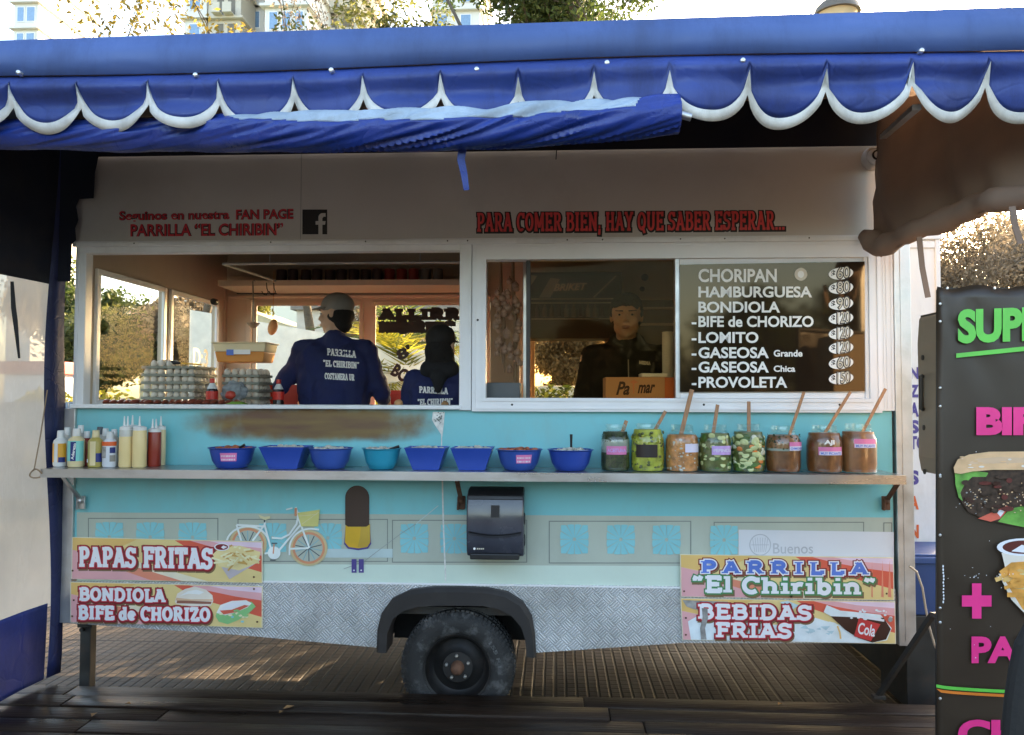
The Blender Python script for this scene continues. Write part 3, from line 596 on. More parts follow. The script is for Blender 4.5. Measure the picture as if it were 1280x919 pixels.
# jack leg left
p=P(110,850,.25)
mb=MB(); x=P(109,800,.12).x
mb.box(x-.03,x+.03,.10,.16,.02,.54,.004); mb.box(x-.07,x+.07,.06,.20,.004,.022,.003); mb.box(x-.042,x+.042,.09,.17,.44,.52,.004); mb.tube([(x-.015,.085,.43),(x-.015,.10,.43)],.012,10)
mb.build('jack_leg','dark metal',T)
# ---- posts
mb=MB()
mb.box(XL,XL+.062,-.02,.045,P(90,778,0).z,SILL-.0,.004)
mb.build('corner_post','aluminium',T)
mb=MB(); mb.box(XL+.045,XL+.105,-.022,.045,SILL+.001,3.0,.004); mb.box(XL+.062,XL+.068,-.027,-.0222,SILL+.01,2.95); mb.build('corner_post','white paint',T)
mb=MB()
a=P(1117,500,0).x
mb.box(a,a+.085,-.025,.05,P(1127,806,0).z,2.98,.004); mb.box(a+.03,a+.036,-.029,-.0252,P(1127,800,0).z,2.98)
mb.build('corner_post','aluminium',T)
b=P(1098,400,0).x
mb=MB(); mb.box(b,a-.001,-.02,.045,SILL-.0,2.98,.003); 
for q in (.015,.03,.055): mb.box(b+q,b+q+.004,-.0235,-.0202,SILL+.01,2.97)
mb.build('corner_post','white paint',T)
# ---- header fascia
mb=MB(); mb.box(XL+.04,XR-.085,-.03,.04,FZ0+.012,FZ1,.003); mb.build('header_panel','fascia paint',T)
mb=MB(); mb.box(XL+.04,XR-.085,-.048,-.0302,FZ0-.012,FZ0+.012,.003)
mb.box(XL+.04,XR-.085,-.036,-.0302,FZ0+.014,FZ0+.020); mb.build('drip_rail','white paint',T)
for px in (170,340,458,560,585,709,753,850,905,1010): 
    c=P(px,299.5-(px-97)*.008+3,-.03); mb=MB(); mb.ell((c.x,-.0495,FZ0+.004),(.004,.003,.004),8,5); mb.build('rivet','dark metal',T)
# vertical seam lines in the header
mb=MB()
for px in (376,): c=P(px,250,-.03); mb.box(c.x,c.x+.002,-.0315,-.0301,FZ0+.02,FZ1)
mb.build('panel_seam','panel line',T)
M('letter red',(.70,.06,.06),.5); M('letter black',(.012,.010,.010),.5); M('letter red deep',(.62,.035,.05),.5)
for s_,q_ in (('Seguinos en nuestra',(149,264,287,279,-1.5)),('FAN PAGE',(295,262,367,275,-1.0)),('PARRILLA “EL CHIRIBIN”',(163,280,354,296,-1.5))):
    D=Decal(-.0315)
    for m_,g in (('letter black',.055),('letter red deep',.014)): D.text(s_,q_,m_,g)
    D.build('lettering',T)
D=Decal(-.0315)
D.slab('PARA COMER BIEN, HAY QUE SABER ESPERAR...',596,981,290,24,[(1.7,'letter black',.4,.6),(-.1,'letter red',0,0)],t=.24,sl=-2.5,gap=.06)
D.build('lettering',T)
D=Decal(-.0315); D.rect(378,262,409,293,'letter black',0); D.mb.mat('fascia paint')
D.poly([(398,293),(398,281),(394.5,281),(394.5,276.5),(398,276.5),(398,273)]+[(403.5+5.5*math.cos(t),272-5.5*math.sin(t)) for t in np.linspace(3.1,1.75,6)]+[(407,266.5),(407,271),(404.5,271),(403,273),(403,276.5),(407,276.5),(406.3,281),(403,281),(403,293)],'fascia paint')
D.build('page_logo',T)
# ---- sill, window frames
def fr(px0,py0,px1,py1,Y0=-.03,Y1=.04,bev=.003,mb=None):
    x0,z0,x1,z1=BX(px0,py0,px1,py1,0); mb.box(x0,x1,Y0,Y1,z0,z1,bev)
mb=MB(); x0,_,x1,_=BX(93,500,577,510,0); mb.box(x0,x1,-.045,.16,SILL,SILL+.022,.004); mb.build('sill','white paint',T)
mb=MB(); fr(104,307,576,316,mb=mb); fr(566+9,306,590,513,Y0=-.026,mb=mb); 
mb.build('hatch_frame','white paint',T)
zT=P(850,303,0).z; zBt=SILL+.002
f0=BX(591,304,1098,515,0); f1=BX(608,324.5,1083,498,0)
mb=MB()
def mitre(o,i,y0,y1,mb):
    for a in ([(o[0],o[3]),(o[2],o[3]),(i[2],i[3]),(i[0],i[3])],[(o[0],o[1]),(i[0],i[1]),(i[2],i[1]),(o[2],o[1])],[(o[0],o[3]),(i[0],i[3]),(i[0],i[1]),(o[0],o[1])],[(o[2],o[3]),(o[2],o[1]),(i[2],i[1]),(i[2],i[3])]):
        mb.prism(a,y0,y1)
mitre(f0,f1,-.035,.04,mb)
o2=(f0[0]+.012,f0[1]+.012,f0[2]-.012,f0[3]-.012); i2=(f0[0]+.02,f0[1]+.02,f0[2]-.02,f0[3]-.02); mitre(o2,i2,-.041,-.0352,mb)
o2=(f1[0]-.018,f1[1]-.018,f1[2]+.018,f1[3]+.018); mitre(o2,f1,-.041,-.0352,mb)
mb.build('window_frame','clean white',T)
for px in (597,1089,640,880,1050):
    py=400 if px in (597,1089) else 506
    c=P(px,py,-.04); mb=MB(); mb.ell((c.x,-.0365,c.z),(.006,.003,.006),8,5); mb.build('screw','dark metal',T)
# sashes: sliding pane (left) and board sash (right)
mb=MB(); s0=BX(843,324.5,849,498,0); mb.box(s0[0],s0[2],-.03,.035,f1[1],f1[3],.003); s0=BX(655,324.5,663,498,.02); mb.build('sash_bar','aluminium',T); mb=MB(); mb.box(s0[0]+.012,s0[2],.0,.03,f1[1],f1[3],.003); mb.build('sash_bar','dark metal',T)
mb=MB(); a_=BX(663,325,843,498,.015); mb.box(a_[0],a_[2],.012,.016,f1[1],f1[3]); mb.build('window_pane','tinted glass',T)
mb=MB(); a_=BX(849,325,1083,498,0); mb.box(a_[0],a_[2],-.02,.03,f1[1],f1[3]); mb.build('sash_panel','clean white',T)
mb=MB(); q=BX(1075,325,1083,498,0); mb.box(q[0]+.012,q[2],-.032,-.0203,f1[1],f1[3],.002); q=BX(849,490,1083,498,0); mb.box(q[0],q[2]-.03,-.03,-.0203,q[1],q[3]-.004,.002); mb.build('sash_trim','clean white',T)
# ---- shell
RX0,RX1=XL+.04,XR-.04; YB=1.95
mb=MB(); mb.box(RX0,RX1,.045,YB,3.0,3.04); mb.build('roof','white paint',T)
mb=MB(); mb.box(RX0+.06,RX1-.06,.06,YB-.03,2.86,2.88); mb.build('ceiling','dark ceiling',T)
mb=MB(); mb.box(RX0+.02,RX1-.02,.04,YB,.56,.60); mb.build('trailer_floor','dark metal',T)
# back wall with openings  (x ranges in metres at y=YB)
def bx_(px): return P(px,450,YB).x
wA=(bx_(318),bx_(455)); wB=(bx_(466),bx_(613)); wC=(bx_(664),bx_(760))
zt=P(450,378,YB).z; zc=P(700,424,YB).z; zl=1.38
mb=MB()
edges=[RX0,wA[0],wA[1],wB[0],wB[1],wC[0],wC[1],RX1]
mb.box(RX0,RX1,YB-.03,YB,.56,zl); mb.box(RX0,RX1,YB-.03,YB,zt+.25,3.0)
for a,b,top in ((edges[0],edges[1],0),(edges[2],edges[3],0),(edges[4],edges[5],0),(edges[6],edges[7],0)): mb.box(a,b,YB-.03,YB,zl,zt+.25)
for (a,b) in (wA,wB): mb.box(a,b,YB-.03,YB,zt,zt+.25)
mb.box(wC[0],wC[1],YB-.03,YB,zc+.1,zt+.25)
mb.build('back_wall','cream wall',T)
for (a,b),tp in ((wA,zt),(wB,zt),(wC,zc+.1)):
    w=MB(); t_=.03
    w.box(a,a+t_,YB-.045,YB-.0302,zl,tp,.003); w.box(b-t_,b,YB-.045,YB-.0302,zl,tp,.003); w.box(a+t_,b-t_,YB-.045,YB-.0302,tp-t_,tp,.003); w.box(a+t_,b-t_,YB-.045,YB-.0302,zl,zl+t_,.003)
    fo=w.build('rear_window','cream wall',T)
    g=MB(); g.box(a,b,YB-.02,YB-.016,zl,tp); g.build('pane','window glass',fo)
# frame strips above rear windows, inside
mb=MB(); z=P(450,355,YB).z; mb.box(RX0+.06,wB[1],YB-.07,YB-.0302,zt+.03,zt+.05,.003); mb.box(RX0+.06,wB[1],YB-.06,YB-.0302,zt+.16,zt+.20,.003); 
x=P(283,400,YB).x; mb.box(x-.03,x+.02,YB-.08,YB-.0302,zl,zt+.16,.004); mb.box(wA[0]-.05,wA[0]-.01,YB-.06,YB-.0302,zl,zt+.02,.004)
mb.build('wall_trim','cream wall',T)
# left side wall
SX=RX0; y1,y2,y3,y4=.14,.90,1.0,1.72; zs0,zs1=P(110,503,.14).z,2.41
mb=MB()
mb.box(SX,SX+.03,.046,YB,.56,zs0); mb.box(SX,SX+.03,.046,YB,zs1,3.0)
for a,b in ((.046,y1),(y2,y3),(y4,YB)): mb.box(SX,SX+.03,a,b,zs0,zs1)
mb.build('side_wall','cream wall',T)
for a,b in ((y1,y2),(y3,y4)):
    w=MB()
    w.box(SX+.0302,SX+.05,a-.02,a+.015,zs0-.02,zs1+.02,.003); w.box(SX+.0302,SX+.05,b-.015,b+.02,zs0-.02,zs1+.02,.003); w.box(SX+.0302,SX+.05,a+.015,b-.015,zs1-.012,zs1+.02,.003); w.box(SX+.0302,SX+.05,a+.015,b-.015,zs0-.02,zs0+.012,.003)
    fo=w.build('side_window','white paint',T); g=MB(); g.box(SX+.012,SX+.016,a,b,zs0,zs1); g.build('pane','window glass',fo)
# sign lettering on the second side pane, seen from inside
M('letter cream',(.8,.72,.5),.5)
v,f=text_geo('D:3',.02); mn,mxx=v.min(0),v.max(0); mb=MB()
mb.add([(SX+.020,1.38+(q[0]-mn[0])/(mxx[0]-mn[0])*.24,1.93+(q[1]-mn[1])*.18) for q in v],f); mb.build('glass_lettering','letter cream',T)
# right side wall
mb=MB(); mb.box(RX1-.03,RX1,.05,YB-.0301,.56,3.0); mb.build('side_wall','cream wall',T)
# central column, interior (mullion behind the front posts)
mb=MB(); x=P(598,400,.04).x; mb.box(x-.05,x+.03,.045,.09,SILL,2.86,.004); mb.build('mullion','white paint',T)
# counters: inner work bench, grill shelf
mb=MB(); mb.box(RX0+.04,P(590,500,0).x,.16,.95,SILL-.10,SILL-.055,.004); mb.build('work_bench','stainless',T)
mb=MB(); mb.box(P(608,500,0).x,RX1-.1,.05,.45,SILL-.09,SILL-.03,.004); mb.build('counter','stainless',T)
# ---- outside shelf with brackets
ZS=P(600,583.5,0).z
mb=MB(); sx0=P(52,592,-.31).x; sx1=P(1132,605,-.31).x
mb.box(sx0,sx1,-.315,-.014,ZS-.035,ZS,.003); mb.box(sx0,sx1,-.319,-.3152,ZS-.042,ZS+.001)
mb.build('shelf','steel shelf',T)
for px in (104,577,1106):
    c=P(px,615,-.012); mb=MB()
    mb.bar((c.x,-.02,c.z-.05),(c.x-.005,-.20,ZS-.037),.022,.010); mb.box(c.x-.02,c.x+.02,-.03,-.015,c.z-.09,c.z-.02,.003); mb.ell((c.x,-.035,c.z-.045),.016,10,6); mb.tube([(c.x-.016,-.04,c.z-.09),(c.x-.012,-.045,c.z-.02)],.006,8)
    mb.build('shelf_bracket','rust' if px!=104 else 'aluminium',T)
# ---- interior overhead shelf against the back wall and hanging rack
mb=MB(); a=P(330,340,1.55).x; b=P(585,340,1.55).x; z=P(450,356,1.55).z
mb.box(a-.3,b+.10,1.45,YB-.08,z-.02,z,.003); mb.box(a-.3,b+.10,1.44,1.449,z-.02,z+.02); mb.build('overhead_shelf','cream wall',T)
mb=MB(); a=P(279,330,.7); b=P(585,326,.7); c=P(345,355,1.45); zz=a.z
mb.tube([(c.x,1.43,zz),(a.x,.7,zz),(b.x,.7,zz)],.009,8); mb.tube([(a.x+.3,.7,zz),(a.x+.3,.7,2.86)],.004,6); mb.tube([(b.x-.3,.7,zz),(b.x-.3,.7,2.86)],.004,6)
mb.build('hanging_rail','aluminium',T)
# ============================================================ SIGNS ON THE TRAILER
M('sign pale yellow',(.80,.62,.27),.4,var=.06); M('sign yellow',(.78,.50,.17),.4,var=.06); M('sign pink',(.78,.40,.42),.4,var=.06); M('sign red',(.72,.12,.07),.4,var=.06); M('sign coral',(.78,.27,.17),.4,var=.06); M('sign cream',(.82,.74,.56),.4)
M('sign lilac',(.78,.60,.70),.4); M('sign dark red',(.22,.012,.018),.45); M('sign crimson',(.55,.03,.05),.45); M('sign letter',(.82,.82,.86),.4,var=.04); M('sign shade',(.20,.13,.06),.6)
M('chip yellow',(.80,.66,.32),.5); M('chip pale',(.84,.78,.50),.5); M('chip brown',(.62,.36,.10),.5); M('tray grey',(.55,.48,.50),.5); M('bun white',(.80,.72,.62),.5); M('bun tan',(.72,.48,.30),.5); M('meat',(.30,.12,.08),.5); M('lettuce',(.25,.55,.22),.5); M('tomato',(.72,.13,.08),.5); M('bun pale',(.84,.84,.82),.5)
M('letter blue',(.10,.20,.62),.4); M('letter green',(.05,.25,.09),.4); M('ice blue',(.50,.68,.74),.4,var=.15,vs=20); M('ice white',(.76,.84,.87),.4,var=.08,vs=20); M('cola brown',(.05,.018,.012),.35); M('cola red',(.62,.05,.05),.4); M('torn metal',(.33,.32,.31),.55,var=.4,vs=30,metal=.3)
M('sign edge',(.5,.48,.45),.5,metal=.3)
def board(pts,Y0,name,label,mat='sign cream'):
    c=P(sum(p[0] for p in pts)/4,sum(p[1] for p in pts)/4,Y0); t=thing(name,label,'sign',(c.x,Y0+.012,c.z))
    mb=MB(); mb.prism([xz(*p,Y=Y0) for p in pts],Y0,Y0+.008); mb.build('board',mat,t); return t
YS=-.024
def signbg(D,q):
    (ax,ay),(bx,by),(cx,cy),(dx,dy)=q # tl, bl, br, tr
    def L(u,v): 
        tx,ty=ax+(dx-ax)*u,ay+(dy-ay)*u; ox,oy=bx+(cx-bx)*u,by+(cy-by)*u
        return (tx+(ox-tx)*v,ty+(oy-ty)*v)
    e=.004
    D.poly([L(e,.01),L(e,.99),L(1-e,.99),L(1-e,.01)],'sign pale yellow')
    D.poly([L(e,.30),L(e,.99),L(.42,.99),L(.30,.72),L(.12,.42)],'sign pink')
    D.poly([L(e,.02),L(e,.30),L(.12,.40),L(.26,.20),L(.34,.02)],'sign yellow')
    D.poly([L(.22,.55),L(.12,.55),L(.42,.99),L(.62,.99),L(.40,.72)],'sign coral')
    D.poly([L(.30,.50),L(.24,.55),L(.58,.99),L(.72,.99)],'sign cream')
    D.poly([L(.54,.02),L(.60,.18),L(.74,.42),L(.9,.62),L(1-e,.74),L(1-e,.02)],'sign red')
    D.poly([L(.62,.02),L(.72,.14),L(.86,.26),L(1-e,.34),L(1-e,.02)],'sign pink')
    D.poly([L(.72,.02),L(.82,.10),L(1-e,.16),L(1-e,.02)],'sign lilac')
    return L
def letters(D,s,x0,x1,yb,h,sl=0,t=.25,fill='sign letter'):
    D.slab(s,x0,x1,yb,h,[(2.4,'sign shade',1.6,2.6),(2.6,'sign dark red',.3,.5),(1.3,'sign crimson',0,.1),(.15,fill,0,0)],t=t,sl=sl,gap=.03)
def screws(D,pts):
    for p in pts: D.ell(p[0],p[1],1.3,1.3,'rust',n=8)
# 1
q=[(90,671.5),(89,724),(328,729),(328,677)]
t=board(q,YS,'sign_board','food sign reading PAPAS FRITAS with a picture of chips, above the BONDIOLA sign')
D=Decal(YS-.001); signbg(D,q)
letters(D,'PAPAS',98.5,170,708.5,25,1.2); letters(D,'FRITAS',179,266,709.5,26,2)
D.poly([(270,698),(287,724),(324,702),(323,690),(300,684)],'tray grey')
D.poly([(266,693),(276,684),(300,682),(326,690),(323,703),(299,713),(274,708)],'chip yellow')
for i in range(70):
    x=random.gauss(297,13); y=random.gauss(697,6.5)
    if ((x-296)/29)**2+((y-697)/14)**2>1: continue
    a=random.uniform(-1.2,1.2); l=random.uniform(4,9); D.line([(x-l*math.cos(a),y-l*math.sin(a)*.6),(x+l*math.cos(a),y+l*math.sin(a)*.6)],random.uniform(1.8,2.8),random.choice(['chip yellow','chip pale','chip pale','chip yellow','chip brown']))
D.ell(278,683.5,9.5,4.8,'sign letter'); D.ell(278,683.5,8,3.7,'sign dark red'); D.poly([(277,684),(280,681.5),(285,683.5),(280,686)],'sign letter')
screws(D,[(92,713),(318,721)]); D.build('artwork',t)
# 2
q=[(88,727.5),(88,778),(328,785),(328,733)]
t=board(q,YS,'sign_board','food sign reading BONDIOLA and BIFE de CHORIZO with two sandwich pictures')
D=Decal(YS-.001); signbg(D,q)
letters(D,'BONDIOLA',99,207,750.5,16,2.2); letters(D,'BIFE',98,143,774,17,.8); letters(D,'de',149,170,774.5,16,.3); letters(D,'CHORIZO',176,263,775.5,17,1.2)
D.poly([(219,752),(222,742),(232,736),(244,733),(258,737),(266,744),(267,751),(264,757),(240,758),(221,755)],'bun white'); D.poly([(222,750),(265,752),(264,755),(221,754)],'meat'); D.poly([(221,747),(240,749),(266,749),(266,751),(220,750.5)],'bun tan')
D.poly([(225,745),(235,739),(246,737),(256,740),(250,743),(236,742)],'bun pale')
D.poly([(270,770),(272,764),(285,755),(315,752),(320,758),(312,766),(298,775),(285,780),(274,777)],'lettuce')
D.poly([(271,766),(276,756),(290,751),(308,750),(315,754),(310,759),(296,765),(282,769)],'bun pale'); D.poly([(275,763),(290,762),(306,756),(312,757),(296,765),(280,768)],'tomato'); D.poly([(276,762),(290,760),(310,753),(300,752),(284,755)],'sign letter')
for i in range(16): D.ell(random.uniform(276,312),random.uniform(766,777)-random.uniform(0,6),random.uniform(1.5,3),1.4,random.choice(['lettuce','lettuce','chip pale','rosette teal']),n=8)
screws(D,[(93,750),(91,770),(318,736),(322,777)]); D.build('artwork',t)
# 3
q=[(850,693),(851,746),(1118,750.5),(1117,697)]
t=board(q,YS,'sign_board','food sign reading PARRILLA “El Chiribin” in blue and white letters')
D=Decal(YS-.001); signbg(D,q)
for x,wd in ((1103,1.6),(1112,2.2),(1090,1)): D.poly([(x,700),(x-wd,746),(x+wd,747)],'sign coral')
D.slab('PARRILLA',875,1086,716.5,15.5,[(2.6,'sign shade',1.6,2.4),(2.7,'sign dark red',0,.2),(1.2,'sign letter',0,0),(-.3,'letter blue',0,0)],t=.36,sl=2.0,gap=.24)
for s,a,b in (('“El',864,915),('Chiribin”',926,1095)):
    D.slab(s,a,b,741.5 if s!='“El' else 740,20,[(2.4,'sign shade',1.4,2.6),(1.9,'letter green',0,.2),(.25,'sign letter',0,0)],t=.27,sl=1.6 if s!='“El' else .4,gap=.03)
screws(D,[(855,739),(1108,742)]); D.build('artwork',t)
# 4
q=[(850.5,748),(853,800),(1120,805),(1119,752)]
t=board(q,YS,'sign_board','scraped sign reading BEBIDAS FRIAS with a picture of a cola bottle on ice')
D=Decal(YS-.001); L=signbg(D,q)
D.poly([L(.03,.55),L(.10,.35),L(.25,.55),L(.45,.60),L(.58,.35),L(.72,.55),L(.88,.75),L(.9,.99),L(.04,.99)],'ice white')
for i in range(34): 
    x=random.uniform(862,1080); y=random.uniform(776,798); a=random.uniform(0,3); l=random.uniform(3,7)
    D.poly([(x+l*math.cos(a+k*2.1),y+l*.5*math.sin(a+k*2.1)) for k in range(3,0,-1)],random.choice(['ice blue','ice white']))
D.poly([L(.46,.05),L(.50,.02),L(.55,.12),L(.52,.22)],'ice blue'); 
D.poly([(853,750),(910,752),(905,757),(900,766),(880,764),(866,761),(858,758)],'torn metal')
letters(D,'BEBIDAS',872,1015,773,18,2); letters(D,'FRIAS',894,990,796,18,1.5)
D.poly([(884,760),(885,772),(881,785),(883,799),(876,799),(875,785),(878,771),(877,760)],'torn metal')
D.poly([(1029,765),(1033,756),(1040,759),(1050,763),(1072,765),(1100,768),(1114,785),(1108,800),(1090,803),(1072,797),(1058,787),(1044,773)],'ice white')
D.poly([(1038,770),(1062,771),(1104,772),(1113,786),(1107,799),(1090,803),(1072,797),(1056,787)],'cola brown')
D.poly([(1073,772),(1100,780),(1088,801),(1067,795)],'cola red'); D.poly([(1066,766),(1100,772),(1105,777),(1074,772)],'sign letter'); D.text('Cola',(1072,777,1093,792,4),'sign letter',.02,shear=.3)
for i in range(24): D.ell(random.uniform(1062,1114),random.uniform(762,776),random.uniform(1,2.6),random.uniform(.8,1.6),random.choice(['sign letter','ice white']),n=7)
D.ell(1112,774,3,3,'torn metal'); D.line([(1046,782),(1049,790),(1050,798)],2,'sign yellow')
screws(D,[(857,772),(857,793)]); D.build('artwork',t)
# menu board
def boardmat():
    m=M('menu black',(.020,.013,.008),.05,var=.05,rv=0); b=[n for n in m.node_tree.nodes if n.type=='BSDF_PRINCIPLED'][0]; b.inputs['Specular IOR Level'].default_value=.48; b.inputs['Specular Tint'].default_value=(1,.80,.55,1)
boardmat()
q=[(850,331),(850,490),(1081,489),(1081,327)]
c=P(966,408,-.045); t=thing('menu_board','glossy black menu board with white price list starting CHORIPAN','menu board',(c.x,-.036,c.z))
mb=MB(); mb.prism([xz(*p,Y=-.045) for p in q],-.045,-.038); mb.build('board','menu black',t)
M('menu letter',(.84,.83,.80),.5,var=.05); M('menu cream',(.62,.56,.45),.5)
D=Decal(-.0465)
items=[('CHORIPAN',873,971,336,353,0),('HAMBURGUESA',873,1015,358,372,0),('BONDIOLA',873,975,377,391,0),('BIFE de CHORIZO',873,1017,395,409,1),('LOMITO',873,948,415,429,1),('GASEOSA',873,961,434,448,1),('GASEOSA',873,961,452,466,1),('PROVOLETA',873,984,471,485,1)]
for s,a,b,y0,y1,d in items:
    D.text(s,(a,y0,b,y1),'menu letter',.028)
    if d: D.rect(864.5,(y0+y1)/2+1,870.5,(y0+y1)/2+3.6,'menu letter')
D.text('Grande',(967,437.5,1003,446),'menu letter',.03); D.text('Chica',(967,457,994,465),'menu letter',.03)
D.ell(1001,343,8,8,'menu cream'); D.ell(1001,343,4,4.5,'menu letter')
for p,y in zip(['60','80','90','120','120','120','60','150'],[342,360,380,398,417,435,454,473]):
    D.ell(1051,y,15.5,7.5,'menu letter',rot=-6); D.text('$',(1039,y-4,1044,y+5),'letter black',.03); D.text(p,(1045,y-9,1063,y+8,-1.5),'letter black',.06)
    D.text(p,(1046.5,y-7.5,1061.5,y+6.5,-1.5),'menu cream',.0)
D.build('lettering',t)
# ============================================================ DISPENSER, DOME CAMERA
M('dispenser smoke',(.045,.048,.065),.22,var=.15,coat=.3,dirt=.2,dirtcol=(.12,.12,.13),ds=8); M('dispenser dark',(.018,.017,.019),.4,var=.2)
c=P(620,655,-.1); t=thing('towel_dispenser','smoky dark plastic paper towel dispenser fixed under the shelf','towel dispenser',(c.x,-.016,P(620,700,-.1).z))
x0,z0,x1,z1=BX(584,613,655,700,-.16)
prof=[(-.016,z1-.02),(-.06,z1+.006),(-.13,z1),(-.175,z1-.025),(-.195,z1-.09),(-.20,z1-.17),(-.198,z0+.11),(-.185,z0+.045),(-.165,z0+.02),(-.016,z0)]
def yzprism(mb,prof,xa,xb,inset=0):
    n=len(prof); v=[(xa,p[0],p[1]) for p in prof]+[(xb,p[0],p[1]) for p in prof]
    mb.add(v,[tuple(range(n-1,-1,-1)),tuple(range(n,2*n))]+[(i,(i+1)%n,(i+1)%n+n,i+n) for i in range(n)])
mb=MB(); yzprism(mb,prof,x0,x1); mb.build('cover','dispenser smoke',t,smooth=40,bevel=.008)
mb=MB(); yzprism(mb,[(-.016,z1-.03),(-.06,z1+.009),(-.132,z1+.003),(-.179,z1-.024),(-.186,z1-.045),(-.05,z1-.05)],x0+.004,x1-.004); mb.build('lid','dispenser dark',t,smooth=40,bevel=.004)
mb=MB(); xm=(x0+x1)/2; v=[]; n=16
for i in range(n+1):
    u=i/n; x=x0+.012+(x1-x0-.024)*u; sag=-.016*math.sin(math.pi*u); v+=[Vector((x,-.206,z0+.15+sag)),Vector((x,-.2015,z0+.142+sag)),Vector((x,-.206,z0+.136+sag))]
mb.add(v,[(i*3+j,(i+1)*3+j,(i+1)*3+j+1,i*3+j+1) for i in range(n) for j in range(2)]); mb.build('grip_line','dispenser dark',t,smooth=50)
mb=MB(); mb.box(x0+.018,x1-.022,-.202,-.14,z0+.008,z0+.038,.006); mb.build('outlet','black plastic',t)
mb=MB(); mb.box(xm-.02,xm+.022,-.2045,-.199,z1-.13,z1-.07,.004); mb.build('window','dispenser dark',t)
D=Decal(-.204); D.ell(593,686,1.6,1.6,'menu letter',n=8)
for k in range(4): D.rect(596+k*2.4,685.2,597.8+k*2.4,687,'menu cream')
D.build('emblem',t)
mb=MB()
for zz in (z0+.09,z0+.2): mb.lathe([(.03,-.002),(.03,.003),(.022,.005)],(x1,-.10,zz),16,'x',capt=True)
mb.build('side_lock','dispenser dark',t)
c=P(1092,198,-.05); t=thing('security_camera','small round white security camera at the right end of the header','security camera',(c.x,-.0305,c.z))
mb=MB(); mb.lathe([(.058,-.001),(.06,-.02),(.056,-.035),(.045,-.05)],(c.x,-.0305,c.z),28,'y',capb=False); mb.build('base','fascia paint',t,smooth=50)
mb=MB(); mb.ell((c.x-.004,-.075,c.z),.040,20,12); mb.build('ball','white paint',t,smooth=180)
mb=MB(); mb.lathe([(.026,-.102),(.026,-.112),(.018,-.113),(.017,-.106),(.001,-.105)],(c.x-.004,0,c.z),20,'y',capb=False); mb.build('lens','black plastic',t,smooth=40)
# small wires on header
mb=MB(); a=P(695,183,-.04); mb.tube([(a.x,-.04,a.z+.04),(a.x+.004,-.045,a.z-.01),(a.x,-.04,a.z-.07)],.003,6); tag(mb.build('loose_wire','strap black'),'short loose black wire hanging over the top of the header','wire')
# ============================================================ THINGS ON THE SHELF
Z0=ZS+.0015
def shelf_x(px,Y,py=585): return P(px,py,Y).x
M('bowl blue',(.02,.065,.36),.35,var=.08); M('bowl blue dull',(.03,.085,.36),.35,var=.08); M('bowl teal',(.01,.28,.42),.35,var=.06)
M('salad white',(.55,.52,.45),.7,var=.3,vs=40,bump=.6,bs=70); M('salad red',(.40,.11,.05),.6,var=.5,vs=50,bump=.6,bs=70); M('pink label',(.72,.20,.42),.5); M('label white',(.78,.74,.80),.5); M('lilac label',(.55,.35,.70),.5,var=.15,vs=40)
M('spoon black',(.012,.012,.014),.35)
bl=['round blue salad bowl with a pink label, first of the bowls from the left','square blue bowl standing second from the left','round blue bowl between the square one and the teal one','teal round salad bowl, the only one that is not dark blue','square blue bowl just right of the teal bowl','square blue bowl above the left edge of the towel dispenser','round blue bowl with a pink label above the towel dispenser','round blue bowl at the right end of the bowls, spoon standing upright']
specs=[(290,60,'r','bowl blue','salad red',1,(306,556,10)),(358,58,'q','bowl blue','salad white',0,(373,557,2)),(413,57,'r','bowl blue dull','salad white',0,(437,562,38)),(477,50,'r','bowl teal','salad white',0,(499,558,36)),(534,53,'q','bowl blue','salad white',0,(557,562,45)),(591,53,'q','bowl blue','salad white',0,(613,562,50)),(649,59,'r','bowl blue dull','salad red',1,None),(713,58,'r','bowl blue','salad white',0,(714,543,-3))]
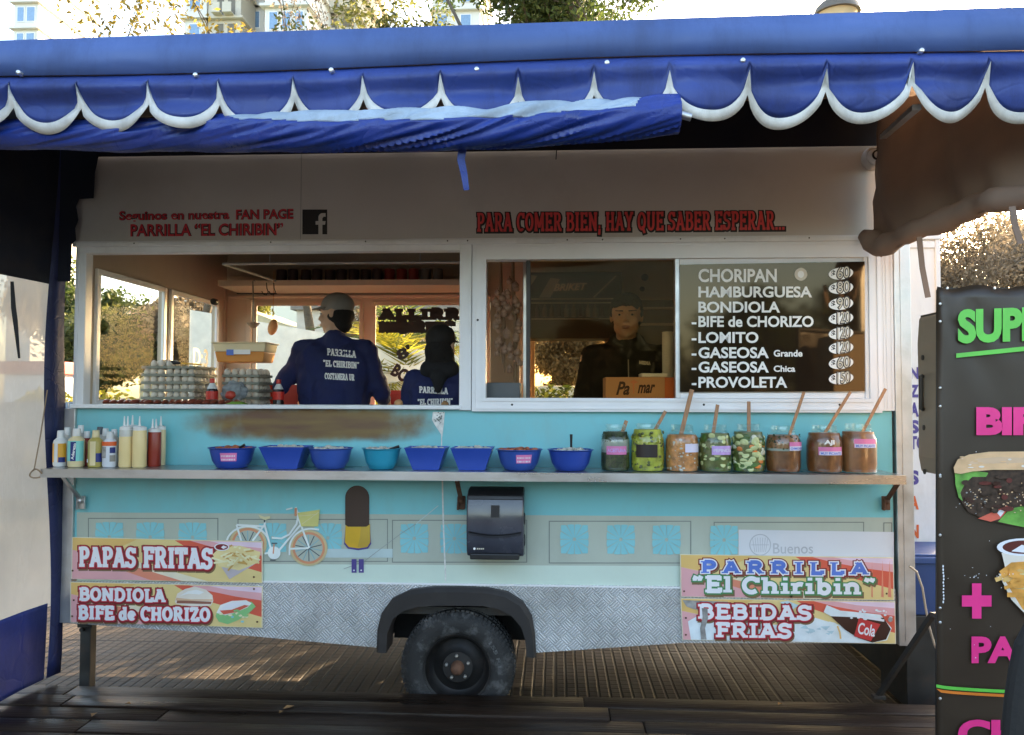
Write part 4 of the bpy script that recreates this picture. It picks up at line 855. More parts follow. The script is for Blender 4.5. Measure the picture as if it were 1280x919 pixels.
for i,(px,w,k,mt,cm,lab,sp) in enumerate(specs):
    Y=-.175; x=shelf_x(px,Y); s=(4.2+Y)/F; rad=w*s/2; H=.105 if k=='r' else .112
    c=Vector((x,Y,Z0)); t=thing('bowl',bl[i],'bowl',c,'plastic bowls on the shelf')
    mb=MB()
    if k=='r':
        prof=[(rad*.55,0),(rad*.62,.003),(rad*.80,H*.35),(rad*.90,H*.8),(rad*.93,H*.94),(rad,H*.97),(rad,H),(rad*.91,H),(rad*.88,H*.8),(rad*.78,H*.38),(rad*.6,.008),(0.001,.008)]
        mb.lathe(prof,c,36,capb=True); 
    else:
        rr=rad*math.sqrt(2)*.98
        ring=lambda r,h,n=4:None
        P4=[(rr*.62,0),(rr*.98,H*.97),(rr,H*.97),(rr,H),(rr*.95,H),(rr*.60,.006),(.001,.006)]
        v=[];n=4
        for r_,h_ in P4:
            for j in range(4):
                a=math.pi/4+math.pi/2*j; v.append(c+Vector((math.cos(a)*r_,math.sin(a)*r_*.78,h_)))
        mb.add(v,[(a*4+j,a*4+(j+1)%4,(a+1)*4+(j+1)%4,(a+1)*4+j) for a in range(len(P4)-1) for j in range(4)]+[(3,2,1,0)])
    mb.build('bowl_body',mt,t,smooth=40 if k=='r' else None,bevel=.0015)
    mb=MB()
    lvl=H*.87; rr=rad*(.88 if k=='r' else .92)
    for q in range(46):
        a=random.uniform(0,6.3); u=math.sqrt(random.random())*rr*.88; sz=random.uniform(.010,.02)
        xx,yy=math.cos(a)*u,math.sin(a)*u*(1 if k=='r' else .72)
        mb.ell(c+Vector((xx,yy,lvl+.010*(1-(u/rr)**2)+random.uniform(-.004,.006))),(sz,sz*random.uniform(.4,.9),sz*random.uniform(.3,.7)),7,5,Matrix.Rotation(random.uniform(0,3),4,'Z'))
    if k=='r': mb.lathe([(rr*.98,lvl-.008),(.001,lvl)],c,24,capb=False)
    else: mb.box(x-rr*.9,x+rr*.9,Y-rr*.68,Y+rr*.68,lvl-.012,lvl-.002)
    mb.build('salad',cm,t,smooth=60)
    if lab:
        mb=MB(); n=10; v=[]
        for j in range(n+1):
            a=R(-100+44*j/n+ (0 if i==0 else 4)); 
            for h_ in (H*.38,H*.78): 
                rr2=rad*(.80+(h_/H-.35)*.222)+.0015; v.append(c+Vector((math.cos(a)*rr2,math.sin(a)*rr2,h_)))
        mb.add(v,[(j*2,j*2+2,j*2+3,j*2+1) for j in range(n)]); lb=mb.build('label','pink label',t)
        mb=MB(); vv,ff=text_geo('SALSA' if i else 'SALSA',.04); 
        for sh,(h0,h1) in enumerate([(H*.42,H*.56)]):
            mn,mx_=vv.min(0),vv.max(0); out=[]
            for q in vv:
                u=(q[0]-mn[0])/(mx_[0]-mn[0]); wv=(q[1]-mn[1])/(mx_[1]-mn[1]); a=R(-96+36*u+(0 if i==0 else 4)); h_=h0+(h1-h0)*wv; rr2=rad*(.80+(h_/H-.35)*.222)+.003
                out.append(c+Vector((math.cos(a)*rr2,math.sin(a)*rr2,h_)))
        # unreadable marks only: thin white dashes
        mb=MB()
        for row in range(2):
            for j in range(9):
                a0=R(-97+4.2*j+(0 if i==0 else 4)); a1=a0+R(random.uniform(1.6,3)); h0=H*(.42+.17*row); h1=h0+H*.08; v=[]
                for a in (a0,a1):
                    for h_ in (h0,h1): rr2=rad*(.80+(h_/H-.35)*.222)+.0025; v.append(c+Vector((math.cos(a)*rr2,math.sin(a)*rr2,h_)))
                mb.add(v,[(0,2,3,1)])
        mb.build('print','label white',lb)
    if sp:
        e=P(sp[0],sp[1],Y-.0); ang=R(sp[2]); Ln=.17
        base=Vector((x+rad*.15,Y,Z0+lvl)) if abs(sp[2])>5 else Vector((e.x,Y,Z0+lvl))
        o=thing('spoon','black plastic spoon resting in the '+['round bowl with the pink label at the left','second bowl from the left, a square one','round bowl left of the teal one','teal bowl','square bowl next to the teal bowl','square bowl above the dispenser','','bowl nearest the jars, standing upright'][i],'spoon',base,'spoons in the bowls')
        mb=MB(); d=(e-base).normalized(); mb.tube([base,base+(e-base)*.6,e],[.005,.006,.0075],8); mb.build('handle','spoon black',o,smooth=60)
        mb=MB(); mb.ell(base-d*.008,(.016,.012,.008),10,6); mb.build('spoon_bowl','spoon black',o,smooth=60)
# ---- jars
M('herb dark',(.030,.045,.012),.6,var=.7,vs=60,bump=.6,bs=90); M('brine',(.30,.36,.32),.25,var=.15); M('pickle lime',(.36,.38,.04),.5,var=.4,vs=25,bump=.6,bs=40); M('slaw orange',(.52,.22,.07),.55,var=.45,vs=35,bump=.7,bs=60); M('cucumber flesh',(.58,.62,.30),.4,var=.12,vs=30); M('cucumber skin',(.06,.13,.02),.4,var=.3); M('brine green',(.10,.12,.03),.4,var=.5,vs=20); M('carrot',(.75,.20,.03),.45); M('cauliflower',(.72,.70,.55),.6)
M('brown sauce',(.17,.060,.016),.4,var=.3,vs=30); M('brown sauce light',(.24,.10,.035),.4,var=.25,vs=25); M('stick wood',(.38,.19,.09),.6,var=.25,vs=20,stretch=(6,6,1)); M('label black',(.018,.010,.008),.5); M('label lilac white',(.72,.68,.82),.5)
def jar(px,w,top,kind,label,Y=-.165,sq=.0):
    x=shelf_x(px,Y); s=(4.2+Y)/F; r=w*s/2; H=(592-top)*s*1.0; c=Vector((x,Y,Z0))
    t=thing('glass_jar',label,'jar',c,'open glass jars on the shelf')
    mb=MB(); nk=r*.69
    mb.lathe([(r*.90,0),(r*.985,.006),(r,.02),(r,H*.62),(r*.97,H*.70),(r*.85,H*.79),(nk,H*.84),(nk,H*.865),(nk*1.07,H*.875),(nk*1.07,H*.90),(nk,H*.91),(nk*1.03,H*.95),(nk*1.03,H*.99),(nk*.96,H),(nk*.92,H*.98),(nk*.92,H*.85)],c,40,sq=.10); mb.build('glass','jar glass',t,smooth=60)
    return t,c,r,H
def fill(t,c,r,H,segs,name='contents'):
    mb=MB(); k=.955
    for m_,a,b in segs:
        mb.mat(m_); pr=[]
        for h in np.linspace(a,b,6):
            hh=h*H; f=1 if h<.62 else 1-(h-.62)*.7
            pr.append((r*k*f*(.93 if h<.03 else 1),hh+.004))
        mb.lathe(pr+[(.001,b*H+.004)],c,36,sq=.10,capb=(a==0))
    return mb.build(name,None,t,smooth=60)
def onjar(c,r,a,h,off=0): 
    k=1/max(abs(math.cos(a)),abs(math.sin(a)))**.10
    return c+Vector((math.cos(a)*(r+off)*k,math.sin(a)*(r+off)*k,h))
def wrap(t,c,r,a0,a1,h0,h1,m_,name='label',off=.0015,n=10):
    mb=MB(); v=[]
    for j in range(n+1):
        a=R(a0+(a1-a0)*j/n); v+=[onjar(c,r,a,h0,off),onjar(c,r,a,h1,off)]
    mb.add(v,[(j*2,j*2+2,j*2+3,j*2+1) for j in range(n)]); return mb.build(name,m_,t)
def wraptext(par,c,r,s,a0,a1,h0,h1,m_,off=.003,bold=.03):
    v,f=text_geo(s,bold); mn,mx_=v.min(0),v.max(0)
    mb=MB(); mb.add([onjar(c,r,R(a0+(a1-a0)*(q[0]-mn[0])/(mx_[0]-mn[0])),h0+(h1-h0)*(q[1]-mn[1])/(mx_[1]-mn[1]),off) for q in v],f); return mb.build('print',m_,par)
def chunks(t,c,r,H,n,h0,h1,mats,s0,s1,name,flat=.25,disc=False):
    for mi,m_ in enumerate(mats):
        mb=MB()
        for q in range(n[mi]):
            a=R(random.uniform(180,360)); h=random.uniform(h0,h1)*H; sz=random.uniform(s0,s1)
            p=onjar(c,r*.935,a,h); nrm=Vector((math.cos(a),math.sin(a),random.uniform(-.5,.5))).normalized()
            rot=nrm.to_track_quat('Z','Y').to_matrix().to_4x4()
            mb.ell(p,(sz,sz*random.uniform(.6,1),sz*flat),12 if disc else 7,6 if disc else 4,rot)
        mb.build(name[mi],m_,t,smooth=50)
jl=['herb and brine','lime green pickle','orange slaw','small sliced cucumber','sliced cucumber and carrot','half clear brown sauce','brown sauce marked AJI','brown sauce']
jars=[(769,36,535,'jar of dark chopped herbs in brine, leftmost and narrowest of the jars'),(809.5,41,534,'jar of lime green pickle with a blank black label'),(852.5,41,535,'jar of orange slaw holding the tallest and thickest stick'),(894,40,535,'jar of small cucumber slices with a lilac label'),(935.5,40,534,'jar of big cucumber slices with orange carrot pieces'),(979,42,536,'brown sauce jar whose upper third is pale, right of the cucumber jars'),(1030.5,43,535,'brown sauce jar with AJI written above its label'),(1073,43,533,'brown sauce jar at the right end of the shelf')]
J=[]
for i,(px,w,top,lb) in enumerate(jars):
    t,c,r,H=jar(px,w,top,i,lb); J.append((t,c,r,H))
    if i==0:
        fill(t,c,r,H,[('herb dark',0,.38),('brine',.38,.66),('herb dark',.66,.82)]); chunks(t,c,r,H,[90],.34,.80,['herb dark'],.002,.005,['herb'])
        l=wrap(t,c,r,-128,-48,H*.36,H*.54,'pink label'); wraptext(l,c,r,'ACEITUNA',-124,-52,H*.41,H*.49,'lilac label')
    if i==1:
        fill(t,c,r,H,[('pickle lime',0,.86)]); chunks(t,c,r,H,[60,50],.05,.82,['pickle lime','brine green'],.005,.011,['pickle','herb'],.5)
        wrap(t,c,r,-136,-62,H*.30,H*.57,'label black')
    if i==2:
        fill(t,c,r,H,[('slaw orange',0,.76)]); chunks(t,c,r,H,[70,40],.04,.72,['slaw orange','salad white'],.004,.010,['shreds','onion'],.35)
        wrap(t,c,r,-88,-30,H*.42,H*.60,'label lilac white')
    if i==3:
        fill(t,c,r,H,[('brine green',0,.80)]); chunks(t,c,r,H,[26,34],.08,.78,['cucumber skin','cucumber flesh'],.010,.017,['pickled_rind','sliced_cucumber'],.18,True)
        l=wrap(t,c,r,-112,-38,H*.37,H*.56,'lilac label'); wraptext(l,c,r,'PEPINOS',-106,-44,H*.43,H*.50,'label lilac white')
    if i==4:
        fill(t,c,r,H,[('brine green',0,.82)]); chunks(t,c,r,H,[24,40,7,6],.07,.78,['cucumber skin','cucumber flesh','carrot','cauliflower'],.012,.022,['pickled_rind','sliced_cucumber','carrot','cauliflower'],.2,True)
    if i==5:
        fill(t,c,r,H,[('brown sauce',0,.45),('brine',.45,.5),('brown sauce light',.5,.78)]); chunks(t,c,r,H,[60],.5,.82,['herb dark'],.003,.008,['herb'])
        l=wrap(t,c,r,-85,-22,H*.48,H*.66,'pink label'); wrap(l,c,r,-85,-22,H*.48,H*.57,'label lilac white','strip',.0025); wraptext(l,c,r,'CHIMICHURRI',-82,-28,H*.50,H*.55,'letter blue',.0035)
    if i==6:
        fill(t,c,r,H,[('brown sauce',0,.82)]); l=wrap(t,c,r,-125,-48,H*.38,H*.55,'pink label'); wrap(l,c,r,-122,-50,H*.38,H*.46,'label lilac white','strip',.0025); wraptext(l,c,r,'MUY PICANTE',-118,-54,H*.39,H*.445,'letter blue',.0035); wraptext(t,c,r,'AJI',-108,-76,H*.58,H*.70,'menu letter',.002,.05)
    if i==7:
        fill(t,c,r,H,[('brown sauce light',0,.82)]); l=wrap(t,c,r,-122,-50,H*.52,H*.70,'pink label'); wrap(l,c,r,-120,-52,H*.52,H*.60,'label lilac white','strip',.0025); wraptext(l,c,r,'MUY PICANTE',-116,-56,H*.53,H*.585,'letter blue',.0035)
sticks=[((771,562),(783,526),4.6),((812,550),(832,514),4.2),((846,565),(865,487),5.4),((890,552),(897,506),4.4),((936,552),(936,502),4.4),((984,552),(1005,490),3.6),((1022,556),(1063,490),3.6),((1072,552),(1107,486),3.6)]
sn=['herb','lime green pickle','orange slaw','small cucumber','cucumber and carrot','half pale brown sauce','AJI','last brown sauce']
for i,(a,b,w) in enumerate(sticks):
    A=P(*a,-.165); B=P(*b,-.12); mb=MB(); s=4.03/F; d=(B-A)
    mb.bar(A,B,w*s,.006,(0,1,0)); 
    o=mb.build('wooden_stick','stick wood',None,bevel=.001,loc=A); tag(o,'flat wooden stirring stick standing in the %s jar'%sn[i],'stick','sticks in the jars')
# ---- squeeze bottles
M('mayo',(.80,.62,.30),.35,var=.05); M('mustard',(.62,.38,.05),.35,var=.1); M('ketchup',(.28,.030,.015),.35,var=.1); M('cap white',(.74,.74,.72),.35); M('bottle clear',(.58,.57,.52),.25,var=.1); M('label orange',(.80,.38,.04),.4); M('label navy',(.015,.03,.18),.4); M('label aqua',(.20,.62,.58),.4); M('label red orange',(.80,.13,.03),.4); M('dress olive',(.42,.34,.09),.35); M('dress cream',(.72,.60,.34),.35); M('cap dark',(.08,.09,.10),.4)
def squeeze(px,w,top,base,Y,label,body,nz=2,empty=0):
    x=P(px,585,Y).x; s=(4.2+Y)/F; r=w*s/2; H=(base-top)*s; c=Vector((x,Y,Z0)); t=thing('sauce_bottle',label,'sauce bottle',c,'sauce bottles at the left end of the shelf')
    mb=MB(); mb.lathe([(r*.9,0),(r,.006),(r*.99,H*.5),(r*.97,H*.94),(r*.9,H*.98),(.001,H*.985)],c,28); mb.build('bottle_body',body,t,smooth=50)
    if empty: mb=MB(); mb.lathe([(r*.985,H*.80),(r*.975,H*.95),(r*.92,H*.985)],c,28,capb=False); mb.build('empty_part','bottle clear',t,smooth=50)
    mb=MB(); mb.lathe([(r*.93,H*.955),(r*.95,H*.97),(r*.93,H*1.04),(r*.6,H*1.07),(.001,H*1.075)],c,28,capb=False); mb.build('cap','cap white',t,smooth=45)
    for k in range(nz):
        o=(k-(nz-1)/2)*.018; mb=MB(); mb.lathe([(.0075,H*1.06),(.006,H*1.12),(.003,H*1.32),(.002,H*1.33)],c+Vector((o,-.004,0)),10,capt=True); mb.build('nozzle','cap white',t,smooth=50)
    return t,c,r,H
squeeze(157,17,539,588,-.19,'tall squeeze bottle of yellow sauce with a clear empty top','mayo',2,1)
squeeze(174,17.5,539,588,-.19,'tall full squeeze bottle of yellow sauce beside the half empty one','mayo',1)
squeeze(192.5,16.5,538.5,584,-.13,'tall squeeze bottle of dark red sauce','ketchup',2)
squeeze(165,15,536,584,-.07,'yellow squeeze bottle behind the two tall yellow ones','mayo',1)
squeeze(200.5,12,537,584,-.06,'slim cream bottle half hidden behind the dark red one','dress cream',1)
def dressing(px,w,top,base,Y,label,body,cap='cap white',lab=None):
    x=P(px,585,Y).x; s=(4.2+Y)/F; r=w*s/2; H=(base-top)*s; c=Vector((x,Y,Z0)); t=thing('dressing_bottle',label,'dressing bottle',c,'sauce bottles at the left end of the shelf')
    mb=MB(); mb.lathe([(r*.88,0),(r,.008),(r,H*.66),(r*.93,H*.72),(r*.5,H*.80),(r*.42,H*.83)],c,26); mb.build('bottle_body',body,t,smooth=50)
    mb=MB(); mb.lathe([(r*.48,H*.79),(r*.52,H*.82),(r*.46,H*.99),(r*.40,H),(.001,H)],c,20,capb=False); mb.build('cap',cap,t,smooth=45)
    if lab:
        for (a0,a1,h0,h1,m_) in lab: wrap(t,c,r*.985,a0,a1,H*h0,H*h1,m_,'label',.0012+.0006*lab.index((a0,a1,h0,h1,m_)))
    return t,c,r,H
dressing(75,17,541,587,-.17,'dressing bottle with an orange and navy label, leftmost on the shelf','cap white',lab=[(-170,-10,.12,.64,'label orange'),(-110,-78,.12,.64,'cap white'),(-72,-20,.12,.26,'label navy')])
t,c,r,H=dressing(95,20,539,588,-.19,'dressing bottle with an aqua label and slanted navy band','dress cream',lab=[(-175,-5,.16,.68,'label aqua'),(-100,-62,.16,.66,'label navy')])
v,f=text_geo('Aderezo',.03); mn,mx_=v.min(0),v.max(0); mb=MB(); mb.add([onjar(c,r*.985,R(-94+20*(1-(q[1]-mn[1])/(mx_[1]-mn[1]))+14*(q[0]-mn[0])/(mx_[0]-mn[0])),H*(.20+.42*(q[0]-mn[0])/(mx_[0]-mn[0])),.0035) for q in v],f); mb.build('print','menu letter',t)
dressing(119,18,541,588,-.19,'olive dressing bottle with a small white tag on its label','dress olive',cap='dress cream',lab=[(-105,-60,.05,.7,'dress cream'),(-58,-10,.14,.38,'label navy'),(-160,-120,.13,.22,'label white')])
dressing(137,18,543,588,-.18,'grey and white dressing bottle with an orange neck band','sticker white',lab=[(-175,-5,.60,.72,'label red orange'),(-150,-90,.26,.58,'torn metal'),(-62,-20,.40,.56,'label navy'),(-62,-20,.16,.34,'kerb stone')])
for px,top,cap,lb in [(83,536,'cap white','bottle with a white cap behind the orange label bottle'),(100,533,'cap white','pale capped bottle rising behind the aqua label bottle'),(108,540,'cap white','dark red dressing bottle right of the aqua label bottle'),(124,535,'cap dark','bottle with the dark cap behind the olive bottle'),(131,537,'cap white','bottle with a pale cap behind the orange neck bottle'),(142,538,'cap white','capped bottle just left of the tall yellow bottles')]:
    dressing(px,15,top,584,-.09 if px!=108 else -.12,lb,'ketchup' if px==108 else 'bottle clear',cap=cap)
# ============================================================ INSIDE THE TRAILER
M('egg shell',(.62,.54,.44),.5,var=.06); M('egg tray pulp',(.25,.25,.20),.9,var=.2,bump=.4)
def tray_mesh(n,p=.046):
    mb=MB(); k=n*6+1; v=[]
    for j in range(k):
        for i in range(k):
            x=(i/6-n/2)*p; y=(j/6-n/2)*p; v.append((x,y,.012+.010*math.cos(2*math.pi*(i/6))*math.cos(2*math.pi*(j/6))+.006*max(abs(math.cos(math.pi*i/6)),abs(math.cos(math.pi*j/6)))))
    f=[(j*k+i,j*k+i+1,(j+1)*k+i+1,(j+1)*k+i) for j in range(k-1) for i in range(k-1)]; mb.add(v,f)
    h=n*p/2
    for a,b in (((-h,-h),(h,-h)),((h,-h),(h,h)),((h,h),(-h,h)),((-h,h),(-h,-h))): mb.bar((a[0],a[1],.016),(b[0],b[1],.016),.004,.014)
    return mb
first={}
def egg_stack(cx,cy,z,n,levels,where,side):
    p=.046
    for L in range(levels):
        key=('t',n)
        lab='grey pulp egg tray in the %s stack, %s'%(where,(['lowest tray','second tray from the bottom','third tray from the bottom','fourth tray from the bottom','fifth tray from the bottom','sixth tray from the bottom'][L] if L<levels-1 else 'topmost tray'))
        if key not in first:
            o=tray_mesh(n).build('egg_tray','egg tray pulp',None,smooth=60,solid=.002); first[key]=o; o.location=(cx,cy,z+L*p); tag(o,lab,'egg tray','egg trays in two stacks')
        else: dup(first[key],(cx,cy,z+L*p),lab)
        for j in range(n):
            for i in range(n):
                vis = (j==0) or (i==n-1) or (L==levels-1 and ((i+j)%1==0 and j<3))
                if not vis: continue
                if L==levels-1 and where=='left' and not (2<=i+1<=4 and j<3 or False) : continue
                x=cx+(i-(n-1)/2)*p; y=cy+(j-(n-1)/2)*p
                lb='pale egg sitting in a pulp tray of the %s stack'%where
                if 'e' not in first:
                    mb=MB(); mb.lathe([(.001,0),(.010,.0015),(.0165,.007),(.0205,.017),(.0205,.025),(.0175,.037),(.011,.046),(.005,.0505),(.001,.0515)],(0,0,0),18); o=mb.build('egg','egg shell',None,smooth=180); o.location=(x,y,z+L*p+.013); first['e']=o; tag(o,lb,'egg','eggs in the trays')
                else:
                    o=dup(first['e'],(x+random.uniform(-.002,.002),y+random.uniform(-.002,.002),z+L*p+.012),lb); o.rotation_euler=(random.uniform(-.15,.15),random.uniform(-.15,.15),random.uniform(0,6)); o.scale=(random.uniform(.94,1.04),)*3
                
ZW=SILL-.055
x0=P(179,480,.45).x; n1=7
egg_stack(x0+n1*.046/2,.30+n1*.046/2+.13,ZW+.002,7,7,'left',1)
x1=P(277,480,.62).x
egg_stack(x1+5*.046/2+.005,.62+5*.046/2,ZW+.002,5,6,'right',1)
# tub on the right stack
M('tub pale',(.80,.66,.42),.4,var=.05,sub=0); M('tub orange',(.68,.27,.06),.4,var=.1)
zt2=P(305,453,.70).z; ztt=P(305,428.5,.70).z; cx=P(305.5,440,.72).x
t=thing('food_tub','rectangular tub with a pale rim and orange contents on the right egg stack','tub',(cx,.74,zt2))
def tub(mb,w0,w1,d0,d1,z0,z1,c):
    v=[(c[0]+sx*w0,c[1]+sy*d0,z0) for sx,sy in ((-1,-1),(1,-1),(1,1),(-1,1))]+[(c[0]+sx*w1,c[1]+sy*d1,z1) for sx,sy in ((-1,-1),(1,-1),(1,1),(-1,1))]
    mb.add(v,[(0,3,2,1),(4,5,6,7),(0,1,5,4),(1,2,6,5),(2,3,7,6),(3,0,4,7)])
zm=zt2+(ztt-zt2)*.52
mb=MB(); tub(mb,.145,.158,.09,.10,zt2,zm,(cx,.74)); mb.build('contents','tub orange',t,bevel=.006)
mb=MB(); tub(mb,.159,.168,.10,.108,zm,ztt-.008,(cx,.74)); tub(mb,.176,.178,.116,.118,ztt-.008,ztt,(cx,.74)); mb.build('rim','tub pale',t,bevel=.004)
D=Decal(.622); D.rect(283,437,292,444,'letter blue'); D.rect(292,437,313,443,'menu letter'); D.build('sticker',t)
# basting brush on left stack
a=P(212,453,.45); b=P(252,456,.5); t=thing('basting_brush','yellow handled brush with a dark head lying on the left egg stack','brush',a)
mb=MB(); mb.tube([a,a+(b-a)*.35],[.013,.008],8); mb.build('brush_head','black plastic',t,smooth=60); mb=MB(); mb.tube([a+(b-a)*.35,b],.005,8); mb.build('handle','mustard',t,smooth=60)
# bottles
M('bottle red',(.62,.03,.02),.35); M('bottle dark',(.02,.01,.01),.25)
for px,py,Y,lb in ((265,500,.40,'soft drink bottle with a red cap between the two egg stacks'),(348,497,.66,'soft drink bottle with a red cap right of the right egg stack')):
    x=P(px,py,Y).x; z=ZW+.001; t=thing('drink_bottle',lb,'bottle',(x,Y,z),'drink bottles on the bench')
    mb=MB(); mb.lathe([(.030,0),(.034,.006),(.034,.09),(.031,.10),(.034,.11),(.034,.15),(.02,.185),(.012,.20),(.012,.215)],(x,Y,z),22); mb.build('bottle_body','bottle dark',t,smooth=50)
    mb=MB(); mb.lathe([(.0352,.10),(.0352,.15)],(x,Y,z),22,capb=False); mb.build('label','bottle red',t); mb=MB(); mb.lathe([(.0145,.200),(.0145,.225),(.001,.226)],(x,Y,z),16); mb.build('cap','bottle red',t)
    mb=MB(); mb.lathe([(.030,.165),(.0135,.198)],(x,Y,z),22,capb=False); mb.build('neck_band','cap white',t,smooth=50)
# plastic bag
vinyl('bag film',(.55,.62,.66),trans=.5,rough=.2,bump=.6,clear=.25,bs=30)
mb=MB(); c=P(293,490,.42); bm=bmesh.new(); bmesh.ops.create_icosphere(bm,subdivisions=4,radius=1)
for v_ in bm.verts:
    n_=mnoise.noise(v_.co*2.3)*.25+mnoise.noise(v_.co*6)*.10; v_.co*=1+n_; v_.co.x*=.075; v_.co.y*=.05; v_.co.z*=.062
mb.bm(bm,Matrix.Translation(c)); o=mb.build('plastic_bag','bag film',None,smooth=60,loc=c); tag(o,'crumpled pale plastic bag in front of the right egg stack','bag')
def blob(name,lab,cat,px,py,Y,r,m_,seed=1,k=.12):
    c=P(px,py,Y); bm=bmesh.new(); bmesh.ops.create_icosphere(bm,subdivisions=3,radius=1)
    for v_ in bm.verts:
        v_.co*=1+mnoise.noise(v_.co*1.7+Vector((seed,0,0)))*k; v_.co=Vector((v_.co.x*r[0],v_.co.y*r[1],v_.co.z*r[2]))
    mb=MB(); mb.bm(bm,Matrix.Translation(c)); o=mb.build(name,m_,None,smooth=80,loc=c); return tag(o,lab,cat)
M('tomato skin',(.45,.05,.03),.3); M('lettuce leaf',(.16,.30,.04),.6,bump=.5,bs=40); M('bread crust',(.55,.28,.12),.6,var=.2); M('potato',(.35,.20,.09),.7,var=.2)
blob('tomato','dark red tomato beside the plastic bag','tomato',288,494,.30,(.03,.03,.026),'tomato skin',2)
blob('lettuce','bright green lettuce leaves at the window sill','lettuce',296,505,.20,(.05,.03,.015),'lettuce leaf',5,.5)
blob('bread_roll','pale bread roll between the man in the cap and the person in the black cap','bread roll',498,505,.22,(.026,.026,.026),'bread crust',3)
blob('potato','brown round potato in front of the person in the black cap','potato',556,506,.22,(.02,.02,.022),'potato',4)
# sausages on the grill
M('sausage',(.22,.050,.028),.35,var=.35,vs=20,coat=.3); M('sausage pale',(.34,.13,.08),.35,var=.3,vs=20,coat=.3)
t=thing('grill_grate','black grill grate behind the sill of the left hatch','grill',(P(190,505,.2).x,.26,SILL-.02))
mb=MB(); xa,xb=P(108,505,.2).x,P(300,505,.2).x
mb.box(xa,xb,.165,.18,SILL-.02,SILL+.004,.003); mb.box(xa,xb,.39,.40,SILL-.02,SILL+.004,.003); mb.build('grate_frame','grill black',t)
mb=MB()
x=xa+.01
while x<xb: mb.tube([(x,.17,SILL+.008),(x,.395,SILL+.008)],.003,6); x+=.02
mb.build('grate_bar','grill black',t)
sg=None
for k in range(21):
    px=115+k*9.0+random.uniform(-1,1); Y=.24+random.uniform(0,.03); c=P(px,504,Y); c=Vector((c.x,Y,SILL+.029))
    m_='sausage'
    lab='grilled sausage on the grate behind the left hatch sill'
    if sg is None:
        mb=MB(); pts=[]; rr=[]
        for i in range(13):
            u=i/12; pts.append((0.006*math.sin(u*3.1),-.05+.10*u,.004*math.sin(u*3.1))); rr.append(.0165*max(.15,math.sin(math.pi*min(max(u,.03),.97))**.35))
        mb.tube(pts,rr,12); sg=mb.build('sausage','sausage',None,smooth=60); sg.location=c; tag(sg,lab,'sausage','sausages on the grill')
    else:
        o=dup(sg,c,lab,rotz=random.uniform(-.25,.25)); 
        o.scale=(random.uniform(.85,1.1),1,random.uniform(.85,1.1))
# hanging ladle, hooks, oval thing
M('ladle metal',(.22,.20,.17),.4,metal=.7)
a=P(316,352,.95); b=P(317.5,405,.95); t=thing('ladle','long steel ladle hanging from the rail above the egg stacks','ladle',b)
mb=MB(); mb.tube([(a.x,.95,a.z+.0),(a.x+.008,.95,a.z+.012),(a.x+.016,.95,a.z)],.003,8); mb.tube([a,b],[.005,.0065],8); mb.build('handle','ladle metal',t,smooth=60)
mb=MB(); mb.lathe([(.044,.018),(.030,.0),(.018,-.012),(.001,-.016),(.001,-.013),(.017,-.008),(.028,.003),(.042,.018)],b+Vector((-.004,0,-.012)),22,capb=False); mb.build('ladle_bowl','ladle metal',t,smooth=60)
mb=MB()
for px in (333,342):
    a=P(px,357,1.2); mb.tube([a+Vector((0,0,.02)),a+Vector((.004,0,-.02)),a+Vector((.014,0,-.045)),a+Vector((.0,0,-.066)),a+Vector((-.02,0,-.06)),a+Vector((-.032,0,-.04))],.0035,8)
mb.tube([P(296,367,1.2),P(346,367,1.2)],.004,8)
tag(mb.build('hook_rack','dark metal',None,smooth=60,loc=P(320,367,1.2)),'small wire rack with two curved hooks left of the man in the cap','hook rack')
mb=MB(); c=P(341,409,1.3); mb.ell(c,(.034,.03,.058),18,12,Matrix.Rotation(.25,4,'Y')); mb.tube([c+Vector((0,0,.05)),c+Vector((.003,0,.4)),],.0025,6)
tag(mb.build('hanging_loaf','bread crust',None,smooth=60,loc=c),'tan oval loaf hanging on a string beside the ladle','bread')
mb=MB(); c=P(267,377,1.3); mb.lathe([(.021,-.01),(.024,.0),(.024,.03),(.001,.03)],c,18,'y',capb=True); tag(mb.build('black_knob','black plastic',None,smooth=50,loc=c),'round black fan knob in the upper back left corner of the trailer','knob')
# crates of soft drinks
M('crate red',(.60,.045,.02),.4,var=.08)
for (pa,pb,ya,lb) in ((333,372,.90,'red plastic crate left of the man in the cap'),(478,516,1.25,'red plastic crate between the two people at the left hatch')):
    a=P(pa,500,ya); b=P(pb,500,ya); zt_=P((pa+pb)/2,481 if pa<400 else 488,ya).z
    t=thing('plastic_crate',lb,'crate',((a.x+b.x)/2,ya+.1,ZW)); mb=MB()
    z0_=1.36
    mb.box(a.x,b.x,ya,ya+.012,z0_,zt_,.003); mb.box(a.x,b.x,ya+.24,ya+.252,z0_,zt_,.003); mb.box(a.x,a.x+.01,ya+.0125,ya+.2395,z0_,zt_,.003); mb.box(b.x-.01,b.x,ya+.0125,ya+.2395,z0_,zt_,.003); mb.box(a.x+.011,b.x-.011,ya+.0125,ya+.2395,z0_,z0_+.01); mb.build('crate_body','crate red',t)
    mb=MB(); mb.box(a.x-.004,b.x+.004,ya-.006,ya-.0005,zt_-.03,zt_-.002,.002); mb.build('crate_rim','crate red',t)
mb=MB(); mb.box(P(320,500,.95).x,P(520,500,.95).x,.955,1.6,1.30,1.35,.004); mb.build('back_counter','stainless',T)
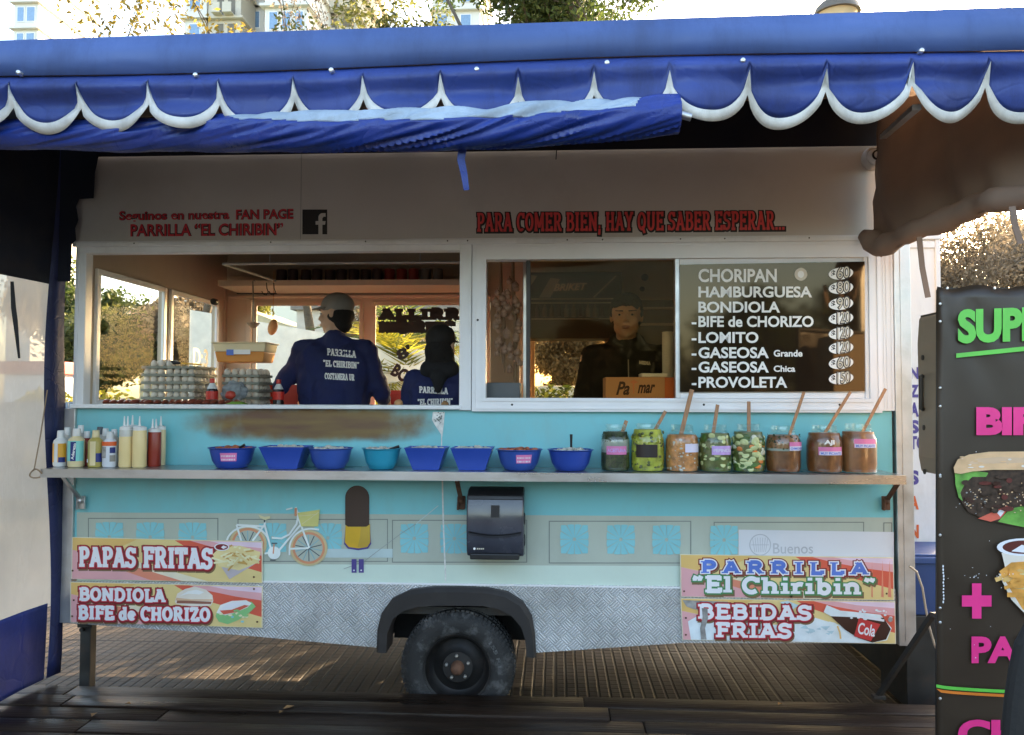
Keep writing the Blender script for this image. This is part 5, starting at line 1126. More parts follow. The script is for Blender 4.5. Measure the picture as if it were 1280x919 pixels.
# cans and jars on the overhead shelf
M('can dark',(.06,.03,.025),.4); M('can red',(.30,.030,.018),.4); M('can grey',(.18,.14,.11),.5)
zz=P(450,356,1.55).z+.001; proto=None; nn=0
px=352
while px<560:
    m_='can red' if 480<px<530 else ('can grey' if px>530 else 'can dark'); x=P(px,340,1.6).x
    lab={'can red':'red tin on the overhead shelf above the rear window','can grey':'grey tin at the right end of the overhead shelf','can dark':'dark tin on the left part of the overhead shelf'}[m_]
    if m_ not in first:
        mb=MB(); mb.lathe([(.036,0),(.038,.004),(.038,.115),(.036,.12),(.001,.12)],(0,0,0),18); o=mb.build('tin',m_,None,smooth=50); first[m_]=o; o.location=(x,1.6,zz); tag(o,lab,'tin','tins on the overhead shelf')
    else: dup(first[m_],(x,1.6+random.uniform(-.02,.02),zz),lab)
    px+=15
# text panel behind shelf
# ---- mirrored lettering on rear window B (painted on the outside)
D=Decal(YB-.022)
D.slab('ALLIRRAP',474,612,399,12,[(1.2,'letter black',0,0)],t=.42,gap=.0); D.build('glass_lettering',T); D=Decal(YB-.022); D.slab('NIBIRIHC',474,568,415,12,[(1.2,'letter black',0,0)],t=.42,gap=.0)
def rtext(s,cx,cy,w,h,ang):
    v,f=text_geo(s,.05); mn,mx_=v.min(0),v.max(0); c_,s_=math.cos(R(ang)),math.sin(R(ang)); o=[]
    for q in v:
        a=((q[0]-mn[0])/(mx_[0]-mn[0])-.5)*w; b=-((q[1]-mn[1])/(mx_[1]-mn[1])-.5)*h; o.append(D.pt(cx+a*c_-b*s_,cy+a*s_+b*c_))
    D.nxt(); D.mb.mat('letter black').add(o,f)
D.build('glass_lettering',T); D=Decal(YB-.022); rtext('8\'',505,441,20,14,-28); D.build('glass_lettering',T); D=Decal(YB-.022); rtext('BON',506,470,34,17,32)
D.build('glass_lettering',T)
# ---- right hatch: garlic braids, dark box, poster, cups, cardboard box
M('garlic',(.42,.28,.20),.6,var=.25,vs=30); M('garlic stalk',(.30,.20,.12),.8,var=.3)
for bi,(px,y0,y1,n,lb) in enumerate(((626,366,445,26,'longer braid of garlic bulbs hanging left, against the wood wall'),(641,352,470,24,'second braid of garlic bulbs hanging next to the aluminium post'))):
    a=P(px,y0,.55); b=P(px+3,y1,.55); t=thing('garlic_braid',lb,'garlic',a,'garlic braids in the right hatch')
    mb=MB(); mb.tube([a+Vector((0,0,.25)),a,a+(b-a)*.5+Vector((.008,0,0)),b,b+Vector((.01,0,-.10))],[.006,.012,.014,.012,.004],8); mb.build('stalk','garlic stalk',t,smooth=60)
    for k in range(n):
        u=k/n; c=a+(b-a)*u+Vector((random.choice((-1,1))*random.uniform(.012,.034),-.02+random.uniform(-.012,.01),random.uniform(-.008,.008))); r=random.uniform(.017,.024)
        mb=MB(); mb.lathe([(.002,-r*.85),(r*.7,-r*.75),(r,-r*.1),(r*.8,r*.5),(r*.25,r*1.0),(r*.12,r*1.5)],c,10,capt=True); mb.build('bulb','garlic',t,smooth=70)
mb=MB(); x=P(656,400,.35).x; mb.box(x-.01,x+.03,.33,.37,SILL-.03,2.86,.003); tag(mb.build('inner_post','aluminium',None,loc=(x,.35,SILL-.03)),'aluminium post right of the garlic braids','post')
M('wood panel',(.50,.34,.22),.6,var=.12,vs=4,stretch=(1,1,.2)); 
mb=MB(); a=P(613,385,1.3).x; b=P(650,385,1.3).x; mb.box(a,b,1.3,1.32,.62,P(620,382,1.3).z); tag(mb.build('wood_panel','wood panel',None,loc=((a+b)/2,1.3,.62)),'plain wooden panel behind the garlic braids','panel')
mb=MB(); a=P(608,480,.3); b=P(652,480,.3); mb.box(a.x,b.x,.12,.36,SILL-.028,P(630,479,.3).z,.004); tag(mb.build('dark_box','cap dark',None,loc=(a.x,.24,SILL-.03)),'dark box under the garlic braids at the left of the right hatch','box')
# dark cabinet with poster above the third rear window
M('cabinet dark',(.045,.032,.022),.5,var=.15); M('poster dark',(.035,.026,.020),.35); M('poster grey',(.30,.27,.23),.4); M('cupboard brown',(.14,.10,.065),.6,var=.2)
a=P(660,340,1.6); b=P(778,423,1.6); t=thing('display_fridge','dark fridge cabinet with a black poster header above the rear window','fridge',((a.x+b.x)/2,1.75,b.z))
mb=MB(); mb.box(a.x,b.x,1.62,YB-.08,b.z,a.z,.004); mb.build('cabinet','cabinet dark',t)
D=Decal(1.615); D.rect(664,344,774,372,'poster dark'); D.poly([(700,349),(688,372),(664,372),(664,344)],'poster grey'); D.poly([(672,344),(690,344),(674,372),(664,372),(664,357)],'poster dark'); D.line([(770,345),(742,372)],2,'poster grey'); D.text('BRIKET',(692,355,734,364,-1.5),'menu cream',.04,shear=.3); D.build('poster',t)
mb=MB(); 
for py in (373,378,398): x0_,z0_,x1_,z1_=BX(664,py,774,py+1.2,1.61); mb.box(x0_,x1_,1.60,1.6195,z0_,z1_)
mb.build('trim','poster grey',t)
for k in range(10):
    x=P(672+k*9,385,1.61).x; mb=MB(); z=P(700,396,1.6).z; mb.lathe([(.016,0),(.016,.055),(.007,.075),(.007,.09)],(x,1.60,z),10,capt=True); mb.build('display_bottle',['can dark','can grey','cupboard brown'][k%3],t,smooth=60)
# ragged dark awning strip outside third window
M('ragged cloth',(.03,.025,.02),.9)
mb=MB(); top=P(700,405,2.3).z; n=30; v=[]
for i in range(n+1):
    px=655+95*i/n; v+=[P(px,404,2.3),P(px,427+random.uniform(-1.5,1.5),2.3)]
mb.add(v,[(i*2,i*2+1,i*2+3,i*2+2) for i in range(n)]); a=P(703,425,2.3); mb.tube([a,a+Vector((.003,0,-.03)),a+Vector((.001,0,-.055))],.006,6)
tag(mb.build('rear_valance','ragged cloth',None,solid=.004,loc=P(700,415,2.3)),'dark ragged cloth edge with a dangling strap outside the rear window','valance')
# cupboard / shelving right of man
mb=MB(); a=P(775,330,1.5); b=P(845,330,1.5)
t=thing('wall_cupboard','brown wall cupboard with pale shelf edges behind the man in black','cupboard',((a.x+b.x)/2,1.7,1.6))
z1_=P(800,372,1.5).z; mb.box(a.x+.01,RX1-.3,1.5,YB-.05,1.3,z1_,.004); mb.build('cabinet','cupboard brown',t)
mb=MB()
for py in (372,384,404): x0_,z0_,x1_,z1b=BX(779,py,843,py+3,1.49); mb.box(x0_,RX1-.35,1.485,1.4995,z0_,z1b)
mb.build('shelf_edge','cream wall',t)
mb=MB(); c=P(806,350,YB-.035)
for dx,dz,r in ((0,.02,.028),(-.02,-.07,.02)): mb.lathe([(r,0),(r,.004)],(c.x+dx,YB-.036,c.z+dz),14,'y',capt=True)
tag(mb.build('wall_stickers','can dark',None,loc=c),'two dark round stickers on the wall above the man in black','sticker')
# cups
M('cup white',(.72,.72,.70),.4)
x=P(836,450,.24).x; z0_=SILL-.028
t=thing('cup_stack','tall stack of white cups behind the frame beside the cardboard box','cups',(x,.28,z0_)); 
mb=MB(); pr=[]; z=0; zt_=P(836,415,.28).z-z0_
while z<zt_: pr+=[(.030,z),(.033,z+.012),(.030,z+.0125)]; z+=.016
pr.append((.001,z)); mb.lathe(pr,(x,.28,z0_),24); mb.build('cup','cup white',t,smooth=30)
M('cardboard',(.55,.30,.16),.75,var=.06,vs=4); M('card orange',(.60,.16,.06),.7); M('card ink',(.06,.025,.015),.7); M('card ink pale',(.66,.24,.12),.7)
x0_,z0_,x1_,z1_=BX(757,471.5,831,503,.06); xe=P(841,480,.06).x
t=thing('cardboard_box','tan cardboard box with dark script lettering standing at the right hatch','box',((x0_+x1_)/2,.19,SILL-.028))
mb=MB(); mb.box(x0_,x1_,.06,.30,SILL-.027,z1_,.002); mb.build('carton','cardboard',t)
mb=MB(); mb.box(x1_+.0005,xe+.02,.062,.30,SILL-.027,z1_-.001,.002); mb.build('side_panel','card orange',t)
mb=MB(); mb.box(x0_,x1_,.056,.0598,z0_+.0,z0_+.006); mb.build('tape','card ink',t)
D=Decal(.0585); D.text('Pa',(770,477,787,494),'card ink',.03,shear=.35); D.text('mar',(797,481,819,492,-.5),'card ink',.03,shear=.35); D.line([(792,479),(792,492)],1.6,'card ink pale'); D.poly([(787,478),(792,475),(798,478),(792,480)],'card ink pale'); D.build('print',t)
mb=MB(); a=P(800,470,.16); b=P(833,466,.16); mb.box(a.x,b.x,.10,.24,z1_+.001,z1_+.022,.005); tag(mb.build('white_container','cup white',None,loc=(a.x,.17,z1_)),'shallow white container lying on top of the cardboard box','container')

# ============================================================ PEOPLE
M('skin',(.52,.32,.22),.5,var=.06,sub=.15); M('hair black',(.008,.006,.005),.9,var=.3,bump=.5,bs=120); M('eye white',(.36,.32,.29),.3); M('iris dark',(.015,.01,.008),.2); M('lip',(.30,.12,.10),.5)
M('jacket navy',(.012,.018,.085),.85,var=.2,bump=.25,bs=120); M('hoodie black',(.012,.010,.009),.9,var=.2,bump=.25,bs=120); M('jeans',(.03,.04,.07),.85,var=.2); M('cap grey',(.22,.20,.18),.85,var=.1,bump=.2,bs=150); M('cap black',(.014,.012,.011),.85); M('shoe',(.03,.028,.026),.6); M('collar dark',(.01,.01,.012),.9)
def cone(mb,a,b,ra,rb,seg=14):
    a=Vector(a);b=Vector(b); mb.tube([a,b],[ra,rb],seg); mb.ell(a,ra,seg,8); mb.ell(b,rb,seg,8)
def remesh(mb,name,mat,parent,vox,smooth=6,disp=0,dscale=.1):
    o=mb.build(name,mat,parent); md=o.modifiers.new('r','REMESH'); md.mode='VOXEL'; md.voxel_size=vox
    md=o.modifiers.new('s','SMOOTH'); md.factor=.5; md.iterations=smooth
    if disp:
        tx=bpy.data.textures.new('wrinkle','CLOUDS'); tx.noise_scale=dscale; tx.noise_depth=2; md=o.modifiers.new('d','DISPLACE'); md.texture=tx; md.strength=disp; md.mid_level=.5
    bpy.context.view_layer.update(); me=bpy.data.meshes.new_from_object(o.evaluated_get(bpy.context.evaluated_depsgraph_get()))
    old=o.data; o.modifiers.clear(); o.data=me; me.polygons.foreach_set('use_smooth',[True]*len(me.polygons)); me.name=name
    return o
def person(label,loc,height,head_yaw,face,arms,torso_w=1.0,turn=0,top='jacket navy',look=0,collar='hood',hs=1.0,cuff=.72):
    """stands at loc facing -y when turn=0; built in local coordinates then rotated; arms: list of (elbow, wrist) local for L,R"""
    S=height/1.75
    t=thing('person',label,'person',loc); base=Vector(loc); Rz=Matrix.Rotation(turn,4,'Z')
    def w(p): return base+(Rz@(Vector(p)*S))
    class LM(MB): pass
    def C(mb,a,b,ra,rb): cone(mb,w(a),w(b),ra*S,rb*S)
    tw=torso_w
    sh=.175*tw
    body=MB()
    # legs, pelvis, torso
    for s in (-1,1):
        C(body,(s*.09,0,.90),(s*.10,-.01,.50),.085,.058); C(body,(s*.10,-.01,.50),(s*.10,.02,.09),.052,.036); C(body,(s*.10,.02,.04),(s*.11,-.14,.03),.034,.030)
    C(body,(-.07,0,.93),(.07,0,.93),.10,.10); C(body,(0,0,.95),(0,.01,1.12),.12*tw,.12*tw)
    for s in (-1,1): C(body,(s*.05,0,1.1),(s*.075*tw,.01,1.33),.10*tw,.10*tw)
    C(body,(-sh+.03,.01,1.39),(sh-.03,.01,1.39),.068,.068)
    C(body,(0,.015,1.40),(0,-.003,1.55),.064,.062)
    Hd=Matrix.Rotation(look,4,'Z')
    hc=Vector((0,-.012,1.635))
    def hp(p): return hc+(Hd@(Vector(p)*hs))
    def HE(mb,p,r,rot=None):
        m=(Rz@Hd).to_3x3().to_4x4(); 
        if rot is not None: m=m@rot
        mb.ell(w(hp(p)),tuple(q*S*hs for q in r),20,14,m)
    HE(body,(0,.012,.030),(.076,.094,.088)); HE(body,(0,-.022,-.035),(.060,.068,.078)); HE(body,(0,-.05,-.083),(.030,.030,.026)); HE(body,(0,-.072,.028),(.052,.018,.020))
    for s in (-1,1): HE(body,(s*.036,-.055,-.028),(.026,.026,.026)); HE(body,(s*.076,.014,.0),(.008,.016,.027)); HE(body,(s*.036,-.024,-.052),(.026,.044,.034))
    C2=lambda a,b,ra,rb: cone(body,w(hp(a)),w(hp(b)),ra*S,rb*S,10)
    C2((0,-.082,.012),(0,-.103,-.022),.010,.014); C2((-.010,-.094,-.026),(.010,-.094,-.026),.0095,.0095)
    C2((-.018,-.083,-.056),(.018,-.083,-.056),.009,.009)
    for i,s in enumerate((-1,1)):
        el,wr=arms[i]; shp=(s*(sh+.01),.01,1.385)
        C(body,shp,el,.052,.040); C(body,el,wr,.040,.026)
        d=(Vector(wr)-Vector(el)).normalized(); side=d.cross(Vector((0,0,1))).normalized() if abs(d.z)<.95 else Vector((1,0,0)); nrm=side.cross(d)
        wv=Vector(wr); palm=wv+d*.075
        C(body,wv+d*.02+side*.018,palm+side*.024,.020,.017); C(body,wv+d*.02-side*.018,palm-side*.024,.020,.017)
        for k,(L,off) in enumerate(((.068,-.031),(.078,-.010),(.074,.011),(.058,.031))):
            b0=palm+side*off; m1=b0+d*L*.5-nrm*.006; m2=b0+d*L*.85-nrm*.028; C(body,b0,m1,.0095,.0088); C(body,m1,m2,.0088,.0075)
        th=wv+d*.03-side*.03*s; C(body,th,th+d*.03-side*.035*s-nrm*.008,.012,.010); C(body,th+d*.03-side*.035*s-nrm*.008,th+d*.062-side*.040*s-nrm*.02,.010,.0085)
    bo=remesh(body,'body','skin',t,.0065*S,3)
    # trousers, shoes
    tr=MB()
    for s in (-1,1): C(tr,(s*.09,0,.92),(s*.10,-.01,.50),.100,.076); C(tr,(s*.10,-.01,.50),(s*.10,.02,.09),.072,.062)
    C(tr,(-.07,0,.95),(.07,0,.95),.115,.115); remesh(tr,'trousers','jeans',t,.014,4,.012,.08)
    shm=MB()
    for s in (-1,1): C(shm,(s*.10,.035,.045),(s*.112,-.16,.038),.046,.042)
    remesh(shm,'shoes','shoe',t,.012,3)
    # jacket
    jk=MB(); C(jk,(-.06*tw,0,.92),(.06*tw,0,.92),.135*tw,.135*tw); C(jk,(0,0,.95),(0,.01,1.15),.150*tw,.150*tw)
    for s in (-1,1): C(jk,(s*.06*tw,0,1.08),(s*.085*tw,.01,1.32),.128*tw,.122*tw)
    C(jk,(-sh+.02,.01,1.385),(sh-.02,.01,1.385),.088,.088); C(jk,(0,.02,1.40),(0,.014,1.475),.085,.074)
    for i,s in enumerate((-1,1)):
        el,wr=arms[i]; wr=Vector(el)+(Vector(wr)-Vector(el))*cuff
        C(jk,(s*(sh+.0),.01,1.345),el,.078,.060); C(jk,(s*.04,.02,1.44),(s*sh*.9,.015,1.375),.060,.070); C(jk,el,wr,.062,.050)
    if collar=='hood': C(jk,(-.055,.06,1.49),(.055,.06,1.49),.055,.055); C(jk,(-.085,.0,1.47),(-.06,.05,1.51),.035,.04); C(jk,(.085,.0,1.47),(.06,.05,1.51),.035,.04); C(jk,(-.085,.0,1.47),(-.045,-.07,1.425),.032,.022); C(jk,(.085,.0,1.47),(.045,-.07,1.425),.032,.022)
    jo=remesh(jk,'jacket',top,t,.010*S,5,.030,.11)
    # eyes, brows, lips
    for s in (-1,1):
        e=MB(); HE(e,(s*.031,-.076,.004),(.0110,.0100,.0046)); eo=e.build('eye','eye white',t,smooth=90)
        e=MB(); HE(e,(s*.031,-.0838,.004),(.0052,.003,.0048)); e.build('iris','iris dark',eo,smooth=90)
        e=MB(); cone(e,w(hp((s*.016,-.089,.022))),w(hp((s*.050,-.076,.025))),.0042*S,.003*S,8); e.build('eyebrow','hair black',t,smooth=90)
    e=MB(); HE(e,(0,-.0915,-.0535),(.021,.006,.0042)); HE(e,(0,-.0905,-.0615),(.018,.0065,.0048)); e.build('lips','lip',t,smooth=90)
    return t,w,hp,HE,jo,S
def jacket_text(t,jo,rows,dirv,m_='menu letter',nm='back_lettering'):
    """project lettering on to the jacket along dirv; rows: (text, px box, slab)"""
    me=jo.data; off=WL[jo.name]; bv=BVHTree.FromPolygons([v.co+off for v in me.vertices],[tuple(p.vertices) for p in me.polygons])
    last=None
    for s,x0_,x1_,yb_,h_,sl in rows:
     D=Decal(0,proj=lambda x,y,k: P(x,y,0)); D.slab(s,x0_,x1_,yb_,h_,[(.12,m_,0,0)],t=.24,sl=sl,gap=.05); out=[]
     for i,p in enumerate(D.mb.v):
        d=(Vector(p)-CAM).normalized(); h,n_,ix,_=bv.ray_cast(CAM,d)
        if h is None: h=last if last is not None else Vector(p)
        last=h; out.append(h-d*(.0015+.0003*((i//8)%7)))
     # long thin quads bridge the folds a little: keep them 2 mm proud
     mb2=MB(); mb2.mat(m_).add([q-Vector((0,.002,0)) for q in out],D.mb.f); mb2.build(nm,None,t)
FL=.60
# man in grey cap, back to the hatch
c=P(418,500,.92); t,w,hp,HE,jo,S=person('man seen from behind in a light grey cap and navy jacket lettered PARRILLA',(c.x,.92,FL),1.765,0,1,[((-.30,-.05,1.13),(-.30,-.26,1.02)),((.345,.0,1.17),(.375,-.16,1.02))],torso_w=1.22,turn=math.pi,look=math.pi*.42,collar='none',hs=1.12,cuff=.30)
mb=MB(); HE(mb,(0,.012,.052),(.083,.101,.078)); o=remesh(mb,'cap','cap grey',t,.007,3)
# trim lower half of cap: brim
def brim(t,w,hp,parent,m_):
    mb=MB(); v=[]; n=14
    for i in range(n+1):
        a=R(-160+140*i/n); 
        for r_,z_ in ((.080,.052),(.135,.036 if True else 0)):
            rr=r_*(1 if r_<.1 else (1-.35*abs(math.cos(a))**3)); v.append(w(hp((math.cos(a)*rr*.92,math.sin(a)*rr*1.12+.01,z_-.012*abs(math.cos(a))))))
    mb.add(v,[(i*2,i*2+1,i*2+3,i*2+2) for i in range(n)]); return mb.build('brim',m_,parent,smooth=60,solid=.004)
brim(t,w,hp,o,'cap grey')

mb=MB(); HE(mb,(0,.030,-.005),(.079,.084,.062)); HE(mb,(0,.045,-.05),(.062,.055,.06)); remesh(mb,'hair','hair black',t,.007,2)
jacket_text(t,jo,[('PARRILLA',409,445,444,8.5,3.5),('“EL CHIRIBIN”',404,449,458,8,3),('COSTANERA UR',406,443,474,8,2)],None)
# person in black cap
c=P(551,500,.62); t,w,hp,HE,jo,S=person('person seen from behind in a black cap and navy jacket, beside the centre post',(c.x,.62,FL),1.52,0,1,[((.24,-.02,1.12),(.26,-.22,1.05)),((-.24,-.02,1.12),(-.26,-.22,1.05))][::-1],torso_w=1.12,turn=math.pi,look=-.25,collar='none',hs=1.24)
mb=MB(); HE(mb,(0,.012,.045),(.085,.104,.082)); o=remesh(mb,'cap','cap black',t,.007,3); brim(t,w,hp,o,'cap black')
mb=MB(); HE(mb,(0,.045,-.03),(.078,.080,.085)); C=lambda a,b,ra,rb: cone(mb,w(a),w(b),ra*S,rb*S)
C((-.03,.05,1.58),(-.05,.05,1.50),.07,.06); C((.03,.05,1.58),(.05,.05,1.50),.07,.06); remesh(mb,'hair','hair black',t,.008,2)
mb=MB(); C((-.07,.06,1.47),(.07,.06,1.47),.07,.07); C((0,.10,1.42),(0,.135,1.33),.06,.025); remesh(mb,'collar','collar dark',t,.008,3)
jacket_text(t,jo,[('PARRILLA',524,560,491,8,2),('“EL CHIRIBIN”',522,566,507,8,-1)],None)
# man in black hoodie facing out
c=P(783,500,.55); t,w,hp,HE,jo,S=person('man with short black hair in a black hooded jacket looking out of the right hatch',(c.x,.55,FL),1.70,0,1,[((-.27,-.03,1.10),(-.24,-.25,1.02)),((.27,-.03,1.10),(.24,-.25,1.02))],torso_w=1.25,turn=0,look=-.12,top='hoodie black',hs=1.22)
mb=MB(); HE(mb,(0,.022,.054),(.0815,.098,.072)); HE(mb,(0,.06,-.0),(.078,.062,.07))
for k in range(9): HE(mb,(-.058+.0145*k,-.070+.004*abs(k-4),.062-.003*(k%3)),(.012,.016,.021))
for s in (-1,1): HE(mb,(s*.074,.004,.028),(.009,.024,.034))
remesh(mb,'hair','hair black',t,.006,1,.016,.018)
mb=MB(); a=w((0,-.122,1.40)); b=w((0,-.150,1.10)); mb.tube([w((0,-.135,1.37)),w((0,-.152,1.25)),w((0,-.155,1.1))],.003,6); mb.build('zip','poster grey',t)
jacket_text(t,jo,[('MEDIA',799,813,455,4,1.5)],None,'menu cream','chest_lettering')
# ============================================================ AWNING
YV=-1.30
A=thing('awning','blue awning with white scalloped valance stretched in front of the food trailer','awning',(0,YV,P(640,100,YV).z))
seam=lambda px: 97-(px/1280)*35 + 3*math.sin(px/170)
top=lambda px: 51-(px/1280)*42
# upper band
mb=MB(); n=60; v=[]
for i in range(n+1):
    px=-160+1600*i/n
    a=P(px,top(px),YV); b=P(px,seam(px),YV); w_=.006*math.sin(i*.9)
    v+=[a+Vector((0,.0,0)),(a+b)/2+Vector((0,-.018+w_,0)),b+Vector((0,-.015,0))]
mb.add(v,[(i*3+j,i*3+j+1,(i+1)*3+j+1,(i+1)*3+j) for i in range(n) for j in range(2)]); mb.build('band','awning band blue',A,smooth=60,solid=.003)
# scalloped valance
cusp=[(-78,118),(16,116),(100,117),(190,115),(277,115),(369,110),(456,109),(552,106),(648,108),(742,104),(835,103),(935,100),(1030,99),(1134,94),(1232,91),(1330,90),(1425,88)]
low=[165,166,165,165,168,160,160,160,160,158,155,157,157,155,152,152]   # lowest point of each lobe (px)
def wav(px,v): # folds: depth grows to the bottom
    return -.024*math.exp(-((v-.26)/.14)**2)+.022*math.exp(-((v-.5)/.2)**2)*(1+.5*math.sin(px*.013))+.030*v*math.sin(px*.021)+.014*v*math.sin(px*.047+1)-.012*math.sin(math.pi*v)*2
def lobe(i,u):
    (xa,ya),(xb,yb_)=cusp[i],cusp[i+1]; px=xa+(xb-xa)*u; base=ya+(yb_-ya)*u
    L=low[i]; return px, base+(L-base-0)*(1-abs(2*u-1)**2.0)**.62
mb=MB(); mt=MB()
for i in range(len(cusp)-1):
    k=20; vs=[]; ts=[]; NR=12
    for j in range(k+1):
        u=j/k; px,yo=lobe(i,u); 
        # white trim between inner curve (blue edge) and outer edge
        xa=cusp[i][0]; xb=cusp[i+1][0]
        inner=yo-0; q=abs(2*u-1)
        wtrim=13+16*q**6
        yi=max(inner-wtrim*.0-(13 if False else 0), 0)
        s0=seam(px)
        yblue=cusp[i][1]+(cusp[i+1][1]-cusp[i][1])*u-9+(low[i]-13-cusp[i][1]+9)*(1-q**2.2)**.55
        youter=cusp[i][1]+(cusp[i+1][1]-cusp[i][1])*u+18+(low[i]-cusp[i][1]-18)*(1-q**2)**.62
        for r_ in range(NR):
            v_=r_/(NR-1); y=s0+(yblue-s0)*v_; vs.append(P(px,y,YV)+Vector((0,-.004+wav(px,(y-s0)/68),0)))
        for r_ in range(3):
            v_=r_/2; y=yblue+(youter-yblue)*v_; ts.append(P(px,y,YV)+Vector((0,-.006+wav(px,(y-s0)/68),0)))
    mb.add(vs,[(a*NR+b,a*NR+b+1,(a+1)*NR+b+1,(a+1)*NR+b) for a in range(k) for b in range(NR-1)])
    mt.add(ts,[(a*3+b,a*3+b+1,(a+1)*3+b+1,(a+1)*3+b) for a in range(k) for b in range(2)])
mb.build('valance','awning blue',A,smooth=180,solid=.003,weld=1); mt.build('scallop_trim','trim white',A,smooth=180,solid=.0012,weld=1)
M('stud',(.7,.7,.68),.3,metal=.8)
for px,py in ((30,95),(249,98),(417,92),(597,91),(758,83),(926,80),(1147,68)):
    c=P(px,py,YV); mb=MB(); mb.lathe([(.0095,-.012),(.0095,-.032),(.009,-.036),(.005,-.038),(.001,-.038)],c,12,'y',capb=False); mb.build('stud','stud',A,smooth=60)
# roof sheet and side strips, framing
RZ=P(640,30,YV).z; mb=MB(); v=[]; n=12
for i in range(n+1):
    u=i/n; px0=-160; px1=1440
    for px in (px0,px1): 
        a=P(px,top(px),YV); v.append(Vector((a.x,YV+(0.0-YV)*u+.002,a.z+.16*u-.03*math.sin(math.pi*u))))
mb.add(v,[(i*2,i*2+1,i*2+3,i*2+2) for i in range(n)]); mb.build('roof_sheet','lining',A,smooth=60,solid=.004)
mb=MB()
a=P(1146,134,YV+.05); mb.bar(a,P(1104,171,-.35),.03,.02)
a=P(-100,80,YV+.03); b=P(1400,45,YV+.03); mb.tube([a,b],.016,8)
mb.build('frame_tube','aluminium',A,smooth=60)
# hidden corner posts of the awning, standing on the deck
mb=MB(); 
for x_ in (PX(-40,0) if False else P(-130,500,YV).x,P(1420,500,YV).x): mb.box(x_-.02,x_+.02,YV+.03,YV+.07,.205,P(640,60,YV).z,.004)
mb.build('post','aluminium',A)
# rolled tarp
def roll_pt(px): # centre y, radius px, plane
    u=px/850
    cy=np.interp(px,[-150,0,150,300,450,600,750,850],[165,168,170,166,164,160,151,142]); rr=np.interp(px,[-150,0,200,350,600,750,850],[17,18,20,24,26,26,23.5]); Y=np.interp(px,[-150,250,330,850],[YV+.10,YV+.06,YV-.02,YV-.05]); return cy,rr,Y
t=thing('rolled_tarp','rolled up blue tarp slung under the scalloped valance, pale lining showing on top','tarp',P(400,165,YV))
mb=MB(); n=440; k=72; v=[]; mats=[]
for i in range(n+1):
    px=-150+999*i/n; cy,rr,Y=roll_pt(px); c=P(px,cy,Y); s=(Y+4.2)/F; r=rr*s
    for j in range(k):
        a=2*math.pi*j/k; tw=a+px*.028
        qx=px*.012+a*.9; qc=math.cos(a); qs=math.sin(a); n1_=mnoise.noise(Vector((qx*2.1+qc*.8,qs*.8,1))); n2_=mnoise.noise(Vector((qx*5.3,qc*.9,qs*.9))); f=1+.17*(1-4*math.sqrt(n1_*n1_+.012))*.6+.05*n2_+.03*math.sin(px*.05)
        v.append(c+Vector((0,math.cos(a)*r*f,math.sin(a)*r*f)))
f=[];fm=[]
for i in range(n):
    px=-150+999*i/n
    for j in range(k):
        f.append((i*k+j,i*k+(j+1)%k,(i+1)*k+(j+1)%k,(i+1)*k+j)); ang=360*(j+.5)/k
        edge=np.interp(px,[266,300,380,600,790,815],[62,150,168,172,166,62])+3*math.sin(px*.05)
        fm.append(0 if (50<ang<edge) and 266<px<815 else 1)
for m_,nm in ((1,'tarp'),(0,'lining_flap')):
    q=MB(); ids=[x for x,y in zip(f,fm) if y==m_]; used=sorted({i for x in ids for i in x}); mp_={a:b for b,a in enumerate(used)}; q.add([v[i] for i in used],[tuple(mp_[i] for i in x) for x in ids]); q.build(nm,'tarp blue' if m_ else 'tarp lining',t,smooth=60,solid=.002)
cy,rr,Y=roll_pt(848); c=P(846,cy,Y); e=P(864,147,Y); mb=MB(); mb.tube([c-Vector((.3,0,0)),c+Vector((.001,0,0))],rr*2.9*.55/F,20); mb.build('roll_end','lining',t)
mb=MB(); mb.tube([c,e],.014,10); mb.build('roller_pipe','aluminium',t,smooth=50)
mb=MB(); a=P(575,190,YV); pts=[P(*q,YV-.01) for q in ((578,186),(576,200),(580,218),(583,238))]
v=[]; 
for i,p in enumerate(pts): w_=.016-.002*i; v+=[p+Vector((-w_,0,0)),p+Vector((w_,.006,.003))]
mb.add(v,[(i*2,i*2+1,i*2+3,i*2+2) for i in range(3)]); mb.build('tie_strap','tarp blue',t,solid=.003)
# ---- left side curtain (plane x=const) with clear window
XC=P(67,600,-.06).x
C_=thing('side_curtain','blue side curtain with a large clear plastic window left of the trailer','curtain',(XC,-1.0,.22))
def CP(y,z,off=0): return Vector((XC+.02*math.sin(y*3.1)+.012*math.sin(y*7+z*1.3)+off+.01*math.sin(z*2.5),y,z))
def sheet(mb,y0,y1,z0,z1,ny=30,nz=16,off=0,edge=None):
    v=[]
    for i in range(ny+1):
        for j in range(nz+1):
            z=z0+(z1-z0)*j/nz; ya=y0+(edge(z) if edge else 0); v.append(CP(ya+(y1-ya)*i/ny,z,off))
    mb.add(v,[(i*(nz+1)+j,i*(nz+1)+j+1,(i+1)*(nz+1)+j+1,(i+1)*(nz+1)+j) for i in range(ny) for j in range(nz)])
zc0,zc1=.60,2.325
ed=lambda z: -.075-.04*math.sin((z-1.2)*2.2)
mb=MB(); sheet(mb,-.02,-4.9,zc0,zc1,edge=ed,nz=24); mb.build('clear_window','clear vinyl',C_,smooth=60)
mb=MB(); v=[]; n=30
for i in range(n+1):
    z=.225+(3.05-.225)*i/n; v+=[CP(-.005+.012*math.sin(z*5),z,.004)+Vector((.008,0,0)),CP(-.02+ed(z)-.02,z,.004)]
mb.add(v,[(i*2,i*2+1,i*2+3,i*2+2) for i in range(n)]); mb.build('edge_hem','hem blue',C_,smooth=60,solid=.003)
mb=MB(); sheet(mb,-.10,-4.9,.225,zc0+.02,off=.003); mb.build('lower_band','lower blue',C_,smooth=60,solid=.003)
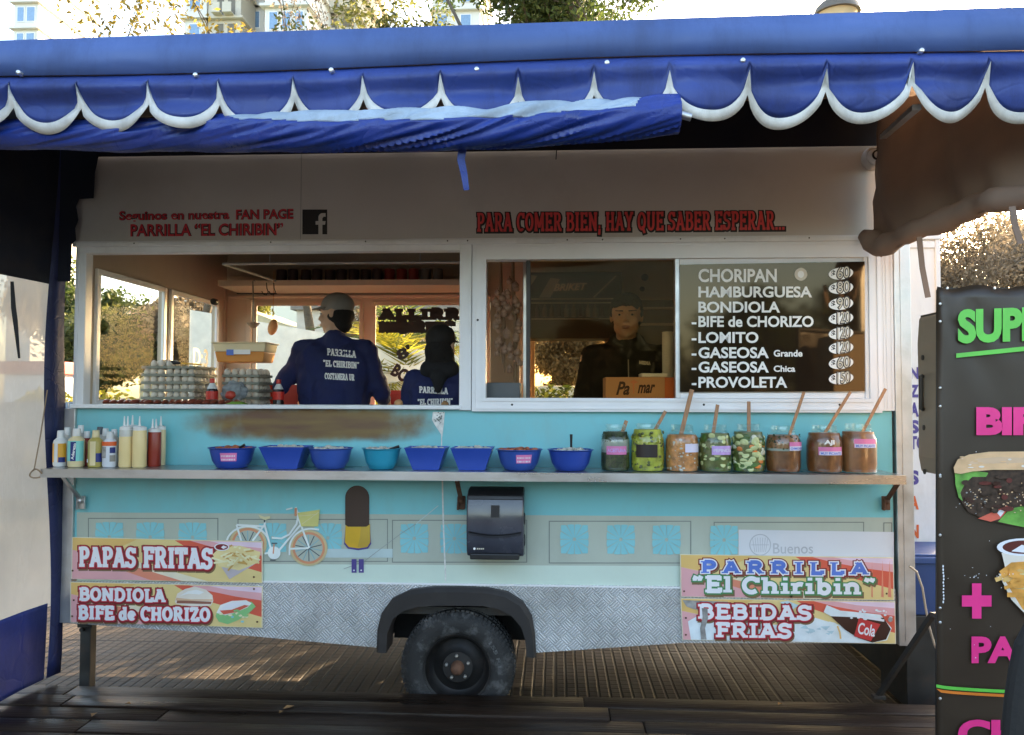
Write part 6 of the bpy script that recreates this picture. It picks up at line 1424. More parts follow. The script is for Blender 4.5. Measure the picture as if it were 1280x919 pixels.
mb=MB(); sheet(mb,-.0,-4.9,zc1-.02,3.2,off=.003); mb.build('upper_band','navy fabric',C_,smooth=60,solid=.003)
# flap hiding the header's left end
mb=MB(); pts=[(60,150),(60,352),(88,352),(90,305),(95,300),(94,285),(98,275),(95,258),(99,249),(117,248),(119,215),(123,196),(122,180),(300,178),(840,168),(840,140)]
mb.prism([xz(*p,Y=-.075) for p in pts[:13]+[(122,150)]],-.078,-.074); mb.build('corner_flap','navy fabric',C_)
# strap hanging
mb=MB(); pts=[P(*q,-.5) for q in ((15,352),(17,385),(19,400),(24,448))]; v=[]
for i,p in enumerate(pts): w_=(.008,.012,.012,.005)[i]; v+=[p+Vector((-w_,0,0)),p+Vector((w_,.0,.0))]
mb.add(v,[(i*2,i*2+1,i*2+3,i*2+2) for i in range(3)]); 
for i in range(len(mb.v)): mb.v[i]=tuple(mb.v[i])
mb.build('tie_strap','strap black',C_,solid=.003)
# cord knot at shelf end
mb=MB(); a=P(45,592,-.32); 
mb.tube([a+Vector((.03*math.cos(t_),-.01*math.sin(t_*2),.022*math.sin(t_))) for t_ in np.linspace(0,6.0,16)],.004,6); mb.tube([a+Vector((-.01,0,.02)),a+Vector((.02,0,.20)),a+Vector((.035,.02,.42))],.003,6)
tag(mb.build('cord','garlic stalk',None,smooth=60,loc=a),'thin brown cord tied round the left end of the steel shelf','cord')
# dark underside strip over the header (gap between awning roof and trailer)
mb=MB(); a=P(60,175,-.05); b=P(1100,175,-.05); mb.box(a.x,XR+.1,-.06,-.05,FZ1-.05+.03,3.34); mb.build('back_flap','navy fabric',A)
# ---- right side curtain, rolled and hanging
t=thing('gathered_curtain','awning side curtain gathered up right of the trailer, its brown imitating flare haze','curtain',P(1150,250,-.6))
n=40; mb=MB(); v=[]; k=10
for i in range(n+1):
    u=i/n; Y=-.10-1.35*u
    xb=np.interp(u,[0,1],[P(1080,300,-.10).x,2.02]); 
    # bottom line through photo points
    pxb=P(0,0,0)
    x=xb; d=Y+4.2
    zb_=np.interp(u,[0,.06,.25,.5,.75,1],[P(1075,299,-.10).z-.02,P(1095,322,-.2).z,P(1135,302,-.45).z,2.49,2.44,2.36])
    ztp=3.2-.13*u
    for j in range(k+1):
        q=j/k; z=zb_+(ztp-zb_)*q; bulge=.05*math.sin(math.pi*min(1,q*4))*(1 if q<.25 else 0)
        ff=.018*math.sin(u*19+q*5)+.012*math.sin(u*41+q*2)+.02*mnoise.noise(Vector((u*8,q*4,0)))
        v.append(Vector((x-.02+bulge+ff-.10*(1-q)*(0)+.12*q,Y,z)))
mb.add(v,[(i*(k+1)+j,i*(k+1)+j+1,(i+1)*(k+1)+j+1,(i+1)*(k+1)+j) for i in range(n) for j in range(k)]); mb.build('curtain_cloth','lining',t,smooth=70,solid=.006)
mb=MB(); pts=[];rr=[]
for i in range(30):
    u=i/29; vv=Vector(v[int(u*n)*(k+1)]); pts.append(vv+Vector((.01,0,.045))); rr.append(.05*(1+.12*math.sin(i*1.9)+.1*math.sin(i*.7))*(.55 if i==0 else 1))
mb.tube(pts,rr,14); 
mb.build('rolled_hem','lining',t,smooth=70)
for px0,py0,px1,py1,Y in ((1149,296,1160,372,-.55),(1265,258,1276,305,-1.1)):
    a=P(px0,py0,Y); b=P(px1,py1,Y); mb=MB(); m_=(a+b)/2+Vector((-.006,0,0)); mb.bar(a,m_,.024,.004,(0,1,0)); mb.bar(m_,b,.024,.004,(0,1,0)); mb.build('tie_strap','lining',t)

# ============================================================ RIGHT SIDE
# white kiosk behind
M('letter violet',(.09,.07,.28),.5); M('letter vermilion',(.75,.14,.03),.5)
YK=.75; a=P(1100,500,YK).x; b=P(1176,500,YK).x; zt_=P(1160,300,YK).z
t=thing('white_kiosk','white panelled kiosk side with vertical violet and orange letters right of the trailer','kiosk',((a+b)/2,YK+.5,0))
mb=MB(); mb.box(a,b,YK,YK+1.3,P(1160,696,YK).z,zt_,.004); mb.build('body','white paint',t)
zk0=P(1160,696,YK).z
mb=MB(); mb.box(a-.02,b+.015,YK-.02,YK+1.32,zt_+.0005,zt_+.03,.004); mb.box(b-.022,b+.006,YK-.014,YK-.001,zk0,zt_,.003); mb.box(a,b-.023,YK-.012,YK-.001,zt_-.05,zt_-.01,.003); mb.build('trim','white paint',t)
mb=MB(); mb.box(a+.02,b-.04,YK+.05,YK+1.2,.05,zk0-.001,.004); mb.build('base','dark metal',t)
D=Decal(YK-.003)
for s,y0,y1,m_ in (('N',459,474,'letter violet'),('Z',481,497,'letter violet'),('A',503,521,'letter violet'),('S',525,542,'letter violet'),('TC',545,562,'letter violet'),('S',588,606,'letter violet'),('A',620,637,'letter vermilion'),('N',656,673,'letter vermilion')):
    D.text(s,(1137.5,y0,1148.5 if len(s)==1 else 1155,y1),m_,.05)
D.build('lettering',t)
# PA loudspeaker
M('speaker shell',(.34,.25,.16),.55,var=.12,dirt=.2,dirtcol=(.1,.07,.05)); M('speaker dark',(.06,.045,.03),.6)
YSP=-.58; 
def sx(px,py): return xz(px,py,YSP)
t=thing('loudspeaker','taupe plastic loudspeaker seen from its side behind the banner','loudspeaker',P(1162,595,YSP))
mb=MB(); mb.prism([sx(*q) for q in ((1148,399),(1151,396),(1200,393),(1200,592),(1174,593),(1151,589),(1147.5,570),(1147,470),(1146,430))],YSP-.30,YSP); mb.build('cabinet','speaker shell',t,bevel=.008)
mb=MB(); mb.prism([sx(*q) for q in ((1150,394.5),(1163,394),(1164,402),(1157,405),(1151,405))],YSP-.31,YSP-.002); mb.build('top_edge','speaker dark',t,bevel=.003)
mb=MB(); xs=P(1147,500,YSP).x; a=Vector((xs,YSP-.05,P(1152,471,YSP).z)); b=Vector((xs,YSP-.05,P(1152,511,YSP).z)); mb.tube([a,a+Vector((-.02,-.03,0)),b+Vector((-.02,-.03,0)),b],.010,8); mb.build('handle','speaker dark',t,smooth=50)
mb=MB()
for px,py in ((1153,448),(1153,534),(1156,588)): mb.lathe([(.012,-.002),(.012,-.006),(.001,-.008)],(P(1147.5,500,YSP).x,YSP-.06,P(px,py,YSP).z),10,'x',capb=False)
mb.build('screw_cap','speaker dark',t)
cx=P(1195,595,YSP-.15).x; t=thing('speaker_stand','dark tripod stand carrying the loudspeaker, one leg reaching left over the tiles','speaker stand',(cx,YSP-.15,0.2))
zb_=P(1162,594,YSP).z; mb=MB(); mb.tube([(cx,YSP-.15,.42),(cx,YSP-.15,zb_-.002)],.018,12); mb.build('pole','dark metal',t,smooth=50)
for q in range(3):
    mb=MB()
    if q==0: A1=P(1166,768,-.45); B1=P(1098,870,-.13); B1.z=max(B1.z,.21); mb.bar(A1,B1,.026,.02); mb.box(B1.x-.03,B1.x+.03,B1.y-.02,B1.y+.02,B1.z-.012,B1.z+.006,.003); mb.bar(A1,Vector((cx,YSP-.15,A1.z+.05)),.026,.02)
    else:
        an=R(-20 if q==1 else -110); mb.bar((cx,YSP-.15,.75),(cx+.55*math.cos(an),YSP-.15+.45*math.sin(an),.205),.026,.02)
    mb.build('leg','dark metal',t)
# cable
mb=MB(); pts=[P(*q,-.15) for q in ((1137,708),(1146,715),(1153,735),(1157,760),(1162,785),(1168,806),(1176,822))]
mb.tube(pts,.0055,8); tag(mb.build('cable','stick wood',None,smooth=60,loc=pts[0]),'pale brown cable looping from the trailer corner post towards the banner','cable')
M('cable beige',(.45,.36,.27),.6); bpy.data.objects['cable'].data.materials[0]=MATS['cable beige']
# blue bin
M('bin blue',(.035,.075,.22),.5,var=.1,dirt=.2)
a=P(1134,740,.30).x; b=P(1178,740,.30).x; zt_=P(1150,693,.3).z; zb_=P(1150,771,.3).z
t=thing('storage_bin','blue plastic storage bin with a lid behind the trailer corner','bin',((a+b)/2,.5,zb_))
mb=MB(); tub(mb,(b-a)/2+.10,(b-a)/2+.13,.17,.20,zb_,zt_-.05,((a+b)/2+.11,.50)); mb.build('bin_body','bin blue',t,bevel=.008)
mb=MB(); mb.box(a-.025,b+.245,.28,.72,zt_-.05,zt_-.012,.008); mb.box(a,b+.22,.30,.70,zt_-.0118,zt_,.005); mb.build('lid','bin blue',t)
mb=MB(); mb.box(a,b+.2,.32,.68,.02,zb_-.001,.005); tag(mb.build('dark_plinth','dark metal',None,loc=((a+b)/2,.5,.02)),'dark plinth under the blue storage bin','plinth')
# banner
def BAN(px,py): # plane from (P(1172),Y=-.95) to nearer on the right
    d=fw+rt*((px-640)/F)+up*((459.5-py)/F); p0=P(1172,600,-.98); nx_,ny_=math.sin(R(-12)),math.cos(R(-12))
    # plane normal
    nrm=Vector((math.sin(R(12)),math.cos(R(12)),0)); k=(p0-CAM).dot(nrm)/d.dot(nrm); return CAM+d*k
M('banner black',(.042,.027,.016),.38,var=.15,vs=4,rv=.06); M('banner green',(.13,.60,.08),.4); M('banner pink',(.90,.04,.26),.4); M('banner orange',(.80,.22,.03),.4); M('banner patty',(.045,.022,.012),.4,var=.6,vs=60); M('banner fries',(.78,.36,.07),.45,var=.25,vs=25); M('banner fries light',(.82,.50,.17),.45); M('banner lettuce',(.12,.33,.05),.45,var=.5,vs=20); M('banner sauce',(.12,.02,.015),.4); M('banner bun',(.72,.45,.24),.5,var=.15,vs=14)  # banner black lifted to brown, flare haze put into its base colour
t=thing('vinyl_banner','black vinyl banner with green SUP and pink lettering beside a burger and chips picture','banner',BAN(1230,960))
nrm=Vector((math.sin(R(12)),math.cos(R(12)),0))
mb=MB(); n1,n2=26,44; v=[]
for i in range(n1+1):
    for j in range(n2+1):
        px=1172+ (1420-1172)*i/n1; py=358+(985-358)*j/n2 + (2.5*math.sin(i*.9) if j==0 else 0)
        p=BAN(px,py); dx=(px-1172); dy=(py-358); wr=0
        # corner tension folds fading within the corner
        if dx<110 and dy<150:
            an=math.atan2(dy,dx+.01); wr=.012*math.sin(an*13)*max(0,1-math.hypot(dx,dy*.8)/130)
        wr+=.006*math.sin(px*.10)*max(0,1-dy/60.)
        v.append(p+nrm*(wr+.012))
mb.add(v,[(i*(n2+1)+j,i*(n2+1)+j+1,(i+1)*(n2+1)+j+1,(i+1)*(n2+1)+j) for i in range(n1) for j in range(n2)]); mb.build('vinyl','banner black',t,smooth=80,solid=.003)
mb=MB()
for (a_,b_) in (((1176,361),(1175,980)),((1174,361),(1418,361)),((1417,361),(1417,980))): mb.bar(BAN(*a_)+nrm*.03,BAN(*b_)+nrm*.03,.012,.022,(0,1,0))
mb.build('frame','dark metal',t)
D=Decal(0); D.proj=lambda x,y,k: BAN(x,y)-nrm*(.004+k)
D.text('SUPER',(1197,387,1332,430,-5),'banner green',.05); D.poly([(1195,442),(1195,447.5),(1420,425),(1420,419)],'banner green')
D.text('BIFE',(1220,509,1322,544),'banner pink',.06); D.text('+',(1202,729,1239,773),'banner pink',.05); D.text('PAPAS',(1214,795,1348,829),'banner pink',.045); D.text('CHORI',(1197,899,1372,934),'banner pink',.05)
D.poly([(1170,855),(1170,859)]+[(1170+ (x-1170),859+8*((x-1170)/110)**.6) for x in range(1180,1421,12)]+[(x,855+8*((x-1170)/110)**.6) for x in range(1420,1171,-12)],'banner green')
D.poly([(1170,860.5)]+[(x,864+8*((x-1170)/110)**.6) for x in range(1176,1421,12)]+[(x,860.5+8*((x-1170)/110)**.6) for x in range(1420,1171,-12)],'banner orange')
D.poly([(1193,587),(1194,600),(1200,625),(1210,640),(1228,648),(1250,654),(1285,660),(1370,655),(1400,630),(1405,585)],'banner patty')
D.poly([(1193,588),(1200,590),(1215,588),(1235,591),(1232,596),(1215,596),(1206,604),(1200,616),(1203,626),(1198,622),(1194,606)],'banner lettuce')
D.poly([(1247,652),(1262,636),(1290,630),(1340,634),(1330,656),(1285,660)],'banner lettuce')
D.poly([(1222,648),(1240,640),(1258,632),(1262,634),(1250,648),(1238,652)],'tomato'); D.poly([(1245,640),(1254,635),(1256,638),(1250,646)],'sign letter')
for i in range(90): D.ell(random.uniform(1205,1300),random.gauss(622,8)+ (random.random()*6),random.uniform(.5,1.6),random.uniform(.5,1.1),random.choice(['banner bun','torn metal','bun tan']),n=6)
D.poly([(1192,591),(1191,584),(1196,574),(1210,568),(1235,564.5),(1290,564),(1370,568),(1405,582),(1400,590),(1350,588),(1290,587),(1240,587),(1215,589),(1200,592)],'banner bun')
D.poly([(1206,580),(1220,573),(1250,571),(1300,573),(1290,578),(1240,579)],'bun tan')
for i in range(30): D.ell(random.uniform(1200,1300),random.uniform(570,586),random.uniform(1,4),random.uniform(.6,1.6),random.choice(['banner bun','bun white','bun tan']),n=8)
for i in range(26): D.ell(random.uniform(1203,1300),random.uniform(596,640),random.uniform(3,9),random.uniform(1.5,4),random.choice(['banner patty','banner sauce','cola brown']),n=9)
D.poly([(1250,690),(1256,715),(1290,716),(1302,690)],'bun white'); D.ell(1277,683,33,11,'sign letter'); D.ell(1278,683,27,8.5,'banner sauce'); D.poly([(1262,688),(1275,680),(1290,684),(1280,690)],'sign letter')
D.poly([(1246,716),(1262,748),(1285,772),(1380,772),(1400,716)],'bun white')
D.poly([(1247,713),(1262,702),(1300,699),(1400,699),(1400,775),(1300,775),(1276,760)],'banner fries')
for i in range(110):
    x=random.uniform(1256,1390); y=random.uniform(703,712)+min(60,max(0,(x-1250))*1.6)*random.random(); a=random.uniform(-.8,.5); l=random.uniform(8,16); D.line([(x-l*math.cos(a),y-l*math.sin(a)),(x+l*math.cos(a),y+l*math.sin(a))],random.uniform(4,6),random.choice(['banner fries','banner fries','banner fries light','chip yellow']))
for i in range(26): D.ell(random.uniform(1178,1275),random.choice([random.uniform(715,722),random.uniform(560,900)]),random.uniform(.4,1),random.uniform(.3,.7),'sign letter',n=5)
for y in range(706,752,4): D.ell(1176.5+random.uniform(-.5,.5),y,1.0,random.uniform(1,2.6),'sign letter',n=6)
D.build('artwork',t)
mb=MB()
for py in (380,402,485,508,594,596,669,760,778,873): c=BAN(1175,py); mb.ell(c-nrm*.002,(.006,.004,.006),8,5)
for px in (1184,1243,1300): c=BAN(px,360.5); mb.ell(c-nrm*.002,(.006,.004,.006),8,5)
mb.build('eyelets','stud',t)
# dark seat back, bottom right
mb=MB(); Y=-2.0
pts=[(1460,762),(1332,764),(1308,770),(1290,784),(1277,808),(1270,840),(1264,880),(1260,930),(1258,1000),(1460,1000)]
M('dark cloth',(.02,.019,.018),.9,var=.2,bump=.3,bs=60)
t=thing('chair','black rounded chair back in front of the banner at the bottom right edge','chair',(P(1330,900,Y).x,Y,.205))
bm=bmesh.new(); mb.prism([xz(*p,Y=Y) for p in pts],Y,Y+.05); mb.build('backrest','dark cloth',t,bevel=.018)
x0_=xz(1250,980,Y)[0]; x1_=xz(1400,980,Y)[0]; zseat=xz(1300,1000,Y)[1]
mb=MB(); mb.box(x0_,x1_,Y-.42,Y-.001,zseat-.05,zseat,.015); mb.build('seat','dark cloth',t)
for xx in (x0_+.03,x1_-.03):
    for yy in (Y-.39,Y-.03): mb=MB(); mb.tube([(xx,yy,zseat-.05),(xx,yy,.203)],.013,8); mb.build('leg','dark metal',t,smooth=50)

# ============================================================ TREES, BACKGROUND
M('bark',(.11,.085,.06),.9,var=.35,vs=14,bump=.5); M('bark pale',(.27,.23,.18),.9,var=.3,vs=14)
leafmat('leaf olive',(.035,.05,.012),(.17,.17,.04)); leafmat('leaf gold',(.16,.12,.02),(.42,.30,.06),.6); leafmat('leaf green',(.025,.045,.012),(.09,.12,.03)); leafmat('leaf dry',(.12,.09,.055),(.30,.235,.16),.5); leafmat('leaf yellow bush',(.14,.14,.015),(.40,.34,.04),.5); leafmat('palm green',(.05,.08,.02),(.20,.24,.07),.5)
def leaves(cent,rad,n,size,clump=1.0,flat=.8):
    """n leaf quads around clump centres (numpy)"""
    idx=rng.integers(0,len(cent),n); c=np.array(cent)[idx]; r=np.array(rad)[idx][:,None]
    d=rng.normal(size=(n,3)); d/=np.linalg.norm(d,axis=1)[:,None]; p=c+d*r*(rng.random((n,1))**.5)*np.array([1,1,flat])
    a=rng.normal(size=(n,3)); a/=np.linalg.norm(a,axis=1)[:,None]; b=np.cross(a,rng.normal(size=(n,3))); b/=np.linalg.norm(b,axis=1)[:,None]
    s=size*(.6+.8*rng.random((n,1))); L=a*s; Wd=b*s*.42
    V=np.stack([p-L,p+Wd,p+L,p-Wd],1).reshape(-1,3); Fc=np.arange(4*n).reshape(n,4)
    return V,Fc
def fastmesh(name,V,Fc,m_,parent):
    off=np.array(WL[parent.name]); me=bpy.data.meshes.new(name); me.from_pydata((V-off).tolist(),[],Fc.tolist()); me.materials.append(MATS[m_]); o=bpy.data.objects.new(name,me); COL.objects.link(o); o.parent=parent; return o
def tree(label,x,y,H,cr,cb,leafm,nleaf,lsize,seed,trunk=.16,bark='bark',group=None,bare=0,spread=1.0,name='tree',z0=0):
    random.seed(seed); t=thing(name,label,'tree',(x,y,z0),group); mb=MB(); tips=[]; rad=[]
    def grow(p,d,L,r,dep):
        pts=[p]; rr=[r]; q=p
        for s in range(4):
            d=(d+Vector((random.gauss(0,.12),random.gauss(0,.12),random.gauss(.03,.08)))).normalized(); q=q+d*L/4; pts.append(q); rr.append(r*(1-.55*(s+1)/4))
        mb.tube(pts,rr,max(4,9-2*dep),caps=False)
        if dep>=2: 
            for pp in pts[2:]: tips.append(tuple(pp)); rad.append(cr*.20*random.uniform(.6,1.4))
        if dep<(4 if bare else 3):
            for k in range(random.choice((3,4)) if dep<3 else 3):
                a=random.uniform(0,6.28); s=random.uniform(.4,.9)*spread; st=pts[random.choice((2,3,4))] if dep>0 else pts[random.choice((3,4))]
                nd=(d+Vector((math.cos(a)*s,math.sin(a)*s,random.uniform(-.1,.5)))).normalized(); grow(st,nd,L*random.uniform(.55,.8),rr[-1]*.8+.004,dep+1)
    grow(Vector((x,y,z0)),Vector((random.gauss(0,.05),random.gauss(0,.05),1)),cb,trunk,0)
    mb.build('trunk',bark,t,smooth=60)
    if nleaf:
        V,Fc=leaves(tips,rad,nleaf,lsize); fastmesh('crown',V,Fc,leafm,t)
    random.seed(seed+100); return t
# trees behind the trailer (seen over the awning, through the windows)
tree('leafy olive tree whose branches hang over the awning left of centre',-2.7,9.5,7,2.2,3.6,'leaf olive',26000,.045,11,spread=1.3)
tree('tree with dark crooked limbs above the awning right of centre',3.4,20,7.5,4.2,8.4,'leaf green',30000,.085,5,trunk=.40,spread=1.5)
tree('golden leaved tree at the far left above the awning',-7.6,12,8,2.4,4.2,'leaf gold',12000,.055,23,spread=1.1)
tree('sparse tree with hanging twigs left of the apartment tower',-5.2,11.5,8,1.6,4.2,'leaf dry',3000,.045,41,bark='bark',bare=1)
tree('bare brown willow behind the banner, catching the low sun',6.6,9.5,6,2.4,2.0,'leaf dry',30000,.035,61,bark='bark pale',bare=1,spread=1.0)
tree('second bare brown willow right of the white kiosk',9.4,12,6,2.8,2.2,'leaf dry',30000,.04,62,bark='bark pale',bare=1)
tree('tall bare tree behind the middle of the awning',3.6,14,9,2.2,4.6,'leaf dry',5000,.045,77,bark='bark pale',bare=1)
for k,(x,y,lm,h,lb) in enumerate([(-11.5,16,'leaf olive',1.9,'dark olive tree seen through the front pane of the left side window'),(-14.5,20,'leaf green',2.6,'dark green tree farthest left in the side window'),(-9,17,'leaf dry',2.2,'brown leafless looking tree in the middle of the left side window'),(-11.0,24,'leaf olive',2.6,'olive tree in the rear pane of the left side window')]):
    tree(lb,x,y,6,2.4,h,lm,13000,.085,90+k,bark='bark pale' if k==2 else 'bark',bare=1 if k==2 else 0)
tree('pale brown tree seen over the white tent through the rear window',-4.4,13,6,2.2,1.7,'leaf dry',9000,.06,120,bark='bark pale')
tree('rounded brown tree in the lower left of the right hatch, behind the man in black',-.30,21,6,2.0,1.7,'leaf dry',16000,.08,131,bark='bark pale',spread=1.2)
tree('grey green tree beside the shoulder of the man in black',1.35,25,6,2.4,1.9,'leaf green',12000,.10,133,spread=1.2)
# yellow bush and low blue grey fence, red and white booth, seen through the side window
t=thing('bush','round yellow green bush seen through the left side window','bush',(-8.6,9.3,.1)); cs=[(-8.6+random.gauss(0,.55),9.3+random.gauss(0,.3),1.15+random.gauss(0,.35)) for _ in range(40)]; V,Fc=leaves(cs,[.42]*40,9000,.06); fastmesh('foliage',V,Fc,'leaf yellow bush',t)
mb=MB(); mb.tube([(-8.6,9.3,.1),(-8.6,9.3,1.2)],.05,8); mb.build('stem','bark',t)
M('fence blue',(.17,.21,.25),.6,var=.1); t=thing('low_fence','low blue grey board fence behind the trailer on the left','fence',(-8.5,8.2,.0))
for k in range(14): mb=MB(); mb.box(-12+k*.42,-12+k*.42+.40,8.2,8.24,.05,1.62,.004); mb.build('board','fence blue',t)
M('booth red',(.62,.07,.04),.5); t=thing('booth','small white booth with a red band beyond the low fence','booth',(-10.4,11,0)); mb=MB(); mb.box(-10.9,-9.9,11,11.8,0,2.15,.01); mb.build('wall','clean white',t); mb=MB(); mb.box(-11,-9.8,10.9,11.9,2.151,2.4,.01); mb.build('roof','booth red',t)
# pale gabled building behind the second side window and the rear window
M('stucco cream',(.62,.53,.34),.8,var=.08); M('stucco white',(.66,.63,.57),.8,var=.06); M('pane dark',(.10,.13,.17),.15,spec=.8); M('roof grey',(.25,.23,.21),.8)
def house(name,label,x0,x1,y0,y1,zt,gable,wallm,wins):
    t=thing(name,label,'building',((x0+x1)/2,(y0+y1)/2,0)); mb=MB(); mb.box(x0,x1,y0,y1,0,zt); mb.build('wall',wallm,t)
    mb=MB()
    if gable: xm=(x0+x1)/2; mb.prism([(x0-.3,zt+.001),(x1+.3,zt+.001),(xm,zt+gable)],y0-.3,y1+.3)
    else: mb.box(x0-.15,x1+.15,y0-.15,y1+.15,zt+.001,zt+.25)
    mb.build('roof','roof grey' if not gable else wallm,t)
    for (a,b,c,d) in wins:
        w_=MB(); 
        w_.box(a-.06,a,y0-.05,y0-.001,c-.06,d+.06); w_.box(b,b+.06,y0-.05,y0-.001,c-.06,d+.06); w_.box(a,b,y0-.05,y0-.001,c-.06,c); w_.box(a,b,y0-.05,y0-.001,d,d+.06)
        fo=w_.build('window','clean white',t); g=MB(); g.box(a,b,y0-.02,y0-.003,c,d); g.build('pane','pane dark',fo)
    return t
house('pavilion','cream pavilion with a shallow gable roof seen through the side window',-13.5,-7.8,21,26,3.6,1.2,'stucco cream',[(-12.8+k*1.1,-12.3+k*1.1,1.2,2.6) for k in range(4)])
house('shop_building','white walled low building seen through the rear window',-8.0,-2.2,20,27,4.4,0,'stucco white',[(-7.2+k*1.4,-6.6+k*1.4,1.3,2.5) for k in range(4)])
# parasol-like white awning beyond
M('canvas white',(.70,.68,.60),.8)
t=thing('market_tent','white sloping tent roof seen through the rear window left of the man in the cap','tent',(-3.6,6.5,0)); mb=MB()
mb.add([(-4.8,6,2.85),(-1.6,6,2.30),(-1.6,8,2.30),(-4.8,8,2.85),(-4.8,6,1.75),(-1.6,6,1.75)],[(0,1,2,3),(0,4,5,1)]); mb.build('canvas','canvas white',t,solid=.01)
mb=MB()
for x,z in ((-4.75,2.83),(-1.65,2.29)):
    for y in (6.05,7.95): mb.tube([(x,y,0),(x,y,z)],.025,8)
mb.build('pole','aluminium',t)
# palms
def palm(label,x,y,z,n,L,m_,seed):
    random.seed(seed); t=thing('palm_tree',label,'tree',(x,y,0),'palms behind the trailer'); mb=MB(); mb.tube([(x,y,0),(x+.05,y,z*.5),(x,y,z)],[.20,.16,.14],10); mb.build('trunk','bark',t,smooth=60)
    V=[];Fc=[]
    for k in range(n):
        a=random.uniform(0,6.28); e=random.uniform(.0,1.2); p=Vector((x,y,z)); d=Vector((math.cos(a)*math.cos(e),math.sin(a)*math.cos(e),math.sin(e))); LL=L*random.uniform(.8,1.1); prev=p
        for s in range(22):
            u=s/22; d=(d+Vector((0,0,-.055-.05*u))).normalized(); q=prev+d*LL/22; sd=d.cross(Vector((0,0,1))).normalized(); ll=L*.34*math.sin(math.pi*min(1,u+.12))**.6
            for g in (-1,1):
                tip=q+(sd*g*.75+d*.8+Vector((0,0,-.18+random.gauss(0,.08)))).normalized()*ll; b=len(V); V+=[tuple(q-d*.02),tuple(q+d*.02),tuple(tip)]; Fc.append([b,b+1,b+2])
            b=len(V); V+=[tuple(prev-sd*.012),tuple(prev+sd*.012),tuple(q)]; Fc.append([b,b+1,b+2]); prev=q
    fastmesh('fronds',np.array(V),np.array(Fc),m_,t)
palm('dark green palm seen through the rear window behind the man in the cap',-2.7,9.0,2.5,34,2.0,'palm green',3)
palm('sunlit yellow palm left of the mirrored lettering',-1.95,6.2,1.9,36,1.5,'leaf yellow bush',9)
t=thing('added_hedge','low clipped bushes added behind the trailer to keep sun glare off the tiles','added_hedge',(2.6,5.2,0))  # added greenery that blocks low sun glare on the ground under the trailer
cs=[(x_,5.2+random.uniform(-.2,.2),z_) for x_ in np.arange(-.55,6.2,.22) for z_ in (.35,.8,1.25,1.62)]
V,Fc=leaves(cs,[.30]*len(cs),26000,.05); fastmesh('foliage',V,Fc,'leaf green',t)
mb=MB()
for x_ in np.arange(-.4,6.2,.5): mb.tube([(x_,5.2,0),(x_+.05,5.2,1.5)],.03,6)
mb.build('stems','bark',t)
# parked car blobs are not visible; a pale van stands behind the rear window
M('van white',(.62,.60,.58),.35,coat=.4); 
t=thing('parked_van','pale parked van seen low through the rear window right of the palms','van',(-1.4,12.5,.004)); mb=MB()
yzprism(mb,[(11.6,.45),(11.6,1.05),(11.85,1.75),(12.0,1.95),(13.4,1.95),(13.5,1.7),(13.5,.45)],-3.2,1.0); mb.build('body','van white',t,bevel=.04)
mb=MB(); mb.add([(-2.9,11.63,1.18),(.5,11.63,1.18),(.4,11.80,1.70),(-2.7,11.80,1.70)],[(0,1,2,3)]); mb.build('side_glass','pane dark',t,solid=.04)
for x in (-2.4,.1):
    for y in (11.7,13.4): mb=MB(); mb.lathe([(.33,-.1),(.33,.1),(.2,.11)],(x,y,.335),24,'y',capt=True); mb.build('wheel','black rubber',t,smooth=40)
# apartment towers
M('tower cream',(.62,.56,.46),.8,var=.05,vs=.2); M('tower white',(.74,.71,.66),.7,var=.04,vs=.2); M('tower glass',(.16,.28,.45),.1,spec=.9); M('balcony shade',(.20,.18,.15),.8)
def tower(label,x0,x1,y,depth,z1,wallm,cols,balc,zlo=26):
    t=thing('apartment_tower',label,'building',((x0+x1)/2,y+depth/2,0)); mb=MB(); mb.box(x0,x1,y,y+depth,0,z1); mb.build('wall',wallm,t)
    mb=MB(); z=zlo
    while z<z1: mb.box(x0-.35,x1+.35,y-.5,y+depth+.3,z-.12,z+.12); z+=3.1
    mb.build('floor_ledge',wallm,t)
    z=zlo; cnt=0
    while z<z1-3:
        for (a,b,isb) in cols:
            xa=x0+(x1-x0)*a; xb=x0+(x1-x0)*b
            if cnt>88: break
            if isb:
                m2=MB(); m2.box(xa,xb,y-1.2,y-.0,z+.13,z+.25); m2.box(xa,xb,y-1.2,y-1.12,z+.25,z+1.1); f_=m2.build('balcony',wallm,t); g=MB(); g.box(xa+.1,xb-.1,y-.06,y-.001,z+.3,z+2.6); g.build('opening','balcony shade',f_)
            else:
                m2=MB(); m2.box(xa-.1,xb+.1,y-.08,y-.001,z+.8,z+2.6); f_=m2.build('window','clean white',t); g=MB(); g.box(xa,xb,y-.12,y-.081,z+.9,z+2.5); g.build('pane','tower glass',f_)
            cnt+=1
        z+=3.1
    return t
def twx(px,Y): return P(px,20,Y).x
tower('white apartment block with blue tinted windows at the left end of the tower group',twx(231,70),twx(258,70),70,9,50,'tower white',[(.25,.7,0)],0)
tower('cream apartment tower with stacked open balconies',twx(259,70),twx(300,70),70.2,12,54,'tower cream',[(.25,.5,1),(.58,.85,1)],0)
tower('narrow white tower with thin window bays behind the hanging leaves',twx(301,74),twx(330,74),74,12,56,'tower white',[(.1,.35,0),(.55,.8,0)],0)
tower('white tower block to the right of the hanging leaves',twx(331,68),twx(384,68),68,12,52,'tower white',[(.12,.3,0),(.42,.6,0),(.72,.9,0)],0)
tower('long cream slab tower with slanting rows of balconies',twx(385,76),twx(446,76),76,14,56,'tower cream',[(.05,.3,1),(.38,.62,1),(.7,.95,1)],0)
tower('pale tower above the middle of the awning',twx(541,82),twx(600,82),82,14,58,'tower white',[(.1,.3,0),(.6,.8,0)],0)
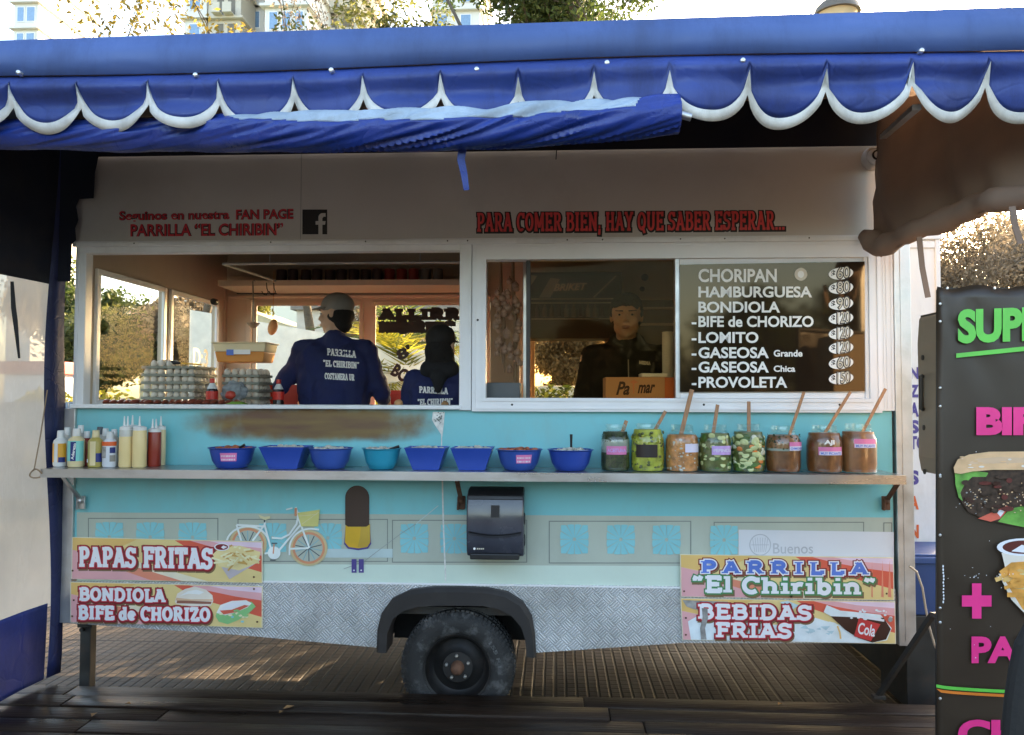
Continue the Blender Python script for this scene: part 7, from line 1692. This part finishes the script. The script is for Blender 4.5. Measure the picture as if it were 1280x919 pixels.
tower('pale tower at the far left edge of the sky',twx(18,84),twx(48,84),84,12,60,'tower white',[(.15,.4,0),(.55,.85,0)],0)
# street lamp head over the awning at the right
M('lamp bronze',(.16,.13,.10),.5,metal=.4); c=P(1046,8,7.5)
t=thing('street_lamp','street lamp with a domed bronze top rising above the awning on the right','street lamp',(c.x,7.5,0))
mb=MB(); mb.tube([(c.x,7.5,0),(c.x,7.5,c.z-.35)],[.09,.06],12); mb.build('pole','lamp bronze',t,smooth=50)
mb=MB(); mb.lathe([(.33,-.12),(.30,-.02),(.20,.07),(.09,.12),(.05,.2),(.001,.22)],c,24); mb.build('lamp_cap','lamp bronze',t,smooth=50)
mb=MB(); mb.lathe([(.10,-.35),(.26,-.14),(.28,-.12)],c,24); mb.build('lamp_glass','tub pale',t,smooth=50)
# things across the way, behind the photographer (they show only as reflections)
tree('broad autumn tree across the way, reflected in the hatch glass',-7,-24,7,3.6,2.8,'leaf olive',7000,.2,201,spread=1.2)
tree('dark tree across the way, reflected in the menu board',8,-26,7,4,2.6,'leaf green',8000,.22,202,spread=1.3)
tree('second dark tree across the way, reflected in the menu board',14,-28,7,4.2,2.6,'leaf green',8000,.22,203,spread=1.3)
tree('brown tree across the way, reflected low in the glass',0.5,-30,6,3.4,2.2,'leaf dry',7000,.2,204,spread=1.2)
t=[(x,-38+rng.normal()*1.5,1.2+2.6*rng.random()) for x in np.linspace(-60,60,90)]
wd=bpy.data.objects.new('far_woods',None)
V,Fc=leaves(t,[2.2+1.5*rng.random() for _ in t],30000,.30); me=bpy.data.meshes.new('far_woods'); me.from_pydata(V.tolist(),[],Fc.tolist()); me.materials.append(MATS['leaf green']); wd=bpy.data.objects.new('far_woods',me); COL.objects.link(wd); wd['kind']='stuff'; wd['label']='dark belt of far off trees across the way, reflected in the glass'; wd['category']='woods'

# ============================================================ CAMERA, LIGHT
cam=bpy.data.cameras.new('camera'); co=bpy.data.objects.new('camera',cam); COL.objects.link(co); sc.camera=co
cam.sensor_fit='HORIZONTAL'; cam.sensor_width=36; cam.lens=36*F/1280; cam.clip_end=2000; cam.clip_start=.05
Mx=Matrix((( rt.x,up.x,-fw.x),(rt.y,up.y,-fw.y),(rt.z,up.z,-fw.z))).to_4x4(); co.matrix_world=Matrix.Translation(CAM)@Mx
SE,SA=R(19),R(33)    # elevation, azimuth right of +y
w_=bpy.data.worlds.new('World'); sc.world=w_; w_.use_nodes=True; nt=w_.node_tree; bg=nt.nodes['Background']; sky=nt.nodes.new('ShaderNodeTexSky'); sky.sky_type='NISHITA'; sky.sun_disc=False; sky.sun_elevation=SE; sky.sun_rotation=SA; sky.air_density=1.0; sky.dust_density=2.2; sky.ozone_density=.6
nt.links.new(sky.outputs[0],bg.inputs[0]); bg.inputs[1].default_value=.15
sl=bpy.data.lights.new('sun','SUN'); sl.energy=4.2; sl.angle=R(.6); sl.color=(1,.80,.55); so=bpy.data.objects.new('sun',sl); COL.objects.link(so)
dv=Vector((math.sin(SA)*math.cos(SE),math.cos(SA)*math.cos(SE),math.sin(SE))); so.rotation_euler=dv.to_track_quat('Z','Y').to_euler(); so.location=(20,30,20)
sc.view_settings.view_transform='Standard'; sc.view_settings.look='None'; sc.view_settings.exposure=2.72; sc.view_settings.gamma=1; sc.view_settings.use_white_balance=True; sc.view_settings.white_balance_temperature=7050; sc.view_settings.white_balance_tint=10
sc.render.engine='CYCLES'; sc.cycles.max_bounces=10; sc.cycles.transparent_max_bounces=24; sc.cycles.transmission_bounces=6
sc.render.resolution_x=1024; sc.render.resolution_y=735
